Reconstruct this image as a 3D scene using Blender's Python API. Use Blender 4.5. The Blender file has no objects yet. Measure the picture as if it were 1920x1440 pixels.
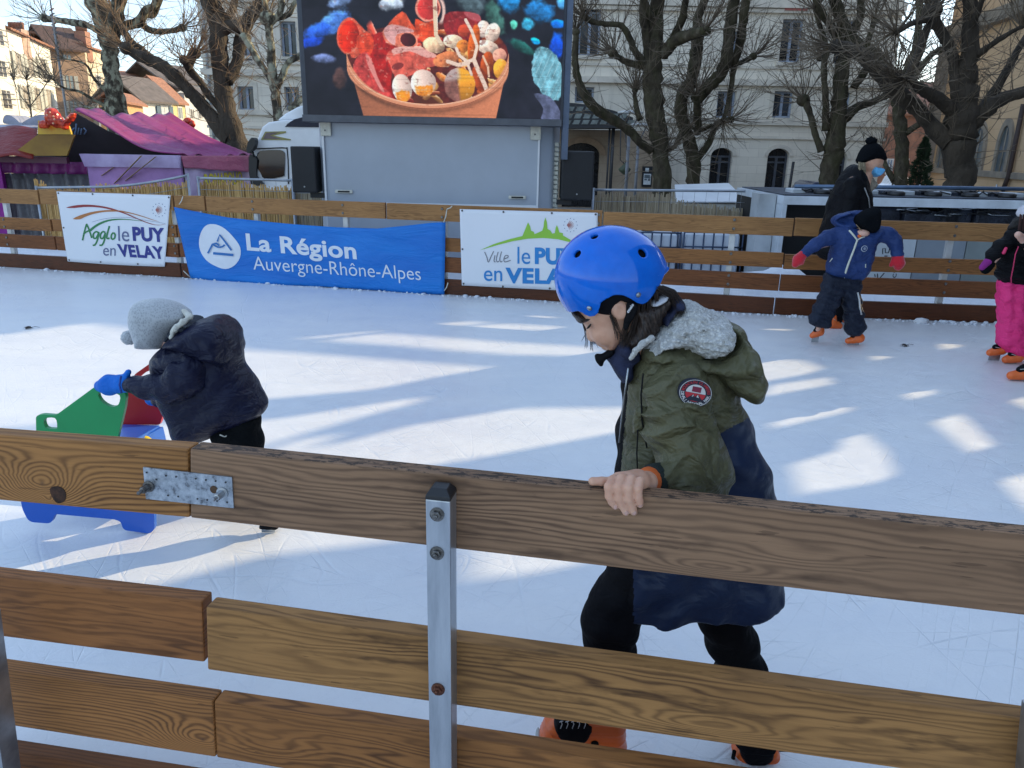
import bpy, bmesh, math, random
import numpy as np
from mathutils import Vector, Matrix, noise, geometry
R_ = math.radians
SC = bpy.context.scene
COL = SC.collection
# ------------------------------------------------------------------ camera
FPX = 1440.0
CAM = Vector((0, 0, 1.65))
_dn = Vector((-92, -4630, -1440)).normalized()
_Z = -_dn
_f = Vector((0, 0, -1)); _Y = (_f - _f.dot(_Z)*_Z).normalized(); _X = _Y.cross(_Z)
RW = Matrix((_X, _Y, _Z))
cd = bpy.data.cameras.new('camera'); cam = bpy.data.objects.new('camera', cd); COL.objects.link(cam)
cd.lens = 27.0; cd.sensor_width = 36.0; cd.clip_end = 2000; cd.clip_start = 0.05
cam.matrix_world = Matrix.Translation(CAM) @ RW.to_4x4()
SC.camera = cam
# ------------------------------------------------------------------ light
SUN_AZ = R_(SUNAZ) if 'SUNAZ' in globals() else R_(60.0)   # from +Y towards +X
SUN_EL = R_(20.0)
SD = Vector((math.sin(SUN_AZ)*math.cos(SUN_EL), math.cos(SUN_AZ)*math.cos(SUN_EL), math.sin(SUN_EL)))
w = bpy.data.worlds.new("World"); SC.world = w; w.use_nodes = True
nt = w.node_tree; bgn = nt.nodes['Background']
sky = nt.nodes.new('ShaderNodeTexSky'); sky.sky_type = 'NISHITA'; sky.sun_disc = False
sky.sun_elevation = SUN_EL; sky.sun_rotation = SUN_AZ; sky.air_density = 1.0; sky.dust_density = 0.6; sky.ozone_density = 1.0
_a = nt.nodes.new('ShaderNodeMix'); _a.data_type = 'RGBA'; _a.blend_type = 'MULTIPLY'; _a.inputs[0].default_value = 1; nt.links.new(sky.outputs[0], _a.inputs[6]); _a.inputs[7].default_value = (.40, .40, .40, 1)
_tc = nt.nodes.new('ShaderNodeTexCoord'); _nz = nt.nodes.new('ShaderNodeTexNoise'); _nz.inputs['Scale'].default_value = 2.2; _nz.inputs['Detail'].default_value = 5; nt.links.new(_tc.outputs['Generated'], _nz.inputs['Vector'])
_cr = nt.nodes.new('ShaderNodeValToRGB'); _cr.color_ramp.elements[0].position = .35; _cr.color_ramp.elements[0].color = (.60, .94, 1.50, 1); _cr.color_ramp.elements[1].position = .72; _cr.color_ramp.elements[1].color = (1.25, 1.5, 1.9, 1); nt.links.new(_nz.outputs['Fac'], _cr.inputs[0])
_b = nt.nodes.new('ShaderNodeMix'); _b.data_type = 'RGBA'; _b.blend_type = 'ADD'; _b.inputs[0].default_value = 1; nt.links.new(_a.outputs[2], _b.inputs[6]); nt.links.new(_cr.outputs[0], _b.inputs[7])     # thin veil of high cloud
nt.links.new(_b.outputs[2], bgn.inputs[0]); bgn.inputs[1].default_value = 0.15
ld = bpy.data.lights.new('sun', 'SUN'); ld.energy = 2.0; ld.angle = R_(0.3); ld.color = (1, 0.81, 0.50)
lo = bpy.data.objects.new('sun', ld); COL.objects.link(lo)
lo.rotation_euler = SD.to_track_quat('Z', 'Y').to_euler()
SC.view_settings.view_transform = 'Standard'; SC.view_settings.look = 'None'
SC.view_settings.exposure = 1.54; SC.view_settings.gamma = 1.0
# ------------------------------------------------------------------ projection
def ray(px, py): return RW @ Vector(((px-960)/FPX, -(py-720)/FPX, -1.0))
def W(px, py, Y):
    d = ray(px, py); return CAM + d*(Y/d.y)
def G(px, py, z=0.0):
    d = ray(px, py); return CAM + d*((z-CAM.z)/d.z)
def OP(px, py, p0, n):
    d = ray(px, py); return CAM + d*((p0-CAM).dot(n)/d.dot(n))
def mpp(px, py, Y):                      # metres per pixel on the plane y=Y
    return (W(px+1, py, Y)-W(px, py, Y)).length
def poly2(pts, Y):                       # traced outline -> metres (x,z) on plane y=Y
    o = []
    for p in pts:
        q = W(p[0], p[1], Y); o.append((q.x, q.z))
    return np.array(o)
# ------------------------------------------------------------------ objects
WL = {}
def wl(o): return WL.get(o.name, Vector((0, 0, 0)))
def props(o, label=None, cat=None, group=None, kind=None):
    if label: o['label'] = label
    if cat: o['category'] = cat
    if group: o['group'] = group
    if kind: o['kind'] = kind
    return o
def thing(name, label, cat, loc=(0, 0, 0), group=None):
    o = bpy.data.objects.new(name, None); COL.objects.link(o); o.empty_display_size = 0.1
    o.location = loc; WL[o.name] = Vector(loc)
    return props(o, label, cat, group)
def add(name, me, mats, parent=None, origin=None, **kw):
    """me is in world coordinates; shifted under its parent / origin"""
    if not isinstance(mats, (list, tuple)): mats = [mats]
    for m in mats: me.materials.append(m)
    o = bpy.data.objects.new(name, me); COL.objects.link(o)
    if parent is not None:
        base = wl(parent)
        if origin is not None:
            o.location = Vector(origin)-base; me.transform(Matrix.Translation(-Vector(origin))); WL[o.name] = Vector(origin)
        else:
            me.transform(Matrix.Translation(-base)); WL[o.name] = base.copy()
        o.parent = parent
    else:
        if origin is None: origin = (0, 0, 0)
        me.transform(Matrix.Translation(-Vector(origin))); o.location = origin; WL[o.name] = Vector(origin)
    return props(o, **kw)
def copy_tree(o, parent=None, move=None):
    c = o.copy(); COL.objects.link(c); c.parent = parent
    if move is not None: c.location = Vector(o.location)+Vector(move)
    WL[c.name] = wl(o)+(Vector(move) if move is not None else Vector((0, 0, 0)))
    for ch in list(o.children): copy_tree(ch, c)
    return c
class MB:
    def __init__(s): s.v = []; s.f = []; s.m = []; s.uv = {}; s.sm = []
    def face(s, idx, m=0, sm=False, uv=None):
        if uv is not None: s.uv[len(s.f)] = uv
        s.f.append(tuple(idx)); s.m.append(m); s.sm.append(sm)
    def quad(s, a, b, c, d, m=0, uv=None):
        n = len(s.v); s.v += [Vector(a), Vector(b), Vector(c), Vector(d)]; s.face((n, n+1, n+2, n+3), m, False, uv); return s
    def hexa(s, P, m=0):                 # P: 8 corners bottom4 (ccw from above) + top4
        n = len(s.v); s.v += [Vector(p) for p in P]
        for q in ((3, 2, 1, 0), (4, 5, 6, 7), (0, 1, 5, 4), (1, 2, 6, 5), (2, 3, 7, 6), (3, 0, 4, 7)): s.face([n+i for i in q], m)
        return s
    def box(s, c, size, rot=None, m=0):
        c = Vector(c); hx, hy, hz = size[0]/2, size[1]/2, size[2]/2
        P = [Vector(p) for p in ((-hx, -hy, -hz), (hx, -hy, -hz), (hx, hy, -hz), (-hx, hy, -hz), (-hx, -hy, hz), (hx, -hy, hz), (hx, hy, hz), (-hx, hy, hz))]
        if rot is not None: P = [rot @ p for p in P]
        return s.hexa([p+c for p in P], m)
    def mm(s, a, b, m=0):
        a = Vector(a); b = Vector(b); return s.box((a+b)/2, (abs(b.x-a.x), abs(b.y-a.y), abs(b.z-a.z)), None, m)
    def beam(s, a, b, w, h, up=(0, 0, 1), m=0):
        a = Vector(a); b = Vector(b); d = (b-a); L = d.length; d.normalize()
        u = Vector(up); sx = d.cross(u).normalized(); uz = sx.cross(d).normalized()
        r = Matrix((d, sx, uz)).transposed(); return s.box((a+b)/2, (L, w, h), r, m)
    def tube(s, pts, rad, seg=8, m=0, cap=True, flat=1.0):
        pts = [Vector(p) for p in pts]; n = len(pts)
        if not isinstance(rad, (list, tuple, np.ndarray)): rad = [rad]*n
        ref = None; rings = []
        for i, p in enumerate(pts):
            t = (pts[min(i+1, n-1)]-pts[max(i-1, 0)])
            if t.length < 1e-9: t = Vector((0, 0, 1))
            t.normalize()
            if ref is None:
                ref = Vector((0, 0, 1)) if abs(t.z) < 0.9 else Vector((1, 0, 0))
            a = (ref - ref.dot(t)*t)
            if a.length < 1e-6: a = t.orthogonal()
            a.normalize(); ref = a; b = t.cross(a)
            k = len(s.v); rings.append(k)
            for j in range(seg):
                th = 2*math.pi*j/seg; s.v.append(p + (a*math.cos(th)+b*math.sin(th)*flat)*rad[i])
        for i in range(n-1):
            for j in range(seg):
                j2 = (j+1) % seg; s.face((rings[i]+j, rings[i]+j2, rings[i+1]+j2, rings[i+1]+j), m, True)
        if cap:
            s.face([rings[0]+j for j in range(seg)][::-1], m); s.face([rings[-1]+j for j in range(seg)], m)
        return s
    def prism(s, pts, vec, m=0):         # planar polygon extruded by vec (handles concave)
        pts = [Vector(p) for p in pts]; vec = Vector(vec); n = len(pts); k = len(s.v)
        s.v += pts + [p+vec for p in pts]
        for t in geometry.tessellate_polygon([pts]):
            s.face([k+i for i in t], m); s.face([k+n+i for i in t][::-1], m)
        for i in range(n):
            j = (i+1) % n; s.face((k+i, k+j, k+n+j, k+n+i), m)
        return s
    def lathe(s, c, prof, seg=16, m=0, axis=None):
        c = Vector(c); rings = []
        A = Matrix.Identity(3) if axis is None else Vector(axis).to_track_quat('Z', 'Y').to_matrix()
        for r, z in prof:
            rings.append(len(s.v))
            for j in range(seg):
                th = 2*math.pi*j/seg; s.v.append(c + A @ Vector((r*math.cos(th), r*math.sin(th), z)))
        for i in range(len(prof)-1):
            for j in range(seg):
                j2 = (j+1) % seg; s.face((rings[i]+j, rings[i]+j2, rings[i+1]+j2, rings[i+1]+j), m, True)
        s.face([rings[0]+j for j in range(seg)][::-1], m); s.face([rings[-1]+j for j in range(seg)], m)
        return s
    def sphere(s, c, r, seg=12, rings=8, m=0):
        c = Vector(c); r = Vector((r, r, r)) if not hasattr(r, '__len__') else Vector(r)
        k = len(s.v)
        for i in range(1, rings):
            ph = math.pi*i/rings
            for j in range(seg):
                th = 2*math.pi*j/seg
                s.v.append(c+Vector((r.x*math.sin(ph)*math.cos(th), r.y*math.sin(ph)*math.sin(th), r.z*math.cos(ph))))
        s.v += [c+Vector((0, 0, r.z)), c-Vector((0, 0, r.z))]; T = len(s.v)-2; B = T+1
        for i in range(rings-2):
            for j in range(seg):
                j2 = (j+1) % seg; s.face((k+i*seg+j, k+(i+1)*seg+j, k+(i+1)*seg+j2, k+i*seg+j2), m, True)
        for j in range(seg):
            j2 = (j+1) % seg; s.face((T, k+j, k+j2), m, True); s.face((B, k+(rings-2)*seg+j2, k+(rings-2)*seg+j), m, True)
        return s
    def mesh(s, name='m', recalc=True):
        me = bpy.data.meshes.new(name); me.from_pydata([tuple(v) for v in s.v], [], s.f)
        me.polygons.foreach_set('material_index', s.m); me.polygons.foreach_set('use_smooth', s.sm)
        if s.uv:
            uvl = me.uv_layers.new(name='UVMap')
            for fi, uvs in s.uv.items():
                p = me.polygons[fi]
                for k, li in enumerate(p.loop_indices): uvl.data[li].uv = uvs[k]
        if recalc:
            bm = bmesh.new(); bm.from_mesh(me); bmesh.ops.recalc_face_normals(bm, faces=bm.faces); bm.to_mesh(me); bm.free()
        me.update(); return me
    def to(s, name, mats, parent=None, origin=None, recalc=True, **kw):
        return add(name, s.mesh(name, recalc), mats, parent, origin, **kw)
def bevel(me, w=0.004, seg=2):
    bm = bmesh.new(); bm.from_mesh(me)
    bmesh.ops.remove_doubles(bm, verts=bm.verts, dist=1e-5)
    bmesh.ops.bevel(bm, geom=[e for e in bm.edges if e.calc_face_angle(0) > 0.5], offset=w, segments=seg, affect='EDGES', profile=0.6)
    bm.to_mesh(me); bm.free(); return me
# ------------------------------------------------------------------ nodes / materials
def s2l(*c):
    return tuple((x/255/12.92 if x/255 <= 0.04045 else ((x/255+0.055)/1.055)**2.4) for x in c)+(1,)
class NT:
    def __init__(s, name):
        s.mat = bpy.data.materials.new(name); s.mat.use_nodes = True; s.t = s.mat.node_tree
        s.b = s.t.nodes['Principled BSDF']
    def n(s, typ, **kw):
        x = s.t.nodes.new('ShaderNode'+typ)
        for k, v in kw.items(): setattr(x, k, v)
        return x
    def L(s, a, b): s.t.links.new(a, b)
    def setv(s, inp, v):
        if hasattr(v, 'is_linked') or isinstance(v, bpy.types.NodeSocket): s.L(v, inp)
        else: inp.default_value = v
    def m(s, op, a, b=0.0, c=None, clamp=False):
        x = s.n('Math', operation=op, use_clamp=clamp); s.setv(x.inputs[0], a); s.setv(x.inputs[1], b)
        if c is not None: s.setv(x.inputs[2], c)
        return x.outputs[0]
    def noise(s, vec, scale, detail=3, rough=0.55, dist=0.0):
        x = s.n('TexNoise'); s.L(vec, x.inputs['Vector']); x.inputs['Scale'].default_value = scale
        x.inputs['Detail'].default_value = detail; x.inputs['Roughness'].default_value = rough; x.inputs['Distortion'].default_value = dist
        return x.outputs['Fac']
    def vor(s, vec, scale, feature='F1', out='Distance', rnd=1.0):
        x = s.n('TexVoronoi', feature=feature); s.L(vec, x.inputs['Vector']); x.inputs['Scale'].default_value = scale
        x.inputs['Randomness'].default_value = rnd
        return x.outputs[out]
    def mapping(s, vec, scale=(1, 1, 1), rot=(0, 0, 0), loc=(0, 0, 0)):
        x = s.n('Mapping'); s.L(vec, x.inputs[0]); x.inputs['Scale'].default_value = scale; x.inputs['Rotation'].default_value = rot; x.inputs['Location'].default_value = loc
        return x.outputs[0]
    def ramp(s, fac, stops, interp='LINEAR'):
        x = s.n('ValToRGB'); s.L(fac, x.inputs[0]); cr = x.color_ramp; cr.interpolation = interp
        while len(cr.elements) < len(stops): cr.elements.new(0.5)
        for e, (p, c) in zip(cr.elements, stops):
            e.position = p; e.color = tuple(c) if len(c) == 4 else tuple(c)+(1,)
        return x.outputs[0]
    def mix(s, fac, a, b, mode='MIX'):
        x = s.n('Mix', data_type='RGBA', blend_type=mode); s.setv(x.inputs[0], fac)
        for i, v in ((6, a), (7, b)):
            if isinstance(v, bpy.types.NodeSocket): s.L(v, x.inputs[i])
            else: x.inputs[i].default_value = tuple(v) if len(v) == 4 else tuple(v)+(1,)
        return x.outputs[2]
    def obj(s): return s.n('TexCoord').outputs['Object']
    def uv(s): return s.n('TexCoord').outputs['UV']
    def bump(s, h, strength=0.3, dist=0.01, normal=None):
        x = s.n('Bump'); s.L(h, x.inputs['Height']); x.inputs['Strength'].default_value = strength; x.inputs['Distance'].default_value = dist
        if normal is not None: s.L(normal, x.inputs['Normal'])
        s.L(x.outputs[0], s.b.inputs['Normal']); return x.outputs[0]
    def col(s, v): s.setv(s.b.inputs['Base Color'], v if isinstance(v, bpy.types.NodeSocket) or len(v) == 4 else tuple(v)+(1,))
    def p(s, rough=0.6, metal=0.0, spec=0.5, **kw):
        s.b.inputs['Roughness'].default_value = rough; s.b.inputs['Metallic'].default_value = metal
        s.b.inputs['Specular IOR Level'].default_value = spec
        for k, v in kw.items(): s.b.inputs[k].default_value = v
        return s
def mat(name, c, rough=0.6, metal=0.0, spec=0.5, var=0.12, vs=6.0, bump=0.0, bs=60.0, bd=0.004, coat=0.0, c2=None, sheen=0.0, stretch=(1, 1, 1)):
    t = NT(name); t.p(rough, metal, spec); o = t.mapping(t.obj(), stretch)
    c = tuple(c[:3]); c2 = tuple(c2[:3]) if c2 else tuple(x*(1-2*var) for x in c)
    c1 = tuple(min(1, x*(1+var)) for x in c)
    t.col(t.ramp(t.noise(o, vs, 4, 0.6), [(0.3, c2), (0.7, c1)]))
    if bump: t.bump(t.noise(o, bs, 4, 0.6), bump, bd)
    if coat: t.b.inputs['Coat Weight'].default_value = coat; t.b.inputs['Coat Roughness'].default_value = 0.08
    if sheen: t.b.inputs['Sheen Weight'].default_value = sheen
    return t.mat
# ================================================================== SDF toolkit
def A3(v): return np.array(v, dtype=np.float32)
def seg(P, a, b, ra, rb, sq=None):
    a = A3(a); b = A3(b); pa = P-a; ba = b-a
    h = np.clip(pa @ ba/float(ba @ ba), 0, 1)[:, None]
    q = pa-h*ba
    if sq is not None: q = q*A3(sq)
    return np.sqrt((q*q).sum(1))-(ra+(rb-ra)*h[:, 0])
def chain(P, pts, rad, k=0.01, sq=None):
    d = None
    for i in range(len(pts)-1):
        e = seg(P, pts[i], pts[i+1], rad[i], rad[i+1], sq)
        d = e if d is None else smin(d, e, k)
    return d
def ell(P, c, r, M=None):
    q = P-A3(c)
    if M is not None: q = q @ np.array(M, dtype=np.float32)      # columns = axes
    r = A3(r); k0 = np.sqrt(((q/r)**2).sum(1)); k1 = np.sqrt(((q/(r*r))**2).sum(1))+1e-9
    return k0*(k0-1)/k1
def smin(a, b, k):
    h = np.clip(0.5+0.5*(b-a)/k, 0, 1); return b*(1-h)+a*h-k*h*(1-h)
def smax(a, b, k): return -smin(-a, -b, k)
def sdpoly(x, z, poly):
    n = len(poly); d = np.full(x.shape, 1e9, np.float32); s = np.ones(x.shape, np.float32)
    for i in range(n):
        j = (i-1) % n; vi = poly[i]; vj = poly[j]
        ex, ez = vj[0]-vi[0], vj[1]-vi[1]; wx, wz = x-vi[0], z-vi[1]
        t = np.clip((wx*ex+wz*ez)/(ex*ex+ez*ez+1e-12), 0, 1)
        bx, bz = wx-ex*t, wz-ez*t; d = np.minimum(d, bx*bx+bz*bz)
        c1 = z >= vi[1]; c2 = z < vj[1]; c3 = ex*wz > ez*wx
        flip = (c1 & c2 & c3) | (~c1 & ~c2 & ~c3); s = np.where(flip, -s, s)
    return s*np.sqrt(d)
def cr(poly, n=3):                        # catmull-rom closed smoothing of an outline
    p = np.array(poly, float); o = []; N = len(p)
    for i in range(N):
        p0, p1, p2, p3 = p[i-1], p[i], p[(i+1) % N], p[(i+2) % N]
        for k in range(n):
            t = k/n; o.append(0.5*((2*p1)+(-p0+p2)*t+(2*p0-5*p1+4*p2-p3)*t*t+(-p0+3*p1-3*p2+p3)*t**3))
    return np.array(o)
def infl(P, poly, Yc, T, w):
    """outline (x,z) inflated to a rounded body of half thickness T around y=Yc"""
    d2 = sdpoly(P[:, 0], P[:, 2], poly)
    yc = Yc(P) if callable(Yc) else Yc
    q = np.maximum(1+d2/w, 0); dy = (P[:, 1]-yc)/T
    return (np.sqrt(q*q+dy*dy)-1)*min(w, T)
def mesh_sdf(f, lo, hi, h, name='s'):
    B = 6; lo = np.array(lo, np.float32); hi = np.array(hi, np.float32)
    nb = np.ceil((hi-lo)/(h*B)).astype(int)+1; N = nb*B
    ax = [lo[i]+h*B*(np.arange(nb[i])+0.5) for i in range(3)]
    C = np.stack(np.meshgrid(*ax, indexing='ij'), -1).reshape(-1, 3).astype(np.float32)
    dc = f(C).astype(np.float32)
    act = np.where(np.abs(dc) < h*B*2.4)[0]
    V = np.repeat(np.repeat(np.repeat(np.sign(dc).reshape(nb), B, 0), B, 1), B, 2).astype(np.float32)
    g = (np.stack(np.meshgrid(*[np.arange(B)]*3, indexing='ij'), -1).reshape(-1, 3)).astype(np.float32)
    bi = np.stack(np.unravel_index(act, nb), 1)
    for c0 in range(0, len(act), 3000):
        b = bi[c0:c0+3000]; I = (b[:, None, :]*B+g[None]).reshape(-1, 3)
        P = lo+(I.astype(np.float32)+0.5)*h; v = f(P.astype(np.float32)); I = I.astype(int)
        V[I[:, 0], I[:, 1], I[:, 2]] = v
    S = V < 0; n0, n1, n2 = V.shape
    cnt = np.zeros((n0-1, n1-1, n2-1), np.int8)
    for i in (0, 1):
        for j in (0, 1):
            for k in (0, 1): cnt += S[i:n0-1+i, j:n1-1+j, k:n2-1+k]
    cells = np.argwhere((cnt > 0) & (cnt < 8)); 
    flat = (cells[:, 0]*(n1-1)+cells[:, 1])*(n2-1)+cells[:, 2]
    acc = np.zeros((len(cells), 3)); num = np.zeros(len(cells))
    cs = [(i, j, k) for i in (0, 1) for j in (0, 1) for k in (0, 1)]
    for a in cs:
        for ax_ in range(3):
            if a[ax_] == 1: continue
            b = list(a); b[ax_] = 1
            va = V[cells[:, 0]+a[0], cells[:, 1]+a[1], cells[:, 2]+a[2]]; vb = V[cells[:, 0]+b[0], cells[:, 1]+b[1], cells[:, 2]+b[2]]
            m = (va < 0) != (vb < 0); t = np.where(m, va/(va-vb+1e-12), 0)
            p = np.array(a, float)[None].repeat(len(cells), 0); p[:, ax_] += t
            acc[m] += p[m]; num[m] += 1
    verts = lo+(cells+acc/num[:, None]+0.5)*h
    faces = []
    for ax_ in range(3):
        o1, o2 = [(1, 2), (2, 0), (0, 1)][ax_]
        sl0 = [slice(None)]*3; sl1 = [slice(None)]*3; sl0[ax_] = slice(0, -1); sl1[ax_] = slice(1, None)
        ch = S[tuple(sl0)] != S[tuple(sl1)]
        E = np.argwhere(ch); E = E[(E[:, o1] > 0) & (E[:, o2] > 0) & (E[:, o1] < V.shape[o1]-1) & (E[:, o2] < V.shape[o2]-1)]
        ins = S[E[:, 0], E[:, 1], E[:, 2]]
        q = []
        for (d1, d2) in ((-1, -1), (0, -1), (0, 0), (-1, 0)):
            c = E.copy(); c[:, o1] += d1; c[:, o2] += d2
            q.append(np.searchsorted(flat, (c[:, 0]*(n1-1)+c[:, 1])*(n2-1)+c[:, 2]))
        q = np.stack(q, 1); q[~ins] = q[~ins][:, ::-1]; faces.append(q)
    F = np.concatenate(faces)
    me = bpy.data.meshes.new(name)
    me.vertices.add(len(verts)); me.vertices.foreach_set('co', verts.astype(np.float32).ravel())
    me.loops.add(len(F)*4); me.loops.foreach_set('vertex_index', F.ravel().astype(np.int32))
    me.polygons.add(len(F)); me.polygons.foreach_set('loop_start', np.arange(0, len(F)*4, 4, dtype=np.int32))
    me.polygons.foreach_set('loop_total', np.full(len(F), 4, np.int32)); me.polygons.foreach_set('use_smooth', np.ones(len(F), bool))
    me.update(calc_edges=True); me.validate(); return me
def fcent(me):
    n = len(me.polygons); c = np.zeros(n*3, np.float32); me.polygons.foreach_get('center', c); return c.reshape(-1, 3)
def setmi(me, idx): me.polygons.foreach_set('material_index', idx.astype(np.int32)); me.update()
def sn(P, f, ph=0.0):                     # cheap smooth noise
    x, y, z = P[:, 0]*f, P[:, 1]*f, P[:, 2]*f
    return (np.sin(x*1.3+2.1*np.sin(z*0.7+ph)+ph)*np.cos(y*1.1+1.7*np.sin(x*0.9+ph*2))+np.sin(z*1.7+1.3*np.sin(y*1.1+x*0.6)+ph*3))*0.5
def bb(me_pts, pad):
    a = np.array(me_pts); return a.min(0)-pad, a.max(0)+pad
# ================================================================== wood
def wood(name, light, dark, seed=0.0, freq=60.0, knots=(), amp=3.0, rough=0.62, stain=0.35, wear=0.0, dk=0.75):
    light = (light[0]*1.30, light[1]*.92, light[2]*.58); dark = (dark[0]*.95, dark[1]*.74, dark[2]*.6)
    t = NT(name); t.p(rough, 0, 0.25); uv = t.uv(); sp = t.n('SeparateXYZ'); t.L(uv, sp.inputs[0])
    u, v = sp.outputs[0], sp.outputs[1]
    o = t.mapping(uv, (1, 1, 1), (0, 0, 0), (seed*3.7, seed*1.3, seed))
    n1 = t.noise(t.mapping(o, (1.0, 7, 1)), 1.3, 3, 0.5)
    n2 = t.noise(t.mapping(o, (3.5, 22, 1)), 1.5, 2, 0.5)
    g = t.m('ADD', t.m('MULTIPLY', v, freq*3.6), t.m('ADD', t.m('MULTIPLY', n1, amp*10.0), t.m('MULTIPLY', n2, amp*1.3)))
    kd = None
    for (ku, kv, su, sv, am) in knots:
        du = t.m('DIVIDE', t.m('SUBTRACT', u, ku), su); dv = t.m('DIVIDE', t.m('SUBTRACT', v, kv), sv)
        r2 = t.m('ADD', t.m('MULTIPLY', du, du), t.m('MULTIPLY', dv, dv))
        e = t.m('EXPONENT', t.m('MULTIPLY', r2, -1.0)); g = t.m('ADD', g, t.m('MULTIPLY', e, am*3.0))
    rings = t.m('ADD', t.m('MULTIPLY', t.m('SINE', t.m('MULTIPLY', g, 2.2)), 0.5), 0.5)
    rings = t.m('POWER', rings, 1.7)
    lo = t.noise(t.mapping(o, (1.2, 5, 1)), 1.1, 4, 0.6)
    msk = t.m('MULTIPLY', t.m('SUBTRACT', lo, 0.35, clamp=True), 2.6, clamp=True)
    fine = t.noise(t.mapping(o, (8, 260, 1)), 1.0, 3, 0.6)
    big = t.noise(t.mapping(o, (1.0, 4.0, 1)), 1.7, 3, 0.6)
    c0 = t.mix(t.m('MULTIPLY', t.m('SUBTRACT', big, 0.42, clamp=True), 2.8, clamp=True), light, tuple(a*0.55+b*0.45 for a, b in zip(light, dark)))
    f = t.m('MULTIPLY', t.m('MULTIPLY', rings, t.m('ADD', t.m('MULTIPLY', msk, 0.78), 0.22)), dk, clamp=True)
    c1 = t.mix(f, c0, dark)
    c2 = t.mix(t.m('MULTIPLY', t.m('SUBTRACT', fine, 0.45, clamp=True), 1.6, clamp=True), c1, tuple(x*0.6 for x in light))
    st = t.m('MULTIPLY', t.m('SUBTRACT', t.noise(t.mapping(o, (2.2, 9, 1), (0, 0, 0.06)), 2.0, 4, 0.65), 0.56, clamp=True), 5*stain, clamp=True)
    c3 = t.mix(st, c2, tuple(x*0.55 for x in dark))
    ds = t.m('GREATER_THAN', t.noise(t.mapping(o, (7, 70, 1), (0, 0, 0), (3, 1, 0)), 1.2, 2, 0.5), 0.70)
    c3 = t.mix(t.m('MULTIPLY', ds, .45), c3, tuple(x*.6 for x in dark))
    if wear:
        wn = t.m('GREATER_THAN', t.noise(t.mapping(o, (22, 60, 1)), 1.3, 5, 0.75), wear)
        edge = t.m('GREATER_THAN', v, 1.0)      # v>1 marks the top face band
        c3 = t.mix(t.m('MULTIPLY', t.m('MULTIPLY', wn, edge), 0.85), c3, (0.03, 0.02, 0.015))
    for (ku, kv, su, sv, am) in knots:
        if am > 4:
            du = t.m('DIVIDE', t.m('SUBTRACT', u, ku), 0.006); dv = t.m('DIVIDE', t.m('SUBTRACT', v, kv), 0.005)
            r2 = t.m('ADD', t.m('MULTIPLY', du, du), t.m('MULTIPLY', dv, dv))
            c3 = t.mix(t.m('MULTIPLY', t.m('EXPONENT', t.m('MULTIPLY', r2, -1.0)), 0.6), c3, (0.07, 0.035, 0.02))
    t.col(c3)
    h = t.m('ADD', t.m('MULTIPLY', rings, -0.5), t.m('MULTIPLY', fine, 0.8)); t.bump(h, 0.5, 0.0015)
    return t.mat
def board(name, TL, TR, BL, BR, nrm, thick, m, parent, bev=0.004, u0=0.0, sub=False, **kw):
    """front face corners (world), body extends away along nrm; UV in metres (top face carries v = 1 + depth)"""
    TL, TR, BL, BR = map(Vector, (TL, TR, BL, BR)); n = Vector(nrm)*thick
    H = (TL-BL).length; L = (TR-TL).length; mb = MB()
    P = [BL, BR, BR+n, BL+n, TL, TR, TR+n, TL+n]; k = 0
    mb.v = P
    mb.face((0, 1, 5, 4), 0, False, [(u0, 0), (u0+L, 0), (u0+L, H), (u0, H)])
    mb.face((4, 5, 6, 7), 0, False, [(u0, 1), (u0+L, 1), (u0+L, 1+thick), (u0, 1+thick)])
    mb.face((2, 3, 7, 6), 0, False, [(u0+L, .3), (u0, .3), (u0, .3+H), (u0+L, .3+H)])
    mb.face((3, 2, 1, 0), 0, False, [(u0, .6), (u0+L, .6), (u0+L, .6+thick), (u0, .6+thick)])
    mb.face((1, 2, 6, 5), 0, False, [(0, 0), (thick, 0), (thick, H), (0, H)])
    mb.face((3, 0, 4, 7), 0, False, [(0, 0), (thick, 0), (thick, H), (0, H)])
    me = mb.mesh(name); bevel(me, bev, 2)
    o = add(name, me, m, parent, **kw); return o
METAL = mat('galvanised_steel', (0.42, 0.44, 0.46), 0.38, 0.85, 0.5, 0.18, 14, 0.15, 40, 0.002)
STEELD = mat('worn_dark_steel', (0.20, 0.19, 0.18), 0.45, 0.8, 0.5, 0.35, 90, 0.4, 120, 0.002)
BLACKP = mat('black_plastic', (0.012, 0.012, 0.014), 0.45, 0, 0.5, 0.2)
# ------------------------------------------------------------------ near barrier
zt = 1.01
nb0 = G(858, 893, zt)
_vp = ray(-7200, 115); UD = Vector((-_vp.x, -_vp.y, 0)).normalized()      # along the rail, to the right
ND = Vector((-UD.y, UD.x, 0)).normalized()                               # away from the camera
if ND.y < 0: ND = -ND
def NP(px, py, off=0.0): return OP(px, py, nb0 + ND*off, ND)
NB = thing('rink_barrier', 'nearest rink barrier of thick brown planks with steel post, in the foreground', 'barrier', (nb0.x, nb0.y, 0))
LT = (0.34, 0.225, 0.115); DKB = (0.085, 0.042, 0.018)
GRY = (0.235, 0.165, 0.10)
P0 = NP(-60, 811)
def uu(px, py): 
    q = NP(px, py); return (q-P0).dot(UD)
kn = NP(95, 900); ku = (kn-P0).dot(UD)
TH = 0.045
wA = wood('plank_wood_knotty', (0.33, 0.21, 0.10), (0.08, 0.037, 0.014), 1.0, 62, [(ku, 0.055, 0.085, 0.048, 11.0), (ku+0.015, 0.012, 0.02, 0.012, 3)], 2.0, dk=0.95, stain=.2)
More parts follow.
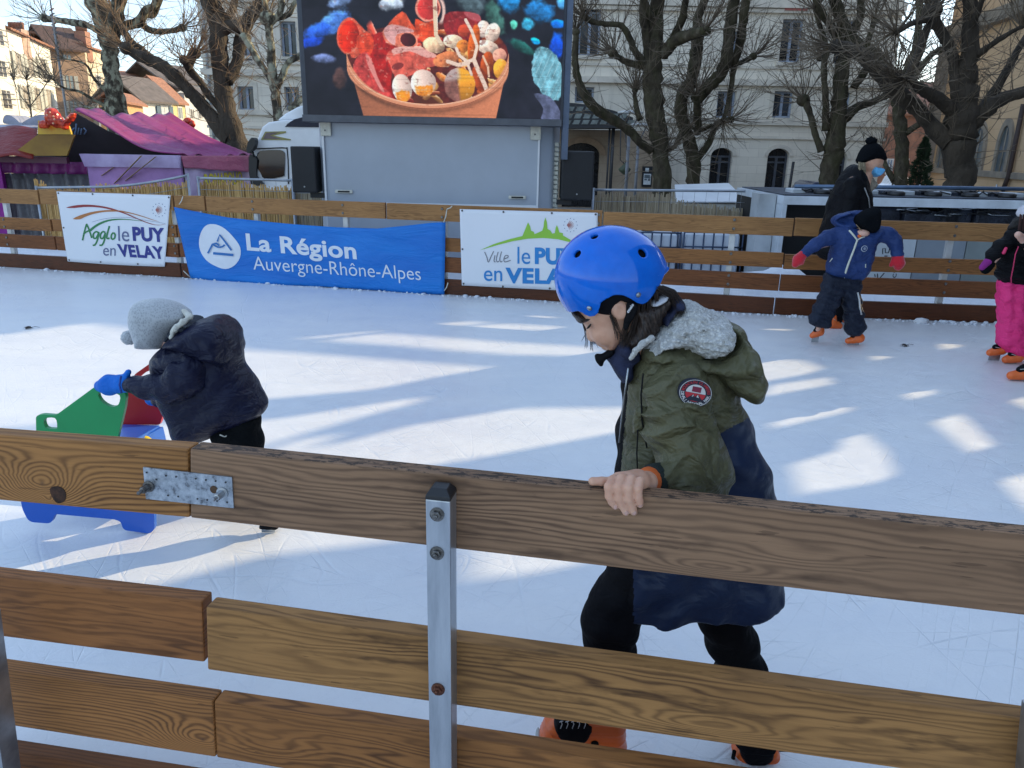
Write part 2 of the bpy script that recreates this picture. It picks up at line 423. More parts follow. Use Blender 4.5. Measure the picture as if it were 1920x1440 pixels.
wB = wood('plank_wood_grey_brown', (0.235, 0.188, 0.165), (0.085, 0.058, 0.044), 2.0, 54, [(1.02*uu(1290, 1040)/1.0, 0.028, 0.10, 0.016, 3.2), (uu(1500, 1010), .07, .1, .02, 2.0)], 2.6, wear=0.53, dk=1.0, stain=.7)
wC = wood('plank_wood_red_brown', (0.25, 0.135, 0.062), (0.055, 0.024, 0.01), 3.0, 34, [], 3.2, dk=1.0, stain=.5)
wD = wood('plank_wood_yellow', (0.30, 0.205, 0.105), (0.065, 0.034, 0.015), 4.0, 42, [(1.15+uu(387, 1200), 0.05, 0.14, 0.03, 3.5)], 3.0, dk=1.0, stain=.9)
wE = wood('plank_wood_close_grain', (0.30, 0.175, 0.08), (0.06, 0.028, 0.011), 5.0, 72, [(uu(400, 1400)-0.02, 0.05, 0.10, 0.05, 9.0)], 2.0, dk=1.0, stain=.2)
wF = wood('plank_wood_wavy', (0.27, 0.155, 0.07), (0.065, 0.03, 0.012), 6.0, 38, [(uu(500, 1380), 0.07, 0.12, 0.05, 4.0)], 3.4, dk=1.0)
wG = wood('plank_wood_dark', (0.15, 0.075, 0.035), (0.05, 0.022, 0.01), 7.0, 40, [], 2.0)
def nboard(TL, TR, BL, BR, m, off=0.0, u0=None):
    a, b, c, d = NP(*TL, off), NP(*TR, off), NP(*BL, off), NP(*BR, off)
    return board('plank', a, b, c, d, ND, TH, m, NB, 0.005, u0=(a-P0).dot(UD))
nboard((-60, 811.5), (352, 842), (-60, 932.5), (355, 971), wA)
nboard((356, 841), (2050, 1016), (357, 971.3), (2050, 1169.5), wB, -0.002)
nboard((-60, 1075), (378, 1128), (-60, 1185.5), (383, 1242), wC, 0.012)
nboard((386, 1138), (2060, 1369), (389, 1256), (2060, 1495), wD, -0.004)
nboard((-70, 1246), (398, 1315), (-55, 1349), (404, 1420), wE, 0.0)
nboard((401, 1315), (2060, 1566), (406, 1420.5), (2060, 1700), wF, 0.004)
nboard((-60, 1398), (400, 1470), (-60, 1540), (405, 1590), wG, 0.0)
nboard((404, 1472), (2060, 1740), (406, 1592), (2060, 1880), wG, 0.003)
# post: square tube on the camera side
pf = -0.052
pa = NP(797.5, 936, pf); pb = NP(844, 936, pf); 
wpost = (pb-pa).dot(UD); pz = pa.z
def post(parent, base, width, depth, z0, z1, name='post'):
    mb = MB(); a = base; 
    P = []
    for z in (z0, z1):
        for (s, t) in ((0, 0), (width, 0), (width, depth), (0, depth)):
            q = a+UD*s+ND*t; P.append(Vector((q.x, q.y, z)))
    mb.hexa(P); me = mb.mesh(name); bevel(me, 0.003, 2)
    return add(name, me, METAL, parent)
tM = NT('steel_tube_brushed'); tM.p(0.34, 0.75, 0.5)
_o = tM.obj(); tM.col(tM.ramp(tM.noise(tM.mapping(_o, (9, 9, 1.2)), 2.5, 5, 0.65), [(0.25, (0.30, 0.32, 0.35)), (0.55, (0.47, 0.49, 0.52)), (0.8, (0.60, 0.62, 0.64))]))
tM.bump(tM.noise(tM.mapping(_o, (60, 60, 4)), 3, 3), 0.08, 0.002)
PO = post(NB, pa, wpost, 0.050, -0.25, pz); PO.data.materials[0] = tM.mat
mb = MB(); c0 = pa+UD*0; P = []
for z, e in ((pz, 0.0008), (pz+0.008, 0.0), (pz+0.022, -0.010)):
    for (s, t) in ((0-e, 0-e), (wpost+e, -e), (wpost+e, 0.05+e), (-e, 0.05+e)):
        q = pa+UD*s+ND*t; P.append(Vector((q.x, q.y, z)))
k = len(mb.v); mb.v += P
for L_ in (0, 4):
    for j in range(4): mb.face((L_+j, L_+(j+1) % 4, L_+4+(j+1) % 4, L_+4+j))
mb.face((3, 2, 1, 0)); mb.face((8, 9, 10, 11))
me = mb.mesh('cap'); bevel(me, 0.002, 2); add('end_cap', me, BLACKP, PO)
RUST = mat('rusty_bolt', (0.16, 0.06, 0.035), 0.6, 0.6, 0.5, 0.4, 200, 0.5, 300, 0.001)
def bolt_mesh(P, ax, r=0.0085, out=0.012):
    mb = MB(); P = Vector(P); A = Vector(ax).to_track_quat('Z', 'Y').to_matrix(); rings = []
    for rr, z, hx in ((r*1.75, 0, 0), (r*1.75, .0022, 0), (r*1.15, .003, 1), (r*1.15, out*.7, 1), (r*.95, out*.8, 1), (r*.55, out*.82, 0), (r*.55, out*1.2, 0), (r*.35, out*1.28, 0)):
        rings.append(len(mb.v))
        for j in range(24):
            th = 2*math.pi*j/24; q = rr*(1 if not hx else math.cos(math.pi/6)/math.cos((th % (math.pi/3))-math.pi/6))
            mb.v.append(P+A @ Vector((q*math.cos(th), q*math.sin(th), z)))
    for i in range(7):
        for j in range(24): mb.face((rings[i]+j, rings[i]+(j+1) % 24, rings[i+1]+(j+1) % 24, rings[i+1]+j))
    mb.face([rings[-1]+j for j in range(24)]); return mb.mesh('bolt')
def bolt(parent, P, r=0.0085, m=STEELD, out=0.012):
    return add('bolt', bolt_mesh(P, -ND, r, out), m, parent)
bolt(PO, NP(819.5, 964.5, pf)); bolt(PO, NP(819.5, 1037, pf)); bolt(PO, NP(821.5, 1292, pf), m=RUST)
# bracket plate
tP = NT('zinc_plate'); tP.p(0.42, 0.8, 0.5); _o = tP.obj()
_n = tP.noise(_o, 55, 5, 0.7); tP.col(tP.ramp(_n, [(0.3, (0.10, 0.10, 0.11)), (0.45, (0.34, 0.37, 0.41)), (0.7, (0.55, 0.58, 0.62))])); tP.bump(_n, 0.3, 0.001)
pl = [NP(268, 876, -0.006), NP(434.5, 895, -0.006), NP(438, 953, -0.006), NP(273.5, 935.5, -0.006)]
mb = MB().prism(pl, ND*0.0035); PLT = mb.to('bracket_plate', tP.mat, NB)
nh = None
for (x, y) in ((275, 886), (311, 892), (330, 894), (293, 899), (367, 897.5), (386, 900), (404, 902), (423, 904.5), (315, 929), (334, 931), (370, 935.5), (388.5, 937.5), (407, 939.5), (426, 942)):
    MB().lathe(NP(x, y, -0.0066), [(0.0021, 0), (0.0021, 0.0006)], 10, 0, -ND).to('nail_hole', BLACKP, PLT)
mb = MB(); mb.lathe(NP(401, 918, -0.0066), [(0.009, 0), (0.009, 0.0008)], 16, 0, -ND); mb.to('slot_hole', mat('hole_wood', (0.09, 0.045, 0.02), 0.8), PLT)
bolt(PLT, NP(279, 912, -0.0066), 0.0075, out=0.03); bolt(PLT, NP(417, 924, -0.0066), 0.0075, out=0.03, m=METAL)
# knot hole under the knotty plank edge
mb = MB(); q = [NP(*p, -0.0012) for p in cr([(93, 917), (102, 912), (115, 914), (123, 924), (122, 938), (112, 944), (104, 941), (97, 931)], 2)]
mb.prism(q, ND*0.001); mb.to('knot_hole', mat('knot_dark', (0.06, 0.024, 0.012), 0.9, var=.5, vs=60), NB)
# diagonal braces behind/in front at the two lower corners
mb = MB(); mb.beam(NP(-30, 1150, -0.10), NP(26, 1560, -0.10), 0.04, 0.05, up=-ND); mb.to('brace', METAL, NB)
mb = MB(); mb.beam(NP(1950, 1330, -0.06), NP(1925, 1560, -0.06), 0.04, 0.05, up=-ND); mb.to('brace', METAL, NB)
# ------------------------------------------------------------------ far barrier
FB_px = [(-90, 495), (345, 521), (850, 554), (1460, 591), (2010, 612)]
FB = [G(*p) for p in FB_px]
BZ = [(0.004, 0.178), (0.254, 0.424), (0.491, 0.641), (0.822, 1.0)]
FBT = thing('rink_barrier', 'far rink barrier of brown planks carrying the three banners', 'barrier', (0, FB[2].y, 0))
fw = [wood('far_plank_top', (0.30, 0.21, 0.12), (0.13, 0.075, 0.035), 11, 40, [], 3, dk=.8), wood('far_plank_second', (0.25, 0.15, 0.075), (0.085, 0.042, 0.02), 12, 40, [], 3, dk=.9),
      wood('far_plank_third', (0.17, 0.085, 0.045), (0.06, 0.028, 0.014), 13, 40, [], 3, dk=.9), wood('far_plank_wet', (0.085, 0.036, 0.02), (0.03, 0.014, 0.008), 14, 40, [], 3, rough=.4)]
def fpt(px):                              # base point of the far barrier below photo column px
    for i in range(len(FB)-1):
        if px <= FB_px[i+1][0] or i == len(FB)-2:
            a, b = FB[i], FB[i+1]; d = ray(px, 560); d.z = 0; d.normalize()
            e = b-a; den = e.x*d.y-e.y*d.x; s = (-(a.x)*d.y+a.y*d.x)/den; return a+e*s, e.normalized()
joints = [[-90, 103, 345, 402, 728, 1122, 1472, 2010]]*4
joints = [[-90, 345, 700, 1100, 1454, 2010], [-90, 120, 345, 720, 1100, 1459, 2010], [-90, 118, 345, 710, 1090, 1461, 2010], [-90, 103, 345, 402, 728, 1122, 1472, 2010]]
rnd = random.Random(4)
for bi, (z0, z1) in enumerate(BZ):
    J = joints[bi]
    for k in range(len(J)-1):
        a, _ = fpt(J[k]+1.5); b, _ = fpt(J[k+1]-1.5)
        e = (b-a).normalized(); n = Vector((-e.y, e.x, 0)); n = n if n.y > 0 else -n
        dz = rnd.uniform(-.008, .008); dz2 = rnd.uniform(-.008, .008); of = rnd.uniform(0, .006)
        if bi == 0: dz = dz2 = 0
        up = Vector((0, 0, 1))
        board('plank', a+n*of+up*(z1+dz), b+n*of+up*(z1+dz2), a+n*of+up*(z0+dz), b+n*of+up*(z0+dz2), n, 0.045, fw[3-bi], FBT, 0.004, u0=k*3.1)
PWHT = mat('weathered_aluminium_post', (0.62, 0.63, 0.62), 0.45, 0.2, 0.5, 0.1)
for px in (32, 243, 338, 487, 650, 830, 1115, 1362, 1768, 1960):
    a, e = fpt(px); n = Vector((-e.y, e.x, 0)); n = n if n.y > 0 else -n
    mb = MB(); mb.beam(a+n*0.085+Vector((0, 0, -0.15)), a+n*0.085+Vector((0, 0, .97)), .06, .06, up=e); me = mb.mesh(); bevel(me, .004, 1); add('post', me, PWHT, FBT)
    for (z0, z1) in BZ[1:]:
        for q in ((z0+z1)/2-.04, (z0+z1)/2+.05):
            MB().lathe(a-n*0.001+Vector((0, 0, q)), [(0.016, 0), (0.013, 0.005)], 8, 0, -n).to('bolt', STEELD, FBT)
# ================================================================== ground
tI = NT('rink_ice'); tI.p(0.22, 0, 0.5); o = tI.obj()
big = tI.noise(tI.mapping(o, (0.5, 1.2, 1)), 1.6, 4, 0.6)
base = tI.ramp(big, [(0.3, (0.70, 0.715, 0.745)), (0.7, (0.79, 0.79, 0.785))])
scr = None
def lines(rot, sc, st, seed, K, wdt):
    v = tI.mapping(o, (1, 1, 1), (0, 0, rot)); v = tI.mapping(v, (sc*st, sc, 1), (0, 0, 0), (seed, seed*2, seed)); n_ = tI.noise(v, 1.0, 1, .4)
    f_ = tI.m('FRACT', tI.m('MULTIPLY', n_, K)); return tI.m('SUBTRACT', 1.0, tI.m('DIVIDE', tI.m('ABSOLUTE', tI.m('SUBTRACT', f_, .5)), wdt), clamp=True)
L1 = lines(0.5, .9, .22, 3.0, 14, .035); L2 = lines(-0.45, 1.1, .2, 7.0, 14, .035); L3 = lines(1.35, 1.3, .18, 11.0, 12, .03); L4 = lines(-.05, 1.6, .16, 17.0, 16, .05); L1 = tI.m('MAXIMUM', tI.m('MAXIMUM', L1, lines(2.2, 1.2, .2, 23.0, 12, .03)), tI.m('MULTIPLY', tI.m('MAXIMUM', lines(.9, 3.2, .15, 31.0, 9, .03), lines(-1.0, 3.6, .15, 37.0, 9, .03)), .7))
br = tI.noise(tI.mapping(o, (1, 1, 1)), 2.4, 3, 0.6); brm = tI.m('MULTIPLY', tI.m('SUBTRACT', br, 0.46, clamp=True), 5, clamp=True)
LL = tI.m('MULTIPLY', tI.m('MAXIMUM', tI.m('MAXIMUM', L1, L2), tI.m('MAXIMUM', L3, tI.m('MULTIPLY', L4, .7))), tI.m('ADD', tI.m('MULTIPLY', brm, .8), .2))
gr = tI.noise(o, 90, 4, 0.7); dust = tI.noise(o, 9, 5, 0.7)
c = tI.mix(tI.m('MULTIPLY', LL, 0.42), base, (0.62, 0.66, 0.72))
c = tI.mix(tI.m('MULTIPLY', tI.m('SUBTRACT', dust, 0.5, clamp=True), 2.5, clamp=True), c, (0.80, 0.81, 0.82))
c = tI.mix(tI.m('MULTIPLY', tI.m('SUBTRACT', gr, 0.58, clamp=True), 2.5, clamp=True), c, (0.55, 0.58, 0.62))
tI.col(c)
tI.L(tI.m('ADD', tI.m('MULTIPLY', dust, 0.5), 0.12, clamp=True), tI.b.inputs['Roughness'])
h = tI.m('ADD', tI.m('MULTIPLY', LL, -0.8), tI.m('ADD', tI.m('MULTIPLY', gr, 0.35), tI.m('MULTIPLY', dust, 0.9))); tI.bump(h, 0.45, 0.006)
mb = MB(); ex = [Vector((-14, -2, 0)), Vector((12, -2, 0)), Vector((12, FB[-1].y+.02, 0)), FB[4], FB[3], FB[2], FB[1], FB[0], Vector((-14, FB[0].y, 0))]
k = 0; mb.v = [Vector(p)+Vector((0, 0.03 if p.y > 3 else 0, 0)) for p in ex]
for t_ in geometry.tessellate_polygon([mb.v]): mb.face(t_)
me = mb.mesh(); 
if me.polygons[0].normal.z < 0: me.flip_normals()
ICE = add('ice', me, tI.mat, kind='structure')
# snow behind / around
tS = NT('snow'); tS.p(0.6, 0, 0.3, **{'Subsurface Weight': 0.0}); o = tS.obj(); tS.col(tS.ramp(tS.noise(o, 5, 4), [(.3, (.66, .70, .77)), (.7, (.78, .80, .83))]))
tS.bump(tS.m('ADD', tS.noise(o, 9, 4), tS.m('MULTIPLY', tS.noise(o, 70, 3), .3)), 0.5, 0.05); SNOW = tS.mat
def mound(x, y, cx, cy, h, sx, sy): return h*math.exp(-((x-cx)/sx)**2-((y-cy)/sy)**2)
mb = MB(); NX, NY = 150, 26
mds = []
for (px, py, hh, sx) in ((1325, 500, .28, .42), (1395, 495, .30, .3), (1460, 505, .06, .4), (1560, 528, .04, .8), (1650, 534, .05, .8), (1780, 543, .04, .9)):
    q = G(px, py+14, 0); mds.append((q.x, 9.2, hh, sx, .4))
for j in range(NY+1):
    for i in range(NX+1):
        x = -14+28*i/NX; yb = 12
        a = None
        for q in range(len(FB)-1):
            if FB[q].x <= x <= FB[q+1].x: a = FB[q].y+(FB[q+1].y-FB[q].y)*(x-FB[q].x)/(FB[q+1].x-FB[q].x)
        if a is None: a = FB[0].y if x < FB[0].x else FB[-1].y
        y = a+0.06+2.6*(j/NY)
        z = -0.02+0.05*noise.noise(Vector((x*1.3, y*2, 0)))+0.02*noise.noise(Vector((x*6, y*6, 3)))
        z += sum(mound(x, y, *m_) for m_ in mds)
        z -= 0.05*(1 if j == 0 else 0)
        if j > NY*.75: z -= ((j/NY)-.75)*3.6
        mb.v.append(Vector((x, y, z)))
for j in range(NY):
    for i in range(NX):
        k = j*(NX+1)+i; mb.face((k, k+1, k+NX+2, k+NX+1), 0, True)
add('snow_bank', mb.mesh(), SNOW, kind='structure')
# plaza ground
GZ = -0.95
tG = NT('plaza_paving'); tG.p(0.85, 0, 0.3); o = tG.obj(); tG.col(tG.ramp(tG.noise(o, 0.8, 5, .6), [(.3, (.22, .21, .20)), (.7, (.34, .33, .31))])); tG.bump(tG.noise(o, 20, 4), .3, .02)
mb = MB(); mb.quad((-300, -60, GZ), (300, -60, GZ), (300, 500, GZ), (-300, 500, GZ)); add('ground', mb.mesh(), tG.mat, kind='structure')
# crumbs of snow along the far barrier foot + ridge
rs = random.Random(8); mb = MB()
for i in range(600):
    px = rs.uniform(-60, 1900); 
    a, e = fpt(px); n = Vector((-e.y, e.x, 0)); n = n if n.y > 0 else -n
    clump = 1.0 if (1720 < px < 1900 or 1300 < px < 1345) else .35
    r = rs.uniform(.003, .010)*(1+clump*rs.random()*2.2)*(1 if rs.random() < .9 else 1.8); q = a-n*rs.uniform(0.0, .05+.12*clump)+Vector((0, 0, r*.3))
    mb.sphere(q, (r*rs.uniform(.8, 1.8), r, r*rs.uniform(.5, .9)), 6, 4)
mb.to('snow_crumbs', SNOW, kind='stuff')
# small leaves lying on the ice
LF = mat('dead_leaf', (0.03, 0.022, 0.02), .8)
for (px, py, lb) in ((53, 615, 'small dark dead leaf on the ice at the far left'), (1696, 648, 'small dark dead leaf on the ice right of the child with red mittens')):
    p = G(px, py, 0.006); mb = MB()
    pts = [p+Vector((math.cos(a)*(.045 if i % 2 == 0 else .025), math.sin(a)*(.04 if i % 2 == 0 else .02), .004*(i % 3))) for i, a in enumerate(np.linspace(0, 6.28, 9)[:-1])]
    k = len(mb.v); mb.v += pts+[p+Vector((0, 0, .018))]
    for i in range(8): mb.face((k+i, k+(i+1) % 8, k+8))
    mb.tube([p, p+Vector((.05, .02, .01)), p+Vector((.09, .02, .004))], .002, 5)
    mb.to('dead_leaf', LF, None, origin=p, label=lb, cat='leaf')
# ------------------------------------------------------------------ added unseen shade screen past the right edge, openings cut from the lit patches
LIT = [
 [(-700, 640), (0, 628), (150, 605), (240, 615), (450, 655), (540, 660), (700, 672), (930, 690), (840, 702), (700, 730), (500, 748), (200, 790), (-700, 850)],
 [(505, 785), (640, 764), (795, 741), (780, 755), (690, 778), (560, 815), (300, 900), (120, 965), (-700, 1000), (-700, 855), (200, 795), (400, 790)],
 [(590, 838), (760, 796), (960, 764), (1190, 762), (1210, 800), (900, 858), (800, 873), (560, 930), (500, 965), (130, 967), (310, 900), (570, 817), (640, 812)],
 [(600, 637), (710, 624), (960, 642), (1110, 650), (1130, 668), (960, 665), (850, 657), (750, 648)],
 [(530, 635), (690, 620), (712, 622), (600, 634)],
 [(795, 608), (865, 602), (930, 605), (855, 611)], [(862, 612), (935, 606), (1045, 611), (1055, 620), (900, 618)],
 [(960, 594), (1010, 590), (1060, 594), (1010, 598)],
 [(1405, 682), (1440, 672), (1500, 675), (1542, 690), (1518, 700), (1405, 720)],
 [(1418, 738), (1440, 720), (1550, 705), (1562, 720), (1430, 744)],
 [(1436, 790), (1520, 765), (1585, 752), (1597, 770), (1440, 806)], [(1490, 808), (1600, 785), (1600, 790), (1495, 812)],
 [(1470, 868), (1560, 842), (1570, 818), (1620, 811), (1640, 830), (1660, 845), (1678, 890), (1640, 905), (1490, 928)],
 [(1681, 735), (1735, 722), (1754, 738), (1700, 751)], [(1706, 761), (1760, 747), (1774, 755), (1716, 769)],
 [(1735, 789), (1790, 773), (1812, 785), (1864, 835), (1812, 851)],
 [(1750, 645), (1785, 636), (1803, 650), (1762, 657)], [(1625, 665), (1672, 659), (1682, 667), (1632, 678)],
 [(1545, 658), (1590, 651), (1615, 652), (1555, 661)], [(1452, 650), (1500, 645), (1520, 647), (1470, 654)],
 [(1880, 750), (1925, 740), (1960, 775), (1915, 765)], [(1412, 618), (1460, 614), (1488, 618), (1455, 625), (1412, 624)],
 [(1860, 898), (1925, 882), (1990, 950), (1920, 960)],
 [(490, 968), (800, 973), (860, 1000), (700, 1018), (490, 1042), (330, 1086), (250, 1110), (0, 1088), (-600, 1110), (-700, 1003), (120, 968)],
 [(870, 1010), (1090, 1010), (1120, 1050), (1000, 1075), (870, 1085)],
]
HA = Vector((5.5, -4.0, 0)); HB = Vector((23.5, 30.0, 0)); HU = (HB-HA).normalized(); HN = Vector((HU.y, -HU.x, 0)); HLEN = (HB-HA).length
def hpt(p):
    t = (HA-p).dot(HN)/SD.dot(HN); q = p+SD*t; return ((q-HA).dot(HU), q.z)
holes = []
for L in LIT:
    holes.append([hpt(G(*p)) for p in L])
HZ = 13.0
outer = [(0, GZ), (HLEN, GZ), (HLEN, HZ), (0, HZ)]
def inb(h): return all(0.05 < u < HLEN-.05 and GZ+.05 < z < HZ-.05 for u, z in h)
print('holes', [(round(min(u for u, z in h), 1), round(max(u for u, z in h), 1), round(min(z for u, z in h), 1), round(max(z for u, z in h), 1)) for h in holes])
def clampu(h): return [(min(max(u, .1), HLEN-.1), min(max(z, GZ+.1), HZ-.1)) for u, z in h]
holes = [clampu(h) for h in holes]
rings = [outer]+holes
tri = geometry.tessellate_polygon([[Vector((u, z, 0)) for u, z in r] for r in rings])
pts = [p for r in rings for p in r]
mb = MB(); th = HN*0.04
mb.v = [HA+HU*u+Vector((0, 0, z)) for u, z in pts]+[HA+HU*u+Vector((0, 0, z))+th for u, z in pts]; n = len(pts)
for t_ in tri: mb.face(t_); mb.face([n+i for i in t_][::-1])
k = 0
for r in rings:
    for i in range(len(r)): a = k+i; b = k+(i+1) % len(r); mb.face((a, b, n+b, n+a))
    k += len(r)
mb.to('shade_screen', mat('shade_screen_board', (.22, .19, .16), .8, var=.2, vs=1.5), None, origin=(HA.x, HA.y, GZ), recalc=False, label='added unseen shade screen with cut openings beyond the right side of the rink', cat='shade_screen')
# ================================================================== truck with LED screen
Z_ = Vector((0, 0, 1))
def V(*a): return Vector(a)
ALU = mat('painted_panel_grey', (0.40, 0.44, 0.50), 0.38, 0.1, 0.5, 0.05, 1.2, 0.05, 8, .01)
WPAINT = mat('white_paint', (0.78, 0.79, 0.80), 0.35, 0, 0.5, 0.05, 2)
CREAM = mat('cream_fitting', (0.68, 0.66, 0.56), 0.5, 0, .5, .1, 20)
YT = 10.8
TR_ = thing('screen_trailer', 'light grey box trailer under the big lit screen, behind the far barrier', 'trailer', (W(800, 400, YT).x, YT, GZ))
xl, xr = W(597, 300, YT).x, W(1014, 300, YT).x
ztp, zbt = W(800, 229, YT).z, W(800, 386, YT).z
D_ = 2.3
def chamfer_prism(z0, z1, xa, xb, y0, d, ch, r):
    pts = [V(xa, y0+ch*.4, z0), V(xa+ch*.3, y0, z0), V(xb-ch, y0, z0), V(xb-ch*.35, y0+ch*.25, z0), V(xb, y0+ch, z0), V(xb, y0+d, z0), V(xa, y0+d, z0)]
    return MB().prism(pts, V(0, 0, z1-z0))
xr2 = W(1050, 300, YT).x
me = chamfer_prism(zbt-1.1, ztp+.01, xl, xr2, YT, D_, .28, 0).mesh(); bevel(me, .03, 2); add('body', me, ALU, TR_)
# front hatch with white frame
mb = MB(); fw_ = .035; y = YT-.012; xr1 = xr
for a, b in (((xl+.07, ztp-.03), (xr1-.02, ztp-.03+fw_)), ((xl+.07, zbt), (xr1-.02, zbt+fw_))): mb.mm((a[0], y-.02, a[1]), (b[0], y+.01, b[1]))
mb.mm((xl+.07, y-.02, zbt+fw_+.001), (xl+.07+fw_*.7, y+.01, ztp-.031)); mb.mm((xr1-.02-fw_*.7, y-.02, zbt+fw_+.001), (xr1-.02, y+.01, ztp-.031))
HT = mb.to('hatch_frame', WPAINT, TR_)
for x in (xl+.13, xr1-.08):
    mb = MB(); mb.mm((x-.07, y-.035, ztp-.2), (x+.07, y-.021, ztp+.02)); me = mb.mesh(); bevel(me, .012, 2); c_ = add('hinge_plate', me, CREAM, TR_)
    MB().lathe((x-.01, y-.036, ztp-.13), [(.012, 0), (.01, .006)], 10, 0, V(0, -1, 0)).to('bolt', STEELD, c_)
for px in (645, 970):
    c = W(px, 359+(px-645)*.034, YT-.02)
    mb = MB(); mb.box((c.x, YT-.03, c.z), (.24, .02, .045)); me = mb.mesh(); bevel(me, .012, 2); h_ = add('handle', me, CREAM, TR_)
    MB().box((c.x, YT-.042, c.z), (.16, .006, .022)).to('grip', BLACKP, h_)
# louvred strip on right corner
mb = MB(); lx = W(1040, 300, YT).x
for i in range(16):
    z = ztp-.25-i*.062; mb.box((lx+.025, YT+.13, z), (.09, .03, .045), Matrix.Rotation(-.6, 3, 'Z') @ Matrix.Rotation(.4, 3, 'X'))
mb.to('louvre', CREAM, TR_)
for px, (x0, x1, y0, y1) in enumerate(((546, 592, 275, 361), (1053, 1113, 284, 375))):
    c0 = W(x0, y1, YT-.1); c1 = W(x1, y0, YT-.1); xa, xb = min(c0.x, c1.x), max(c0.x, c1.x)
    xa = W(x0, (y0+y1)/2, YT-.1).x; xb = W(x1, (y0+y1)/2, YT-.1).x
    sp = thing('loudspeaker', ['black loudspeaker hung on the left side of the screen trailer, beside the lorry cab', 'black loudspeaker hung on the right side of the screen trailer'][px], 'loudspeaker', ((xa+xb)/2, YT, c0.z), 'loudspeakers beside the screen')
    me = MB().mm((xa, YT-.1, c0.z), (xb, YT+.35, c1.z)).mesh(); bevel(me, .02, 2); add('cabinet', me, mat('speaker_black', (.012, .012, .014), .6, bump=.4, bs=300, bd=.002), sp)
    bx = xb-.02 if px == 0 else xa+.05
    MB().mm((bx-.1, YT+.0, c0.z-.07), (bx+.1, YT+.1, c0.z-.005)).to('bracket', BLACKP, sp)
    MB().lathe(((xa+xb)/2, YT-.101, c0.z+.08), [(.012, 0), (.01, .006)], 8, 0, V(0, -1, 0)).to('badge', METAL, sp)
# ------------------------------------------------------------------ LED screen picture (painted on the panel, as the screen shows it)
YS = 10.55
sx0, sx1 = W(577, 216, YS).x, W(1050, 224, YS).x; sz0 = W(800, 219, YS).z; SH = 3.3
NXp, NZp = 440, 306
ux = (np.arange(NXp)+.5)/NXp; uz = (np.arange(NZp)+.5)/NZp
UX, UZ = np.meshgrid(ux, uz)
PXc = 577+UX*473; PYc = 219-(UZ*SH)/(sx1-sx0)*473      # picture coordinates
Cc = np.zeros((NZp, NXp, 3)); rg = np.random.RandomState(3)
def vnoise(X, Y, sc, seed):
    r = np.random.RandomState(seed).rand(64, 64); x = X/sc; y = Y/sc; xi = np.floor(x).astype(int); yi = np.floor(y).astype(int); fx = x-xi; fy = y-yi
    fx = fx*fx*(3-2*fx); fy = fy*fy*(3-2*fy); g = lambda a, b: r[a % 64, b % 64]
    return (g(xi, yi)*(1-fx)+g(xi+1, yi)*fx)*(1-fy)+(g(xi, yi+1)*(1-fx)+g(xi+1, yi+1)*fx)*fy
def fbm(X, Y, sc, seed): return .5*vnoise(X, Y, sc, seed)+.3*vnoise(X, Y, sc/2.1, seed+1)+.2*vnoise(X, Y, sc/4.3, seed+2)
def paint(mask, col, a=1.0):
    m = np.clip(mask, 0, 1)[..., None]*a; Cc[:] = Cc*(1-m)+np.array(col, float)*m if not isinstance(col, np.ndarray) else Cc*(1-m)+col*m
def el(cx, cy, rx, ry, ang=0, soft=.12, wob=0.0, seed=0):
    a = math.radians(ang); x = PXc-cx; y = PYc-cy; u = (x*math.cos(a)+y*math.sin(a))/rx; v = (-x*math.sin(a)+y*math.cos(a))/ry
    d = np.sqrt(u*u+v*v)
    if wob: d = d+wob*(fbm(PXc, PYc, 14, seed)-.5)
    return np.clip((1-d)/soft, 0, 1), u, v
def pg(pts, soft=1.5): return np.clip(-sdpoly(PXc, PYc, np.array(cr(pts, 3)))/soft+.5, 0, 1)
def shade(c, s): return np.clip(np.array(c, float)[None, None]*s[..., None], 0, 255)
n1 = fbm(PXc, PYc, 30, 5); n2 = fbm(PXc, PYc, 9, 9); n3 = vnoise(PXc, PYc, 3, 2)
Cc[:] = shade((26, 27, 38), .5+n1)
for (cx, cy, rx, ry, an, c) in ((635, 60, 42, 20, -30, (70, 120, 205)), (605, 75, 30, 16, -20, (40, 90, 200)), (655, 20, 34, 14, -30, (110, 140, 190)), (590, 95, 26, 10, -10, (20, 60, 170)), (738, 28, 28, 14, -10, (170, 185, 205)), (610, 122, 24, 10, 0, (90, 105, 150)), (640, 155, 14, 20, 0, (70, 50, 48)), (583, 12, 22, 10, -10, (60, 90, 170)), (700, 5, 26, 10, 0, (110, 125, 165)),
    (880, 20, 34, 26, 40, (70, 88, 96)), (925, 45, 34, 16, 60, (50, 88, 82)), (950, 18, 26, 24, 20, (30, 130, 200)), (1008, 35, 30, 20, 10, (30, 110, 175)), (985, 58, 14, 12, 0, (50, 150, 190)), (975, 95, 34, 10, 25, (28, 82, 78)), (1040, 55, 16, 8, 0, (10, 110, 220)), (1040, 95, 16, 26, 0, (10, 70, 190)), (960, 58, 10, 9, 30, (80, 180, 160)), (1000, 85, 10, 6, 20, (10, 150, 220)), (930, 0, 26, 12, 0, (80, 95, 110)), (1045, 22, 10, 12, 0, (70, 150, 210)), (850, -20, 60, 20, 0, (60, 80, 100)), (620, -25, 60, 16, -10, (50, 80, 150)), (1000, -25, 40, 18, 0, (30, 110, 160))):
    m, u, v = el(cx, cy, rx, ry, an, .35, .7, int(cx)); paint(m, shade(c, np.clip(1.15-.5*v+.9*(n2-.5), .15, 1.6)))
m, u, v = el(1025, 140, 28, 48, -22, .06, .25, 4); veins = np.abs(np.sin((u*5+v*9)*1.2)) < .12
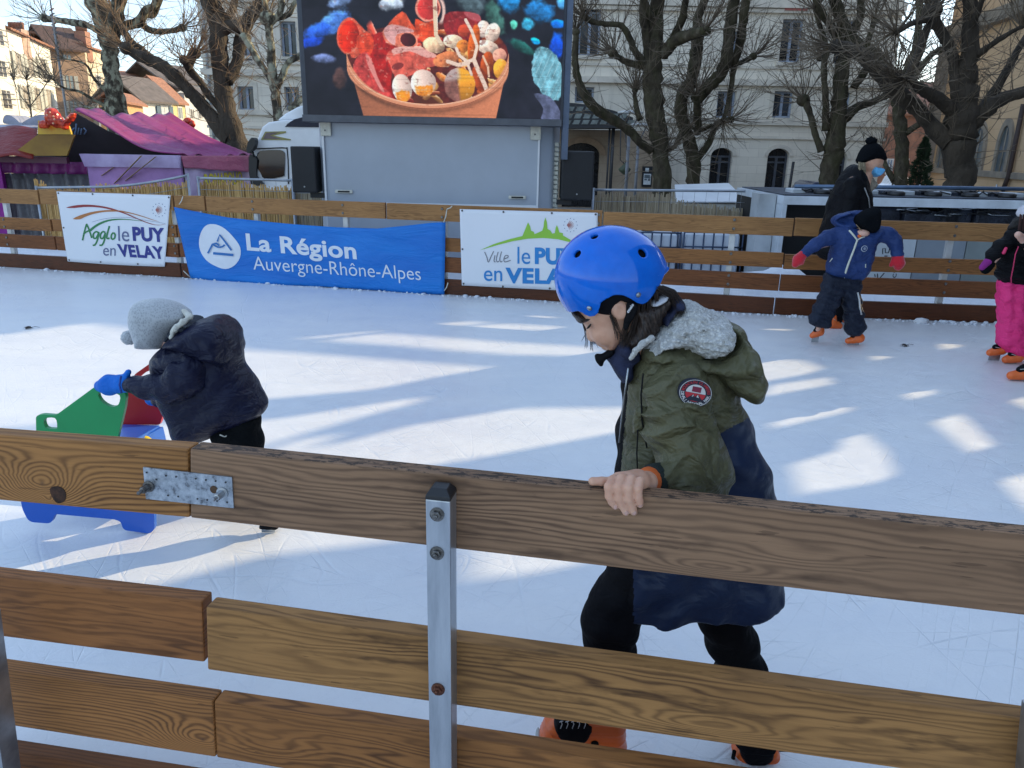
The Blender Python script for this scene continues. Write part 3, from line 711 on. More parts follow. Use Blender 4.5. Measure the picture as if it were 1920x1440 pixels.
paint(m, shade((120, 185, 205), .55+.8*n2)); paint(m*veins, (200, 225, 235), .5); paint(pg([(1000, 175), (1030, 180), (1050, 205), (1048, 222), (1015, 222), (1018, 200)]), shade((110, 120, 160), .5+.6*n2))
# cup
paint(pg([(655, 118), (668, 90), (710, 70), (800, 58), (890, 60), (940, 85), (952, 115), (948, 150), (925, 178), (870, 200), (800, 207), (735, 198), (690, 178), (664, 150)]), shade((96, 34, 28), .6+.8*n2))
_rf = random.Random(12); _in = np.clip(1-((PXc-803)/150)**2-((PYc-118)/88)**2, 0, 1)*6
for _k in range(70):
    cx = _rf.uniform(665, 940); cy = _rf.uniform(66, 188); left = cx < 800 + _rf.uniform(-30, 30)
    c = _rf.choice([(206, 52, 40), (226, 84, 64), (176, 34, 34), (238, 150, 134), (150, 30, 30)]) if left else _rf.choice([(222, 132, 62), (240, 206, 180), (190, 92, 40), (232, 168, 96), (150, 66, 34), (244, 222, 206)])
    m, u, v = el(cx, cy, _rf.uniform(7, 22), _rf.uniform(4, 10), _rf.uniform(-80, 80), .12, .9, _k); m = m*np.clip(_in, 0, 1); paint(m, shade(c, np.clip(1.05-.45*v+.5*(n2-.5), .3, 1.35))); paint(m*np.clip((-v-.45)*5, 0, 1), (255, 226, 210), .5)
def roll(cx, cy, rx, ry, an, cin, crim, tube=None):
    if tube is not None: paint(pg(tube), shade(crim, .75+.5*n2))
    m, u, v = el(cx, cy, rx, ry, an, .08, .12, int(cy)); paint(m, shade(crim, .95+.4*n2)); m, u, v = el(cx, cy, rx*.84, ry*.86, an, .08, .1, int(cy)+2); paint(m, shade(cin, np.clip(1.0-.35*u+.3*(n2-.5), .3, 1.3)))
paint(pg([(695, 88), (725, 74), (742, 92), (738, 130), (735, 170), (742, 195), (700, 180), (680, 130)]), shade((168, 28, 24), .7+.7*n2))
roll(660, 83, 23, 32, 12, (238, 44, 14), (206, 84, 60), [(662, 52), (690, 72), (698, 82), (676, 116), (660, 112)])
paint(pg([(676, 82), (700, 78), (705, 100), (690, 122), (676, 104)]), shade((222, 70, 42), .7+.7*n2))
paint(pg([(728, 70), (758, 40), (775, 60), (790, 80), (760, 80)]), shade((212, 80, 48), .7+.7*n2))
roll(805, 34, 24, 23, 0, (198, 54, 50), (226, 140, 120)); paint(el(828, 38, 10, 24, 0, .3)[0]-el(824, 38, 8, 20, 0, .3)[0], (238, 200, 190))
paint(pg([(835, 44), (870, 38), (898, 45), (900, 66), (880, 84), (840, 80)]), shade((142, 34, 38), .65+.8*n2)); paint(pg([(870, 39), (896, 42), (900, 54), (880, 50)]), (196, 96, 104), .8)
paint(pg([(782, 52), (800, 58), (818, 55), (822, 80), (800, 92), (785, 78)]), shade((214, 70, 34), .6+.9*n2))
roll(768, 87, 18, 14, 8, (74, 24, 28), (222, 118, 92), [(722, 74), (738, 62), (770, 68), (786, 90), (764, 102), (744, 98), (728, 92)])
paint(pg([(724, 72), (738, 62), (772, 68), (778, 74), (748, 78), (744, 96), (730, 88)]), shade((226, 168, 166), .8+.4*n2))
paint(pg([(665, 140), (676, 116), (694, 110), (706, 136), (712, 160), (732, 178), (738, 192), (708, 182), (690, 168)]), shade((198, 66, 62), .6+.9*n2)); paint(pg([(690, 112), (700, 122), (710, 150), (722, 176), (714, 172), (700, 146), (692, 128)]), (236, 160, 152), .8)
paint(pg([(728, 118), (738, 104), (790, 100), (818, 112), (822, 128), (800, 134), (770, 148), (742, 148), (734, 130)]), shade((214, 92, 76), .7+.7*n2)); paint(pg([(738, 104), (760, 98), (800, 102), (820, 114), (800, 116), (770, 106), (744, 112)]), (238, 186, 178), .85)
paint(el(748, 132, 12, 6, -15)[0], (120, 40, 40), .8)
# mushrooms, potatoes, sauce
for (cx, cy, rx, ry, an, c) in ((815, 95, 22, 14, 10, (236, 196, 160)), (850, 88, 20, 12, 0, (240, 214, 186)), (868, 96, 12, 12, 0, (214, 122, 48)), (838, 118, 26, 13, -15, (206, 120, 74)), (905, 66, 12, 15, 0, (238, 216, 204)), (922, 72, 14, 18, 20, (232, 206, 190)), (912, 96, 22, 12, 10, (236, 208, 190)), (935, 110, 14, 12, 0, (214, 150, 130)), (888, 92, 11, 34, 8, (196, 88, 26)), (912, 125, 12, 22, 10, (176, 74, 24)), (900, 152, 14, 26, -24, (156, 62, 22)), (938, 134, 14, 19, 0, (226, 156, 50)), (870, 70, 12, 12, 0, (186, 66, 40))):
    m, u, v = el(cx, cy, rx, ry, an, .1, .22, int(cx)); paint(m, shade(c, np.clip(1.05-.3*u-.25*v+.6*(n2-.5), .3, 1.3)))
for (cx, cy, rx, ry, k) in ((755, 170, 19, 25, 0), (795, 160, 24, 24, 0), (862, 162, 30, 30, 1)):
    m, u, v = el(cx, cy, rx, ry, -8, .06, .1, int(cx))
    if k == 0:
        paint(m, shade((240, 212, 200), 1.05-.25*u)); paint(m*np.clip((v-.15+.5*(n2-.5))*8, 0, 1)*np.clip((.75-np.abs(u))*6, 0, 1), shade((222, 132, 34), .9+.5*n2))
    else:
        paint(m, shade((128, 84, 76), .7+.8*n2)); paint(m*np.clip((u+.15)*6, 0, 1), shade((226, 150, 40), np.clip(1.1-.4*v, .5, 1.2))); paint(m*np.clip((-v-.2)*4, 0, 1)*np.clip((.2-u)*5, 0, 1), (206, 190, 190), .8)
paint(el(800, 190, 40, 10, 0, .4)[0], (92, 48, 24), .6)
def stroke(pts, wd, c, a=1.0):
    d = np.full(PXc.shape, 1e9)
    for (x0, y0), (x1, y1) in zip(pts[:-1], pts[1:]):
        ex, ey = x1-x0, y1-y0; t = np.clip(((PXc-x0)*ex+(PYc-y0)*ey)/(ex*ex+ey*ey), 0, 1); d = np.minimum(d, np.hypot(PXc-x0-ex*t, PYc-y0-ey*t))
    paint(np.clip((wd-d)/1.2, 0, 1), c, a)
stroke([(816, -80), (817, 0), (818, 50), (819, 78), (828, 92)], 4.2, (238, 214, 184)); stroke([(820, 0), (822, 70)], 1.2, (250, 240, 226))
stroke([(873, 52), (884, 70), (894, 96), (888, 118), (876, 122), (862, 112), (856, 100)], 3.4, (244, 222, 206)); stroke([(888, 118), (896, 136), (908, 160), (912, 170)], 4.5, (240, 214, 196)); stroke([(876, 124), (884, 144)], 3, (240, 214, 196)); stroke([(840, 122), (860, 128), (878, 124)], 4, (238, 210, 192)); stroke([(905, 112), (914, 130), (916, 146)], 2.5, (240, 200, 170))
# cup body in front: below the elliptical rim
ex_ = (PXc-803)/149.0; ya_ = 118+82*np.sqrt(np.clip(1-ex_**2, 0, 1)); xl_ = 655+(PYc-120)*.26; xr_ = 952-(PYc-120)*.215
body = np.clip((PYc-ya_)/1.2, 0, 1)*np.clip((PXc-xl_)/1.2, 0, 1)*np.clip((xr_-PXc)/1.2, 0, 1)*(np.abs(ex_) < 1.02)
paint(body, shade((208, 128, 92), np.clip(.80+.10*(n3-.5)+.28*((PXc-680)/260)-.25*np.exp(-((PYc-ya_-9)/5)**2), .5, 1.25)))
rim_ = np.abs(PYc-ya_)/(1+.6*np.abs(ex_)**6*6); inx = (np.abs(ex_) < .999)
paint(np.clip((4.2-np.hypot(rim_, 0))/1.2, 0, 1)*inx, (224, 150, 114)); paint(np.clip((1.3-np.abs(PYc-ya_+2.2))/1.0, 0, 1)*inx, (250, 200, 168)); paint(np.clip((1.0-np.abs(PYc-ya_-4.8))/1.0, 0, 1)*inx, (140, 74, 52), .8)
# back rim
yb_ = 112-50*np.sqrt(np.clip(1-ex_**2, 0, 1)); 
# glossy highlights and dark creases over the food
food = np.clip((Cc[..., 0]-120)/60, 0, 1)*np.clip((ya_-PYc)/4, 0, 1)*(np.abs(ex_) < 1.15)
hn = fbm(PXc*1.0, PYc*1.3, 7, 31); paint(food*np.clip((hn-.66)*7, 0, 1), (255, 226, 206), .45); hn2 = fbm(PXc, PYc*1.4, 9, 57); paint(food*np.clip((.33-hn2)*7, 0, 1), (110, 34, 26), .45)
scan = .90+.10*np.sin(PYc*2.6)*np.cos(PXc*2.6); row = 1-.10*(vnoise(PXc*0.02, PYc, 2.2, 7) > .8)
Cc = np.clip(Cc*scan[..., None]*row[..., None]*(.97+.06*rg.rand(NZp, NXp, 1)), 0, 255)
c8 = Cc/255.0; lin = np.where(c8 <= .04045, c8/12.92, ((c8+.055)/1.055)**2.4)
me = bpy.data.meshes.new('picture')
gx = np.linspace(sx0, sx1, NXp+1); gz = sz0+np.linspace(0, SH, NZp+1)
vx, vz = np.meshgrid(gx, gz); vv = np.stack([vx.ravel(), np.full(vx.size, YS), vz.ravel()], 1)
ii, jj = np.meshgrid(np.arange(NXp), np.arange(NZp)); k = (jj*(NXp+1)+ii).ravel(); F = np.stack([k, k+1, k+NXp+2, k+NXp+1], 1)
me.vertices.add(len(vv)); me.vertices.foreach_set('co', vv.astype(np.float32).ravel()); me.loops.add(F.size); me.loops.foreach_set('vertex_index', F.astype(np.int32).ravel())
me.polygons.add(len(F)); me.polygons.foreach_set('loop_start', np.arange(0, F.size, 4, dtype=np.int32)); me.polygons.foreach_set('loop_total', np.full(len(F), 4, np.int32)); me.update(calc_edges=True)
at = me.color_attributes.new('picture', 'FLOAT_COLOR', 'CORNER'); lc = np.ones((len(F), 4, 4), np.float32); lc[:, :, :3] = lin.reshape(-1, 1, 3); at.data.foreach_set('color', lc.ravel())
t = NT('led_picture'); a_ = t.n('Attribute'); a_.attribute_name = 'picture'; t.col((.01, .01, .012)); t.p(.5, 0, .3); t.L(a_.outputs['Color'], t.b.inputs['Emission Color']); t.b.inputs['Emission Strength'].default_value = .40
SCR = thing('video_screen', 'huge lit outdoor screen showing a paper cup of ham, potatoes and sauce', 'screen', ((sx0+sx1)/2, YS, sz0))
me2 = MB().mm((sx0-.07, YS+.03, sz0-.09), (sx1+.04, YS+.38, sz0+SH)).mesh(); bevel(me2, .01, 1)
add('housing', me2, mat('screen_housing', (.05, .055, .07), .5), SCR); add('display', me, t.mat, SCR)
MB().mm((sx1+.042, YS+.06, sz0-.5), (sx1+.12, YS+.4, sz0+SH)).to('side_column', mat('blue_grey_steel', (.10, .13, .19), .45, .3), SCR)
MB().mm((sx0-.07, YS-.01, sz0-.085), (sx1+.02, YS+.028, sz0-.002)).to('bottom_rail', mat('dark_rail', (.09, .095, .11), .5), SCR)
# ------------------------------------------------------------------ lorry cab
YC = 16.0
CB = thing('lorry_cab', 'white lorry cab with dark side window behind the left loudspeaker', 'lorry', (W(540, 400, YC).x, YC, GZ))
def PXP(pts, Y, n=0): return [W(p[0], p[1], Y) for p in (cr(pts, n) if n else pts)]
me = MB().prism(PXP([(474, 470), (470, 330), (472, 288), (479, 276), (484, 256), (491, 238), (503, 229), (530, 225), (640, 222), (640, 470)], YC), V(0, 2.4, 0)).mesh(); bevel(me, .05, 3); add('body', me, WPAINT, CB)
me = MB().prism(PXP([(518, 226), (534, 213), (556, 201), (585, 191), (640, 188), (640, 224)], YC+.3), V(0, 1.8, 0)).mesh(); bevel(me, .06, 3); add('roof_deflector', me, WPAINT, CB)
gl = mat('dark_glass', (.008, .01, .016), .08, 0, .8, .1)
wn_ = MB().prism(PXP([(483, 287), (494, 282), (524, 281), (532, 285), (534, 292), (533, 324), (529, 331), (497, 336), (489, 325), (480, 308)], YC-.03, 2), V(0, .028, 0)).to('side_window', gl, CB)
MB().tube(PXP([(538, 276), (540, 300), (541, 345)], YC-.012), .012, 6).to('door_gap', BLACKP, CB)
MB().tube(PXP([(478, 279), (530, 277), (538, 278)], YC-.012), .012, 6).to('door_gap', BLACKP, CB)
MB().prism(PXP([(536, 236), (545, 228), (566, 220), (640, 214), (640, 236), (545, 238)], YC-.02, 2), V(0, .3, 0)).to('air_grille', mat('mesh_dark', (.02, .02, .035), .6, bump=.6, bs=90, bd=.02), CB)
ch = [(489, 262), (497, 247), (536, 246), (536, 249), (512, 254), (545, 261), (545, 263)]
MB().prism(PXP(ch, YC-.012), V(0, .011, 0)).to('chevron', mat('chevron_olive', (.30, .27, .08), .5), CB)
MB().prism(PXP([(493, 260), (499, 249), (524, 248), (506, 254), (530, 261)], YC-.016), V(0, .003, 0)).to('chevron', mat('chevron_brown', (.17, .12, .12), .5), CB)
me = MB().prism(PXP([(462, 285), (464, 268), (472, 258), (478, 262), (476, 276), (468, 286)], YC-.25, 2), V(0, .2, 0)).mesh(); add('mirror', me, BLACKP, CB)
MB().tube([W(474, 285, YC-.2), W(478, 300, YC)], .02, 6).to('mirror_arm', BLACKP, CB)
MB().prism(PXP([(466, 296), (472, 290), (482, 300), (480, 330), (494, 345), (470, 345)], YC-.1, 2), V(0, .09, 0)).to('mirror', BLACKP, CB)
# ================================================================== fair stall with purple roof
def patch(P00, P10, P11, P01, nu, nv, disp, m=0, mb=None):
    mb = mb or MB(); k = len(mb.v)
    for j in range(nv+1):
        for i in range(nu+1):
            u, v = i/nu, j/nv; p = P00*(1-u)*(1-v)+P10*u*(1-v)+P11*u*v+P01*(1-u)*v; mb.v.append(p+disp(u, v))
    for j in range(nv):
        for i in range(nu):
            a = k+j*(nu+1)+i; mb.face((a, a+1, a+nu+2, a+nu+1), m, True)
    return mb
def solid(o, t=.01):
    md = o.modifiers.new('thickness', 'SOLIDIFY'); md.thickness = t; return o
def tarp(name, c, c2=None, rough=.38):
    t = NT(name); t.p(rough, 0, .4); o = t.obj(); t.col(t.ramp(t.noise(o, .9, 5, .6), [(.3, c2 or tuple(x*.7 for x in c)), (.7, c)])); t.bump(t.noise(t.mapping(o, (1, 1, 2.5)), 1.8, 5, .6), .5, .12); return t.mat
PUR = tarp('purple_tarpaulin', (.33, .06, .19), (.23, .035, .14)); PURD = tarp('purple_wall_tarpaulin', (.20, .02, .16)); 
YP = 16.0
ST = thing('fair_stall', 'fairground stall with big purple tarpaulin roof behind the left banner', 'stall', (W(300, 400, YP).x, YP, GZ))
R1, R2, C1, C2 = W(140, 209, YP), W(318, 217, YP+4.5), W(340, 294, YP), W(478, 293, YP+3.2)
R2b = W(345, 236, YP+4.5)
def dsp(u, v):
    s = -.18*math.sin(math.pi*v)*(1-.4*u)+.05*math.sin(u*14+v*2)*(1-v)*.9+.035*math.sin(u*31+1)+ .03*math.sin(u*9+v*7)
    return V(0.05*math.sin(v*6), 0, s)
mb = patch(R1, R2, C2, C1, 64, 30, dsp); o = mb.to('roof', PUR, ST, recalc=False); solid(o, .02)
VB1, VB2 = W(345, 315, YP-.02), W(482, 324, YP+3.1)
mb = patch(C1+V(0, -.03, .02), C2+V(0, -.03, .02), VB2, VB1, 60, 8, lambda u, v: V(0, -.05*math.sin(u*26)*v+.04*math.sin(u*11), 0)); o = mb.to('valance', tarp('purple_valance', (.45, .12, .19), (.30, .06, .13)), ST, recalc=False); solid(o, .01)
SW = mat('stall_side_lilac', (.52, .42, .56), .6, var=.25, vs=1.5, c2=(.36, .26, .42))
q = [C1+V(.02, .05, -.1), C2+V(-.1, .05, -.1)]
mb = MB(); mb.hexa([V(q[0].x, q[0].y, GZ), V(q[1].x, q[1].y, GZ), V(q[1].x-.05, q[1].y+.1, GZ), V(q[0].x-.05, q[0].y+.1, GZ), V(q[0].x, q[0].y, q[0].z), V(q[1].x, q[1].y, q[1].z), V(q[1].x-.05, q[1].y+.1, q[1].z), V(q[0].x-.05, q[0].y+.1, q[0].z)])
SWO = mb.to('side_wall', SW, ST)
# text helper
def text_mesh(s, size=1.0, bold=0.0, ext=0.0, space=1.0, res=4, align='LEFT'):
    cu = bpy.data.curves.new('t', 'FONT'); cu.body = s; cu.size = size; cu.offset = bold; cu.extrude = ext; cu.space_character = space; cu.resolution_u = res; cu.align_x = align
    o = bpy.data.objects.new('t', cu); COL.objects.link(o); dg = bpy.context.evaluated_depsgraph_get(); dg.update()
    me = bpy.data.meshes.new_from_object(o.evaluated_get(dg)); bpy.data.objects.remove(o); bpy.data.curves.remove(cu); return me
YEL = mat('yellow_letters', (.75, .62, .03), .5)
def text_on(s, name, m, parent, O, U, Vv, wid, hei, off, bold=0.0, ext=.002, cond=None, space=1.0):
    """fit text into parallelogram O + U*wid, O + V*hei; off = offset vector towards the viewer"""
    me = text_mesh(s, 1.0, bold, ext, space); co = np.zeros(len(me.vertices)*3); me.vertices.foreach_get('co', co); co = co.reshape(-1, 3)
    a, b = co[:, :2].min(0), co[:, :2].max(0); n = U.cross(Vv).normalized()
    for v in me.vertices:
        x = (v.co.x-a[0])/(b[0]-a[0])*wid; y = (v.co.y-a[1])/(b[1]-a[1])*hei; v.co = O+U*x+Vv*y+n*v.co.z+off
    return add(name, me, m, parent)
dU = (q[1]-q[0]); dU.z = 0; Lq = dU.length; dU.normalize(); nq = V(dU.y, -dU.x, 0)
p0 = OP(384, 352, q[0], nq); p1 = OP(455, 352, q[0], nq); ph = OP(384, 326, q[0], nq)
text_on('ROMAPOLIO', 'lettering', YEL, SWO, p0, dU, Z_, (p1-p0).length, ph.z-p0.z, nq*(.012 if nq.y < 0 else -.012), bold=.02)
# front counter panel
LIL = mat('lilac_front', (.46, .38, .58), .6, var=.2, vs=2.5, c2=(.34, .24, .44))
F1, F2 = W(158, 300, YP-.25), W(337, 300, YP-.05)
def fz(py): return W(250, py, YP-.15).z
mb = MB(); mb.hexa([V(F1.x+.04, F1.y, GZ), V(F2.x, F2.y, GZ), V(F2.x, F2.y+.1, GZ), V(F1.x+.04, F1.y+.1, GZ), V(F1.x+.04, F1.y, fz(313)), V(F2.x, F2.y, fz(313)), V(F2.x, F2.y+.1, fz(313)), V(F1.x+.04, F1.y+.1, fz(313))])
FW = mb.to('front_wall', mat('lilac_lower', (.36, .19, .42), .6, var=.2, vs=2, c2=(.25, .13, .30)), ST)
mb = MB(); mb.hexa([V(F1.x+.02, F1.y-.06, fz(313.5)), V(F2.x, F2.y-.06, fz(313.5)), V(F2.x, F2.y+.1, fz(313.5)), V(F1.x+.02, F1.y+.1, fz(313.5)), V(F1.x-.02, F1.y-.12, fz(290)), V(F2.x+.02, F2.y-.12, fz(290)), V(F2.x+.02, F2.y+.08, fz(290)), V(F1.x-.02, F1.y+.08, fz(290))])
mb.to('counter_panel', LIL, ST)
MUS = mat('mustard_brush', (.42, .30, .12), .7)
for a, b in (((205, 345), (262, 292)), ((225, 340), (288, 294)), ((182, 330), (205, 314))):
    p, r_ = W(*a, YP-.40), W(*b, YP-.40); p.y = r_.y = 0
    ya = F1.y+(F2.y-F1.y)*(p.x-F1.x)/(F2.x-F1.x)
    MB().beam(V(p.x, ya-.004, p.z), V(r_.x, ya-.135 if b[1] < 313 else ya-.004, r_.z), .004, .07, up=(0, -1, 0)).to('brush_stroke', MUS, FW)
# back wall and gable sheet, near-black to paint the shade inside the stall
DK = mat('stall_inner_shade', (.016, .010, .014), .8)
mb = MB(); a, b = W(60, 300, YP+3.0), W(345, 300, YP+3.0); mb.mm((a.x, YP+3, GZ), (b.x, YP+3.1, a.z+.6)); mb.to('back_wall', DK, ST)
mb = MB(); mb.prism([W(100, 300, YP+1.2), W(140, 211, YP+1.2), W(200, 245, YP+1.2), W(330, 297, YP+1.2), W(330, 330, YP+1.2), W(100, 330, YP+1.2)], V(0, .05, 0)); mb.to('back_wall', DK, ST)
# faint blue-white sign writing inside the gable
BW = mat('faint_blue_sign', (.10, .15, .24), .6)
for k, pts in enumerate(([(142, 245), (140, 252), (134, 256), (133, 246), (140, 240)], [(143, 232), (142, 254)], [(148, 240), (147, 252), (152, 252), (153, 241)], [(157, 240), (162, 245), (158, 252)])):
    MB().tube([W(a, b, YP+1.1) for a, b in pts], .016, 5).to('painted_scroll', BW, ST)
# neighbouring red/yellow stall
ST2 = thing('fair_stall', 'red and yellow fairground stall with lobster sign at the far left', 'stall', (W(30, 400, YP).x, YP, GZ))
RED = tarp('dark_red_tarpaulin', (.22, .012, .008)); 
mb = patch(W(-160, 236, YP+.4), W(70, 240, YP+.4), W(62, 296, YP-.4), W(-160, 290, YP-.6), 30, 12, lambda u, v: V(0, 0, .03*math.sin(u*17))); solid(mb.to('awning', RED, ST2, recalc=False), .02)
GRC = mat('grey_lavender_canopy', (.34, .35, .42), .6)
solid(patch(W(-160, 232, YP+1), W(72, 236, YP+1), W(72, 241, YP+.5), W(-160, 240, YP+.5), 8, 2, lambda u, v: V(0, 0, 0)).to('roof_edge', GRC, ST2, recalc=False), .02)
mb = MB(); mb.prism(PXP(cr([(8, 232), (6, 222), (10, 216), (18, 216), (28, 222), (40, 233), (38, 234)], 3), YP+1.1), V(0, .6, 0)); me = mb.mesh(); add('roof_scallop', me, GRC, ST2)
mb = MB(); mb.prism(PXP(cr([(40, 233), (55, 222), (66, 217), (80, 215), (92, 222), (90, 240), (60, 240)], 3), YP+1.1), V(0, .6, 0)); add('roof_scallop', mb.mesh(), GRC, ST2)
YLW = mat('yellow_panel', (.62, .42, .02), .45, c2=(.50, .25, .02), vs=2); YLD = mat('ochre_panel', (.30, .17, .015), .6, c2=(.16, .07, .01), vs=1.2)
mb = MB(); mb.prism(PXP([(19, 292), (70, 253), (140, 253), (125, 292)], YP-.3), V(0, .05, 0)); mb.to('slanted_panel', YLD, ST2)
mb = MB(); mb.prism(PXP([(71, 252), (71, 226), (88, 226), (100, 238), (128, 236), (134, 252)], YP-.32), V(0, .06, 0)); mb.to('sign_panel', YLW, ST2)
LOB = NT('lobster_red'); LOB.p(.25, 0, .6); LOB.col(LOB.ramp(LOB.noise(LOB.obj(), 9, 3), [(.35, (.30, .01, .006)), (.7, (.75, .07, .01))])); LOB = LOB.mat
f_l = [poly2(cr([(86, 212), (89, 204), (97, 202), (104, 205), (112, 216), (122, 232), (126, 242), (116, 236), (110, 240), (100, 237), (92, 230), (86, 224)], 3), YP-.45), poly2(cr([(112, 236), (122, 226), (132, 214), (141, 213), (139, 224), (130, 232), (124, 244)], 3), YP-.45), poly2(cr([(73, 228), (84, 226), (92, 232), (90, 239), (80, 241), (73, 238)], 3), YP-.45)]
def f(P):
    d = infl(P, f_l[0], YP-.45, .14, .12); d = smin(d, infl(P, f_l[1], YP-.45, .10, .09), .03); d = smin(d, infl(P, f_l[2], YP-.42, .07, .08), .03)
    return d-.012*np.abs(np.sin(P[:, 0]*48)*np.sin(P[:, 2]*48))
l3 = np.concatenate(f_l); me = mesh_sdf(f, (l3[:, 0].min()-.05, YP-.7, l3[:, 1].min()-.05), (l3[:, 0].max()+.05, YP-.2, l3[:, 1].max()+.05), .014); LO = add('lobster_sign', me, LOB, ST2)
rb = random.Random(2); BU = mat('bulb_glass', (.85, .45, .25), .15, 0, .8); nb = 0
for k in range(60):
    px, py = rb.uniform(84, 140), rb.uniform(203, 243); q = W(px, py, YP-.45); 
    P_ = np.array([[q.x, YP-.45, q.z]], np.float32)
    if f(P_)[0] < -.05: MB().sphere((q.x, YP-.59, q.z), .020, 6, 4).to('bulb', BU, LO); nb += 1
    if nb > 26: break
mb = MB(); mb.mm((W(-160, 300, YP).x, YP-.1, W(0, 304, YP).z), (W(130, 300, YP).x, YP-.0, W(0, 292, YP).z)); mb.to('beam', mat('plum_beam', (.10, .02, .05), .5), ST2)
solid(patch(W(-160, 300, YP+.3), W(165, 304, YP+.3), W(165, 327, YP+.3), W(-160, 322, YP+.3), 60, 4, lambda u, v: V(0, .06*math.sin(u*60), 0)).to('curtain', PURD, ST2, recalc=False), .01)
mg = mat('magenta_wall', (.28, .01, .26), .6); MB().mm((W(-160, 400, YP+.2).x, YP+.2, GZ), (W(12, 380, YP+.2).x, YP+.3, W(0, 302, YP).z)).to('wall', mg, ST2)
gt = tarp('grey_tarpaulin', (.17, .17, .18), (.09, .085, .09)); solid(patch(W(8, 325, YP+.4), W(166, 322, YP+.4), V(W(166, 325, YP+.4).x, YP+.4, GZ), V(W(8, 325, YP+.4).x, YP+.4, GZ), 50, 6, lambda u, v: V(0, .05*math.sin(u*40), 0)).to('grey_sheet', gt, ST2, recalc=False), .01)
# small second ornament over the purple roof
mb = MB(); c = W(352, 228, YP+4.6); mb.sphere(c, (.12, .1, .1), 10, 8); mb.sphere(c+V(.10, 0, -.06), (.09, .08, .1), 10, 8); mb.to('roof_ornament', LOB, ST)
# ================================================================== reed screening on site fence
RED_ = NT('reeds'); RED_.p(.8, 0, .2); o = RED_.obj(); st = RED_.noise(RED_.mapping(o, (60, 60, 1.2)), 1, 3, .7); bg_ = RED_.noise(RED_.mapping(o, (2, 2, 1)), 1, 3)
def reedmat(nm, a, b, c):
    t = NT(nm); t.p(.8, 0, .2); o = t.obj(); s = t.noise(t.mapping(o, (55, 20, 1.5)), 1, 3, .75); g = t.noise(t.mapping(o, (1.6, 1, .8)), 1, 3, .6)
    c1 = t.ramp(s, [(.3, c), (.5, a), (.75, b)]); t.col(t.mix(t.m('MULTIPLY', t.m('SUBTRACT', g, .5, clamp=True), 3, clamp=True), c1, c)); t.bump(s, .6, .01); return t.mat
RM1 = reedmat('reeds_golden', (.62, .38, .14), (.78, .54, .24), (.28, .15, .06)); RM2 = reedmat('reeds_grey', (.46, .37, .25), (.60, .50, .36), (.22, .16, .10))
FT = mat('fence_tube', (.36, .38, .41), .4, .7, var=.1)
bpy.data.materials.remove(RED_.mat)
def reed_fence(pa, pb, Y, toprail, reedtop, m, label, frac=1.0, seed=1, gaps=()):
    a, b = W(pa, 350, Y), W(pb, 350, Y); T = thing('reed_fence', label, 'fence', ((a.x+b.x)/2, Y, GZ), 'site fences covered with reed')
    ra = random.Random(seed); mb = MB(); px = pa; hj = 0
    while px < pb:
        w_ = ra.uniform(.9, 2.4); x0 = W(px, 350, Y).x; x1 = W(px+w_, 350, Y).x
        yt = reedtop(px)
        if yt is not None:
            hj = .7*hj+ra.uniform(-2.2, 2.2); zt_ = W(px, yt+hj+ra.choice((0, 0, 0, -3, 2)), Y).z; yy = Y+ra.uniform(-.012, .012); le = ra.uniform(-.03, .03)
            mb.hexa([V(x0, yy, GZ+.02), V(x1, yy, GZ+.02), V(x1, yy+.008, GZ+.02), V(x0, yy+.008, GZ+.02), V(x0+le, yy, zt_), V(x1+le, yy, zt_), V(x1+le, yy+.008, zt_), V(x0+le, yy+.008, zt_)])
        px += w_
    bk = [x for x in np.linspace(pa, pb, 24) if reedtop(x) is not None]; a_ = W(bk[0], 360, Y+.03); 
    for x, x2 in zip(bk[:-1], bk[1:]): z_ = W((x+x2)/2, reedtop((x+x2)/2)+6, Y).z; mb.mm((W(x, 360, Y).x, Y+.02, GZ+.02), (W(x2, 360, Y).x, Y+.035, z_))
    props(mb.to('reeds', m, T), kind='stuff')
    pts = [W(x, toprail(x), Y-.05) for x in np.linspace(pa, pb, 12)]
    MB().tube(pts, .019, 8).to('rail', FT, T); MB().tube([p-Z_*.17 for p in pts], .004, 5).to('wire', FT, T)
    for x in (pa, pb): p = W(x, toprail(x), Y-.05); MB().tube([V(p.x, p.y, GZ), p+Z_*.03], .021, 8).to('post', FT, T)
    for x in np.arange(pa+14, pb, 22):
        p = W(x, toprail(x), Y-.055); MB().tube([V(p.x, p.y, p.z-.9), p], .0022, 4, cap=False).to('wire', FT, T)
reed_fence(68, 352, 12.4, lambda x: 352-(x-68)*.012-22*max(0, (x-200)/152)**1.6*.9, lambda x: 326+(x-60)*.9 if x < 85 else 354-(x > 180)*6-(x > 260)*4, RM1, 'site fence with golden reed screening behind the left white banner', seed=1)
reed_fence(371, 548, 12.3, lambda x: 334+(x-371)*.025, lambda x: (341 if x < 450 else 346 if x < 495 else 351), RM1, 'site fence with sunlit reed screening between purple stall and lorry cab', seed=2)
reed_fence(550, 604, 12.4, lambda x: 341, lambda x: 350, RM2, 'short grey reed screening right behind the left loudspeaker', seed=5)
reed_fence(1113, 1416, 12.0, lambda x: 356+(x-1113)*.008, lambda x: 364 if x < 1262 else (376+(x-1262)*.12 if x < 1404 else 368), RM2, 'site fence with grey reed screening right of the screen trailer', seed=3)
reed_fence(1424, 1470, 12.1, lambda x: 359, lambda x: 366, RM2, 'last narrow reed screening panel beside the cooling unit', seed=4)
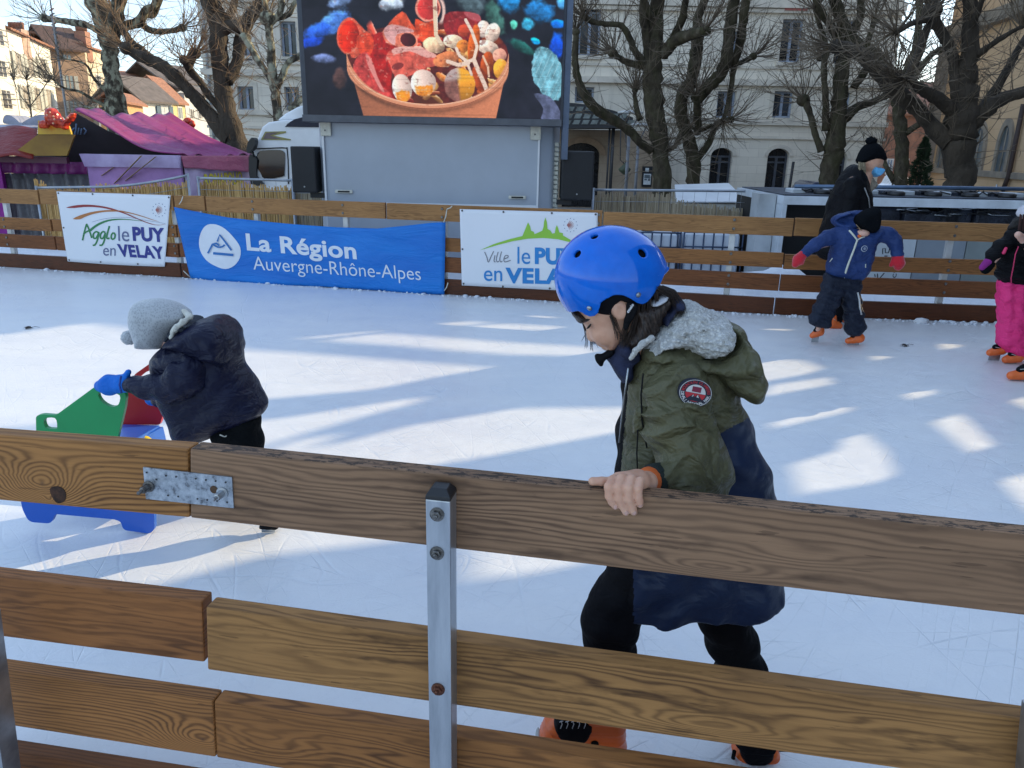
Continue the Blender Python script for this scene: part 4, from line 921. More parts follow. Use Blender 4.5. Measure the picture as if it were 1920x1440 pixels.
# ================================================================== stone building
YB = 38.0
def stone(nm, a, b, bw=.9, bh=.38):
    t = NT(nm); t.p(.9, 0, .2); o = t.obj(); m_ = t.mapping(o, (1, 1, 1), (math.pi/2, 0, 0))
    br = t.n('TexBrick'); t.L(m_, br.inputs['Vector']); br.inputs['Scale'].default_value = 1.0; br.inputs['Brick Width'].default_value = bw; br.inputs['Row Height'].default_value = bh
    br.inputs['Mortar Size'].default_value = .008; br.inputs['Color1'].default_value = (.92, .92, .92, 1); br.inputs['Color2'].default_value = (1, 1, 1, 1); br.inputs['Mortar'].default_value = (.78, .76, .74, 1); br.inputs['Bias'].default_value = 0
    n = t.noise(o, .45, 6, .65); c = t.ramp(n, [(.3, b), (.65, a)]); c = t.mix(1.0, c, br.outputs[0], 'MULTIPLY')
    s = t.noise(t.mapping(o, (3, 3, .3)), 1, 4, .6); c = t.mix(t.m('MULTIPLY', t.m('SUBTRACT', s, .55, clamp=True), 1.5, clamp=True), c, tuple(x*.5 for x in b)); t.col(c)
    t.bump(t.noise(o, 12, 4), .3, .02); return t.mat
STN = stone('pale_stone', (.82, .73, .60), (.70, .62, .51)); STW = stone('warm_stone', (.42, .32, .23), (.30, .22, .15))
TRIM = mat('stone_trim', (.68, .60, .49), .85, c2=(.50, .44, .36), vs=1.2)
FRM = mat('blue_grey_window_frame', (.30, .34, .42), .5); WG = mat('window_glass', (.05, .055, .065), .12, 0, .6, .5, vs=.7)
WGD = mat('window_glass_dark', (.018, .018, .02), .15, 0, .5, .3)
HB_ = thing('stone_building', 'tall pale stone building with shuttered windows behind the bare trees', 'building', (W(1030, 270, YB).x, YB, GZ))
XB0, XB1 = W(393, 256, YB).x, W(1652, 290, YB).x
def zB(px, py): return W(px, py, YB).z
wins = []       # (x0,x1,z0,z1,arch)
def win(px0, px1, py0, py1, arch=0.0): 
    cx = (px0+px1)/2; cy = (py0+py1)/2; a, b = W(px0, cy, YB).x, W(px1, cy, YB).x; wins.append((a, b, W(cx, py1, YB).z, W(cx, py0, YB).z, arch))
win(526, 556, 40, 114); win(452, 472, 74, 114); win(1086, 1127, -10, 104, .3); win(1372, 1388, 58, 118); win(1464, 1505, 36, 117); win(1566, 1600, 38, 120)
win(446, 476, 162, 207); win(534, 562, 163, 209); win(1078, 1114, 163, 193); win(1344, 1379, 171, 221); win(1450, 1487, 171, 221); win(1560, 1594, 173, 223)
win(1330, 1370, 277, 372, .35); win(1436, 1476, 278, 372, .35); win(1556, 1584, 284, 372, .35)
for x_ in (452, 532, 1100, 1372, 1468, 1570): win(x_-18, x_+18, -150, -60)
outer = [(XB0, GZ), (XB1, GZ), (XB1, 15), (XB0, 15)]
rings = [outer]
for (a, b, z0, z1, ar) in wins:
    r = [(a, z0), (b, z0)]
    if ar: r += [((a+b)/2+(b-a)/2*math.cos(math.pi*i/10), z1-ar+ar*math.sin(math.pi*i/10)) for i in range(11)]
    else: r += [(b, z1), (a, z1)]
    rings.append(r)
def wall_holes(rings, Y, th):
    tri = geometry.tessellate_polygon([[Vector((x, z, 0)) for x, z in r] for r in rings]); pts = [p for r in rings for p in r]; n = len(pts); mb = MB()
    mb.v = [V(x, Y, z) for x, z in pts]+[V(x, Y+th, z) for x, z in pts]
    for t_ in tri: mb.face(t_); mb.face([n+i for i in t_][::-1])
    k = 0
    for r in rings:
        for i in range(len(r)): a = k+i; b = k+(i+1) % len(r); mb.face((a, b, n+b, n+a))
        k += len(r)
    return mb
wall_holes(rings, YB, .45).to('wall', STN, HB_, recalc=True)
MB().mm((XB0, YB+.46, GZ), (XB1, YB+12, 15)).to('building_core', mat('core_dark', (.05, .05, .05), .9), HB_)
for (a, b, z0, z1, ar) in wins:
    y = YB+.28; mb = MB(); fw = .09
    mb.mm((a-.02, y-.04, z0), (a+fw, y+.05, z1)); mb.mm((b-fw, y-.04, z0), (b+.02, y+.05, z1)); mb.mm((a+fw, y-.035, z1-ar-fw), (b-fw, y+.045, z1-ar)); mb.mm((a+fw, y-.035, z0), (b-fw, y+.045, z0+fw))
    c = (a+b)/2; mb.mm((c-.06, y-.03, z0+fw), (c+.06, y+.04, z1-ar-fw))
    if (z1-z0) > 1.8: zz = z0+(z1-z0)*.72; mb.mm((a+fw, y-.032, zz-.04), (c-.06, y+.042, zz+.04)); mb.mm((c+.06, y-.032, zz-.04), (b-fw, y+.042, zz+.04))
    F_ = mb.to('window', FRM if z0 > 0 else mat('dark_frame', (.07, .075, .09), .5), HB_)
    MB().mm((a, y+.052, z0), (b, y+.06, z1)).to('pane', WG if z0 > 2.2 else WGD, F_)
    if z0 > 0:
        MB().mm((a-.12, YB-.12, z0-.16), (b+.12, YB+.25, z0-.002)).to('sill', TRIM, F_)
        for s in ((a-.2, a-.002), (b+.002, b+.2)): MB().mm((s[0], YB-.03, z0), (s[1], YB+.1, z1+.18)).to('surround', TRIM, F_)
        if not ar: MB().mm((a-.001, YB-.03, z1+.002), (b+.001, YB+.1, z1+.18)).to('lintel', TRIM, F_)
    else:
        c_ = (a+b)/2; h_ = (b-a)/2; pts = [V(c_+(h_+.18)*math.cos(math.pi*i/12), YB-.06, z1-ar+(ar+.18)*math.sin(math.pi*i/12)) for i in range(13)]+[V(c_-(h_+.002)*math.cos(math.pi*i/12), YB-.06, z1-ar+ar*math.sin(math.pi*i/12)) for i in range(13)]
        MB().prism(pts, V(0, .1, 0)).to('arch_moulding', TRIM, F_)
def corn(py, h, d, px=1400): z = zB(px, py); MB().mm((XB0-.05, YB-d, z-h/2), (XB1+.05, YB+.1, z+h/2)).to('cornice', TRIM, HB_)
corn(257, .12, .10); corn(229, .22, .16); corn(155, .26, .22); corn(20, .16, .16); corn(8, .3, .25); corn(126, .12, .06)
MB().mm((W(1469, 18, YB).x, YB-.20, zB(1490, 21)), (W(1511, 18, YB).x, YB-.165, zB(1490, 15))).to('red_sill_strip', mat('red_strip', (.40, .12, .10), .7), HB_)
MB().tube([V(XB0+.25, YB-.12, GZ), V(XB0+.25, YB-.12, 14)], .07, 8).to('drainpipe', mat('zinc_pipe', (.40, .42, .42), .5, .5), HB_)
# projecting entrance with arch and glazed canopy
YE = 35.0
xe0, xe1 = W(1040, 300, YE).x, W(1228, 300, YE).x; za = W(1100, 268, YE).z; zt_ = W(1100, 243, YE).z
a0, a1 = W(1056, 310, YE).x, W(1124, 310, YE).x
ring = [(xe0, GZ), (xe1, GZ), (xe1, zt_), (xe0, zt_)]; hole = [(a0, GZ+.01), (a1, GZ+.01)]+[((a0+a1)/2+(a1-a0)/2*math.cos(math.pi*i/12), za-.5+.5*math.sin(math.pi*i/12)) for i in range(13)]
EN = wall_holes([ring, hole], YE, .4).to('entrance_wall', STW, HB_)
MB().mm((xe0, YE+.41, GZ), (xe1, YB-.02, zt_-.01)).to('entrance_room', mat('entrance_dark', (.03, .022, .018), .9), EN)
MB().mm((a0, YE+.35, GZ), (a1, YE+.4, za)).to('pane', WGD, EN)
MB().prism([V((a0+a1)/2+((a1-a0)/2+.25)*math.cos(math.pi*i/12), YE-.07, za-.5+.75*math.sin(math.pi*i/12)) for i in range(13)]+[V((a0+a1)/2-((a1-a0)/2+.002)*math.cos(math.pi*i/12), YE-.07, za-.5+.5*math.sin(math.pi*i/12)) for i in range(13)], V(0, .08, 0)).to('arch_moulding', mat('warm_trim', (.36, .24, .15), .8), EN)
CN = mat('canopy_iron', (.035, .033, .035), .5); CG = mat('canopy_glass', (.22, .24, .22), .3, var=.3, vs=3)
mb = MB(); zc = lambda py: W(1120, py, 33).z
mb.prism([W(1030, 192, 32.6), W(1075, 193, 32.6), W(1110, 197, 32.6), W(1150, 207, 32.6), W(1187, 220, 32.6), W(1187, 240, 32.6), W(1030, 240, 32.6)], V(0, 2.3, 0)); CA = mb.to('canopy', CN, HB_)
for r_, (ya, yb) in enumerate(((200, 208), (213, 222), (225, 233))):
    for k in range(8):
        x = 1056+k*17+(2-r_)*3
        if r_ == 0 and x > 1110: continue
        if r_ == 1 and x > 1165: continue
        MB().prism([W(x, yb, 32.57), W(x+12, yb, 32.57), W(x+16, ya, 32.57), W(x+4, ya, 32.57)], V(0, .02, 0)).to('canopy_pane', CG, CA)
for px in (1140, 1147): MB().tube([V(W(px, 300, 33).x, 33, GZ), V(W(px, 300, 33).x, 33, zc(238))], .07 if px == 1147 else .04, 8).to('canopy_column', CN, CA)
PF = thing('poster_board', 'black notice board with white posters beside the tree trunk at the stone building', 'notice board', (W(1212, 350, YE).x, YE-.1, GZ))
c0, c1 = W(1202, 350, YE), W(1223, 312, YE)
MB().mm((c0.x, YE-.16, c0.z), (c1.x, YE-.03, c1.z)).to('board', BLACKP, PF)
wp = mat('poster_white', (.62, .64, .64), .7); gp = mat('poster_dark', (.12, .14, .15), .7)
for (x0, x1, y0, y1) in ((1210, 1217, 315, 322), (1206, 1221, 326, 346)):
    q0, q1 = W(x0, y1, YE-.17), W(x1, y0, YE-.17); P_ = MB().mm((q0.x, YE-.175, q0.z), (q1.x, YE-.162, q1.z)).to('poster', wp, PF)
for (x0, x1, y0, y1) in ((1208, 1219, 328, 334), (1208, 1213, 335, 338), (1215, 1219, 335, 339)):
    q0, q1 = W(x0, y1, YE-.18), W(x1, y0, YE-.18); MB().mm((q0.x, YE-.182, q0.z), (q1.x, YE-.176, q1.z)).to('print', gp, P_)
# street lamps (flat disc heads on braces)
LMM = mat('lamp_grey', (.20, .20, .21), .5, .4)
for (px, pt, hw, pb, lb) in ((1182, 211, 24, 1178, 'left of the two flat-topped street lamps in front of the stone building, the taller one'), (1199, 234, 18, 1192, 'right of the two flat-topped street lamps in front of the stone building, the lower one')):
    Yl = 26.0 if hw == 24 else 29.0; tp = W(px, pt, Yl); T = thing('street_lamp', lb, 'street lamp', (tp.x, Yl, GZ), 'street lamps at the stone building')
    MB().tube([V(tp.x, Yl, GZ), V(tp.x, Yl, tp.z-.6)], .055, 10).to('pole', LMM, T)
    rr = hw*mpp(px, pt, Yl)
    MB().lathe((tp.x, Yl, tp.z-.03), [(rr, 0), (rr, .05), (rr*.6, .09)], 24).to('lamp_head', mat('lamp_disc', (.55, .55, .53), .4), T)
    for s in (-1, 1): MB().tube([V(tp.x, Yl, tp.z-.65), V(tp.x+s*rr*.75, Yl, tp.z-.03)], .025, 6).to('brace', LMM, T)
# hanging lantern on a bracket
LT_ = thing('lantern', 'small dark hanging lantern between canopy and street lamps', 'lantern', W(1170, 320, 30))
c = W(1171, 318, 30)
MB().lathe((c.x, c.y, c.z-.18), [(.04, 0), (.20, .12), (.24, .2), (.10, .32), (.03, .42)], 10).to('lamp_body', mat('verdigris_metal', (.06, .075, .04), .6), LT_)
MB().tube([c+V(0, 0, .2), W(1163, 300, 30), W(1164, 240, 30)], .02, 6).to('chain', BLACKP, LT_); MB().tube([c+V(0, 0, .2), W(1176, 296, 30), W(1172, 240, 30)], .02, 6).to('chain', BLACKP, LT_)
MB().tube([V(W(1485, 300, 34).x, 34, GZ), W(1488, 303, 34)], .06, 8).to('bollard_post', BLACKP, None, origin=(W(1485, 300, 34).x, 34, GZ), label='thin dark post standing in front of the stone building near the dark car', cat='post')
# ================================================================== church on the right
CHA = V(W(1742, 287, 40).x, 40, 0); CHB = V(W(1935, 290, 30).x, 30, 0); cu = (CHB-CHA); cu.z = 0; CL = cu.length; cu.normalize(); cn = V(cu.y, -cu.x, 0)
if cn.dot(CAM-CHA) < 0: cn = -cn
def CP(px, py, off=0.0): return OP(px, py, CHA+cn*off, cn)
CH = thing('church', 'orange-lit stone church with pointed windows behind the big tree at the right edge', 'church', (CHA.x, CHA.y, GZ))
OST = stone('sunlit_tint_stone', (.68, .47, .29), (.58, .39, .23), 1.1, .4); GST = mat('grey_stone_trim', (.30, .25, .19), .85, c2=(.2, .17, .14), vs=2)  # bright warm base colour carries sunlight this shaded wall does not get
far = CHA+cu*(CL+.5)
MB().hexa([V(CHA.x, CHA.y, GZ), V(far.x, far.y, GZ), V(far.x, far.y, GZ)-cn*9, V(CHA.x, CHA.y, GZ)-cn*9, V(CHA.x, CHA.y, 13), V(far.x, far.y, 13), V(far.x, far.y, 13)-cn*9, V(CHA.x, CHA.y, 13)-cn*9]).to('wall', OST, CH)
zs = CP(1825, 324).z
for s0, s1 in ((0, 1.0),): MB().prism([CHA+Z_*(zs-.12)+cn*.12, CHA+Z_*(zs-.12)-cn*.05, CHA+Z_*(zs+.14)-cn*.05, CHA+Z_*(zs+.10)+cn*.12], cu*(CL+.4)).to('string_course', GST, CH)
pc = CP(1746, 300, 0); MB().box(V(CHA.x, CHA.y, 0)+cu*.35+cn*.1+Z_*3.5, (.7, .5, 6.0), Matrix.Rotation(math.atan2(cu.y, cu.x), 3, 'Z')).to('buttress', GST, CH)
def lancet(x0, x1, yt, yb, xl0=None):
    """pixel columns at the foot; pointed arch head"""
    a = CP(x0, yb); b = CP(x1, yb); top = CP((x0+x1)/2+ (xl0 or 0), yt); w_ = (b-a).dot(cu); a0 = (a-CHA).dot(cu); zb = a.z; zt2 = top.z; sp_ = zt2-w_*.95
    def arch(i0, wid, zt3, zsp): 
        n = 8; L = [(i0, zsp)]; 
        for k in range(1, n): th = k/n; L.append((i0+wid/2*(1-math.cos(th*math.pi/2))*1.0, zsp+(zt3-zsp)*math.sin(th*math.pi/2)))
        L.append((i0+wid/2, zt3)); R = [(2*i0+wid-x, z) for x, z in L[:-1]][::-1]; return L+R
    outl = arch(a0-.22, w_+.44, zt2+.28, sp_); inn = arch(a0, w_, zt2, sp_)
    toP = lambda u, z, off: CHA+cu*u+Z_*z+cn*off
    fr = [toP(a0-.22, zb, .09)]+[toP(u, z, .09) for u, z in outl]+[toP(a0+w_+.22, zb, .09), toP(a0+w_, zb, .09)]+[toP(u, z, .09) for u, z in inn[::-1]]+[toP(a0, zb, .09)]
    F_ = MB().prism(fr, -cn*.1).to('window', GST, CH)
    gl_ = [toP(a0, zb, .02)]+[toP(u, z, .02) for u, z in inn]+[toP(a0+w_, zb, .02)]
    MB().prism(gl_, -cn*.015).to('pane', mat('leaded_glass', (.09, .12, .16), .3, c2=(.05, .07, .06), vs=2), F_)
    mb = MB(); m_ = toP(a0+w_/2, zb, .03); mb.tube([m_, toP(a0+w_/2, zt2-.1, .03)], .03, 6)
    mb.to('mullion', GST, F_)
    for z in np.arange(zb+.8, zt2-.4, .9): MB().tube([toP(a0, z, .03), toP(a0+w_, z, .03)], .02, 5).to('glazing_bar', GST, F_)
lancet(1757, 1766, 262, 317, 2); lancet(1816, 1838, 240, 321, 4); lancet(1866, 1884, 236, 322, 8)
lancet(1770, 1778, 262, 318, 2)
MB().tube([CP(1919, 195, .15), CP(1899, 290, .15), CP(1891, 330, .15), CP(1880, 358, .15)], .09, 8).to('drainpipe', mat('rusty_pipe', (.055, .035, .03), .7), CH)
# upper eaves of the church
zE = CP(1800, 60).z
MB().prism([CHA+Z_*(zE-.2)+cn*.4, CHA+Z_*(zE-.2)-cn*.05, CHA+Z_*(zE+.3)-cn*.05, CHA+Z_*(zE+.3)+cn*.5], cu*(CL+.4)).to('eaves', GST, CH)
# ================================================================== generic distant houses
def house(name, label, cat, pxL, YL, pxR, YR, py_top, depth=8, m=None, rm=None, roof=None, group=None, roofh=1.4, over=.35, pyref=256, mono=False):
    A = W(pxL, pyref, YL); B = W(pxR, pyref, YR); A.z = B.z = 0; u = (B-A).normalized(); n = V(u.y, -u.x, 0)
    if n.dot(V(0, 0, 0)-A) < 0: n = -n
    T = thing(name, label, cat, (A.x, A.y, GZ), group); zt = OP((pxL+pxR)/2, py_top, A, n).z; L = (B-A).length
    b = [A, B, B-n*depth, A-n*depth]
    MB().hexa([V(p.x, p.y, GZ) for p in b]+[V(p.x, p.y, zt) for p in b]).to('wall', m, T)
    if rm is not None:
        if mono:
            q = [A+n*over-u*.2, B+n*over+u*.2, B-n*depth+u*.2, A-n*depth-u*.2]; P = [V(p.x, p.y, zt+.02+(roofh if i > 1 else 0)) for i, p in enumerate(q)]
            MB().hexa(P+[p+Z_*.15 for p in P]).to('roof', rm, T)
        else:
            prof = [n*over+Z_*(zt-.08), -n*(depth/2)+Z_*(zt+roofh), -n*(depth+over)+Z_*(zt-.08), -n*(depth+over)+Z_*(zt+.08), -n*(depth/2)+Z_*(zt+roofh+.18), n*over+Z_*(zt+.08)]
            A_ = V(A.x, A.y, 0)-u*.3; MB().prism([A_+p for p in prof], u*(L+.6)).to('roof', rm, T)
    return T, A, u, n, zt
def hwin(T, A, n, u, rect, fm, pm, shut=None, rail=False):
    x0, x1, y0, y1 = rect; cx, cy = (x0+x1)/2, (y0+y1)/2
    a = OP(x0, cy, A, n); b = OP(x1, cy, A, n); t_ = OP(cx, y0, A, n).z; bo = OP(cx, y1, A, n).z; ua, ub = (a-A).dot(u), (b-A).dot(u); at_ = lambda s, z, o: V(A.x, A.y, 0)+u*s+Z_*z+n*o
    def slab(s0, s1, z0, z1, o0, o1): return [at_(s0, z0, o1), at_(s1, z0, o1), at_(s1, z0, o0), at_(s0, z0, o0), at_(s0, z1, o1), at_(s1, z1, o1), at_(s1, z1, o0), at_(s0, z1, o0)]
    F_ = MB().hexa(slab(ua-.1, ub+.1, bo-.1, t_+.1, -.02, .05)).to('window', fm, T)
    MB().hexa(slab(ua, ub, bo, t_, .0, .07)).to('pane', pm, F_); w_ = ub-ua
    MB().hexa(slab((ua+ub)/2-.04, (ua+ub)/2+.04, bo, t_, .071, .09)).to('glazing_bar', fm, F_)
    if shut:
        for s0, s1 in ((ua-w_*.55-.1, ua-.101), (ub+.101, ub+w_*.55+.1)): MB().hexa(slab(s0, s1, bo, t_, 0, .12)).to('shutter', shut, F_)
    if rail:
        for k in range(3): MB().tube([at_(ua-.2, bo+.25+k*.35, .25), at_(ub+.2, bo+.25+k*.35, .25)], .04, 5).to('railing', LMM, F_)
TILE = mat('orange_roof_tiles', (.36, .16, .09), .85, c2=(.21, .10, .06), vs=3, bump=.6, bs=6, bd=.1, stretch=(1, 1, 4)); TILB = mat('brown_roof_tiles', (.13, .075, .055), .85, c2=(.075, .045, .035), vs=2, bump=.6, bs=6, bd=.1); TILG = mat('grey_roof_tiles', (.16, .13, .115), .85, c2=(.10, .085, .075), vs=2)
CRM = mat('cream_render', (.72, .68, .57), .85, c2=(.64, .60, .50), vs=.4); WRN = mat('white_render', (.78, .76, .68), .85, c2=(.68, .66, .58), vs=.4); BRN = mat('ochre_brown_render', (.40, .27, .18), .85, c2=(.32, .21, .14), vs=.5); OCH = mat('yellow_render', (.66, .56, .40), .85, vs=.5); GRW = mat('greywhite_render', (.55, .55, .53), .85, vs=.5)
SHW = mat('grey_shutter', (.48, .47, .40), .6); SHB = mat('blue_shutter', (.05, .11, .17), .6); FW_ = mat('white_frame', (.66, .64, .58), .6); DW = mat('dark_window', (.07, .06, .055), .3)
def chimney(T, px, Y, py0, py1, w_, m, pots=3):
    a, b = W(px-w_/2, py1, Y), W(px+w_/2, py0, Y); C_ = MB().mm((a.x, Y, a.z-1.5), (b.x, Y+.9, b.z)).to('chimney', m, T)
    for k in range(pots): x = a.x+(b.x-a.x)*(k+.5)/pots; MB().lathe((x, Y+.4, b.z), [(.13, 0), (.15, .45), (.10, .5)], 8).to('chimney_pot', TILE, C_)
# sun-lit row of houses, facades facing right
T, A, u, n, zt = house('apartment_house', 'cream apartment house with balconies at the left edge of the picture', 'house', -60, 50, 43, 58, 30, 8, CRM)
for r in ((-6, 9, 114, 143), (4, 19, 170, 203), (-12, 4, 58, 83)): hwin(T, A, n, u, r, CRM, DW, None, True)
T, A, u, n, zt = house('town_house', 'white town house with two rows of three shuttered windows and orange tiled eaves', 'house', 44.5, 58.5, 117, 70, 84, 9, WRN, TILE, roofh=1.5)
chimney(T, 26, 62, 54, 68, 26, mat('pale_brick', (.50, .33, .25), .8), 5)
for r in ((28, 37, 100, 138), (51, 60, 106, 142), (75, 83, 110, 147), (42, 51, 162, 203), (64, 73, 165, 206), (87, 95, 168, 208)): hwin(T, A, n, u, r, FW_, mat('curtained_window', (.34, .29, .22), .5), SHW)
zl = OP(75, 155, A, n).z; MB().prism([V(A.x, A.y, zl)+n*.1, V(A.x, A.y, zl), V(A.x, A.y, zl+.2), V(A.x, A.y, zl+.2)+n*.1], u*14).to('string_course', FW_, T)
T, A, u, n, zt = house('town_house', 'ochre brown town house with big dark brown roof', 'house', 118.5, 71, 179, 73, 97, 6, BRN, TILB, roofh=2.0, over=.5)
chimney(T, 150, 74, 58, 82, 17, mat('red_brick', (.36, .17, .11), .8), 5)
for r in ((119, 132, 103, 112), (124, 137, 142, 168), (131, 145, 190, 210)): hwin(T, A, n, u, r, BRN, mat('blue_grey_pane', (.28, .34, .34), .4), SHW if r[2] > 110 else None)
T, A, u, n, zt = house('town_house', 'narrow cream house with iron balcony left of the mottled tree trunk', 'house', 180, 73.5, 213, 78, 99, 8, OCH, TILE, roofh=.9)
for r in ((181, 188, 142, 165), (184, 192, 186, 204)): hwin(T, A, n, u, r, FW_, DW, None, True)
# lower houses down the street
T, A, u, n, zt = house('low_house', 'small orange walled house just above the purple tarpaulin, right of the tree trunk', 'house', 236, 60, 274, 66, 197, 1.6, mat('orange_render', (.60, .33, .15), .85), TILE, roofh=.7)
T, A, u, n, zt = house('low_house', 'white house with blue shutters below a brown roof, seen under the leaning limb', 'house', 268, 70, 329, 74, 193, 4.5, WRN, TILG, roofh=2.0, over=.5)
hwin(T, A, n, u, (302, 315, 199, 224), FW_, mat('pale_pane', (.45, .50, .52), .4), SHB); chimney(T, 262, 76, 160, 170, 6, FW_, 1)
T, A, u, n, zt = house('low_house', 'yellow house with one grey window between two white ones down the street', 'house', 330, 75, 352, 78, 196, 4, mat('straw_render', (.60, .47, .22), .85), TILE, roofh=2.2)
hwin(T, A, n, u, (334, 341, 202, 222), FW_, mat('grey_pane', (.16, .18, .19), .4))
T, A, u, n, zt = house('low_house', 'grey white house with small dark windows partly behind the leaning tree', 'house', 353, 79, 398, 84, 178, 4, GRW, TILG, roofh=1.0)
for r in ((357, 363, 205, 222), (372, 378, 206, 222), (384, 389, 206, 222)): hwin(T, A, n, u, r, FW_, DW)
T, A, u, n, zt = house('far_house', 'distant pale gabled house behind the low roofs', 'house', 228, 95, 300, 100, 160, 8, OCH, TILE, roofh=1.6)
hwin(T, A, n, u, (258, 264, 165, 175), FW_, DW)
T, A, u, n, zt = house('far_house', 'distant grey house with pink chimney beside the stone building', 'house', 318, 98, 400, 104, 158, 8, GRW, TILG, roofh=2.2)
chimney(T, 391, 92, 142, 178, 7, mat('pink_brick', (.33, .15, .14), .8), 1)
# background brick house between the trees on the right
T, A, u, n, zt = house('brick_house', 'dim reddish brick building seen between the right trees', 'house', 1640, 62, 1790, 58, 215, 10, mat('reddish_brick', (.36, .17, .10), .9, c2=(.20, .10, .07), vs=1.2, bump=.5, bs=8, bd=.1), TILE, roofh=2.4, pyref=288)
hwin(T, A, n, u, (1690, 1700, 300, 330), FW_, DW); hwin(T, A, n, u, (1664, 1672, 300, 325), FW_, mat('blue_pane', (.20, .26, .34), .3))
# slender lattice mast
T = thing('lattice_mast', 'tall thin metal mast in front of the ochre house', 'mast', (W(131, 256, 24).x, 24, GZ)); mx = W(131, 256, 24).x
MB().tube([V(mx, 24, GZ), V(mx, 24, W(100, 30, 24).z)], .035, 8).to('pole', mat('mast_grey', (.30, .29, .28), .5, .3), T)
for k in range(9): z = W(100, 20+k*9, 24).z; MB().tube([V(mx-.06, 24, z), V(mx+.07, 24, z+.06)], .02, 5).to('rung', TILE if k % 3 == 0 else LMM, T)
MB().tube([V(mx, 24, W(100, 30, 24).z), V(mx, 24, W(98, -60, 24).z)], .02, 6).to('aerial', LMM, T)
# ================================================================== vehicles
def car(label, px0, px1, Y, m, roofpy, name='parked_car'):
    a, b = W(px0, roofpy, Y).x, W(px1, roofpy, Y).x; L = b-a; zr = W((px0+px1)/2, roofpy, Y).z; T = thing(name, label, 'car', ((a+b)/2, Y, GZ)); H = zr-GZ
    P = lambda f, h: V(a+L*f, Y, GZ+H*h)
    me = MB().prism([P(*q) for q in ((0, .25), (0.01, .48), (.06, .60), (.20, .66), (.34, .95), (.42, 1.0), (.70, 1.0), (.82, .93), (.93, .66), (1.0, .58), (1.0, .25), (.9, .18), (.1, .18))], V(0, 1.7, 0)).mesh(); bevel(me, .05, 2); add('body', me, m, T)
    for q in (((.25, .68), (.36, .92), (.52, .94), (.52, .68)), ((.54, .68), (.54, .94), (.70, .94), (.80, .88), (.86, .68))): MB().prism([P(*s)+V(0, -.006, 0) for s in q], V(0, .01, 0)).to('window', gl, T)
    for f_ in (.18, .80):
        w_ = MB().lathe(P(f_, .2)+V(0, -.02, 0), [(H*.21, 0), (H*.21, .2)], 20, 0, V(0, 1, 0)).to('wheel', BLACKP, T); MB().lathe(P(f_, .2)+V(0, -.03, 0), [(H*.13, 0), (H*.1, .01)], 16, 0, V(0, 1, 0)).to('rim', METAL, w_)
    return T
car('dark blue parked car in front of the stone building, left of the right-hand tree trunk', 1488, 1592, 27, mat('car_paint_blue', (.05, .06, .12), .25, .3, .5, coat=1), 341)
car('white car far back between the trees beside the conifer', 1672, 1712, 44, mat('car_paint_white', (.72, .76, .80), .25, coat=1), 330)
# ================================================================== trees
BARK = NT('plane_bark'); BARK.p(.9, 0, .15); o = BARK.obj(); n_ = BARK.noise(BARK.mapping(o, (2.2, 2.2, 1.2)), 2.4, 5, .65); v_ = BARK.vor(BARK.mapping(o, (1, 1, .6)), 5.0)
c_ = BARK.ramp(n_, [(.32, (.030, .024, .017)), (.52, (.085, .067, .045)), (.66, (.13, .108, .072)), (.76, (.22, .19, .13))]); BARK.col(BARK.mix(BARK.m('MULTIPLY', BARK.m('SUBTRACT', v_, .35, clamp=True), .8, clamp=True), c_, (.075, .075, .03)))
BARK.bump(BARK.m('ADD', n_, BARK.m('MULTIPLY', BARK.noise(o, 22, 4), .5)), .8, .05); BARK = BARK.mat
BARKM = NT('mottled_plane_bark'); BARKM.p(.85, 0, .2); o = BARKM.obj(); n_ = BARKM.noise(BARKM.mapping(o, (1, 1, .7)), 5.5, 4, .6)
BARKM.col(BARKM.ramp(n_, [(.40, (.045, .038, .028)), (.50, (.12, .10, .07)), (.58, (.32, .31, .22))])); BARKM.bump(n_, .8, .05); BARKM = BARKM.mat
BARKD = mat('dark_wet_bark', (.085, .063, .043), .9, c2=(.030, .022, .015), vs=3, bump=1.0, bs=14, bd=.06, stretch=(1, 1, .35))
TWG = mat('twig_bark', (.24, .18, .12), .85, c2=(.11, .08, .055), vs=3)
def limb_pts(pts, Y, rr, dy=0.0):
    """pts: (px,py,width_px[,dy]) -> smooth centre line + radii"""
    P = []; Rr = []
    n = len(pts); off = 0
    for i, p in enumerate(pts):
        y = Y+(p[3] if len(p) > 3 else dy*i/max(1, n-1)); q = W(p[0], p[1], y); P.append(q); Rr.append(p[2]*mpp(p[0], p[1], y)/2*(.98 if i == 0 else .94))
    o, r = [], []
    for i in range(n-1):
        p0, p1, p2, p3 = P[max(i-1, 0)], P[i], P[i+1], P[min(i+2, n-1)]
        for k in range(4):
            t = k/4; o.append(0.5*((2*p1)+(-p0+p2)*t+(2*p0-5*p1+4*p2-p3)*t*t+(-p0+3*p1-3*p2+p3)*t**3)); r.append(Rr[i]*(1-t)+Rr[i+1]*t)
    o.append(P[-1]); r.append(Rr[-1])
    r = [x*(1+rr.uniform(-.09, .09)) for x in r]; o = [q+V(rr.uniform(-1, 1), rr.uniform(-1, 1), rr.uniform(-.5, .5))*r[i]*.14 for i, q in enumerate(o)]
    return o, r
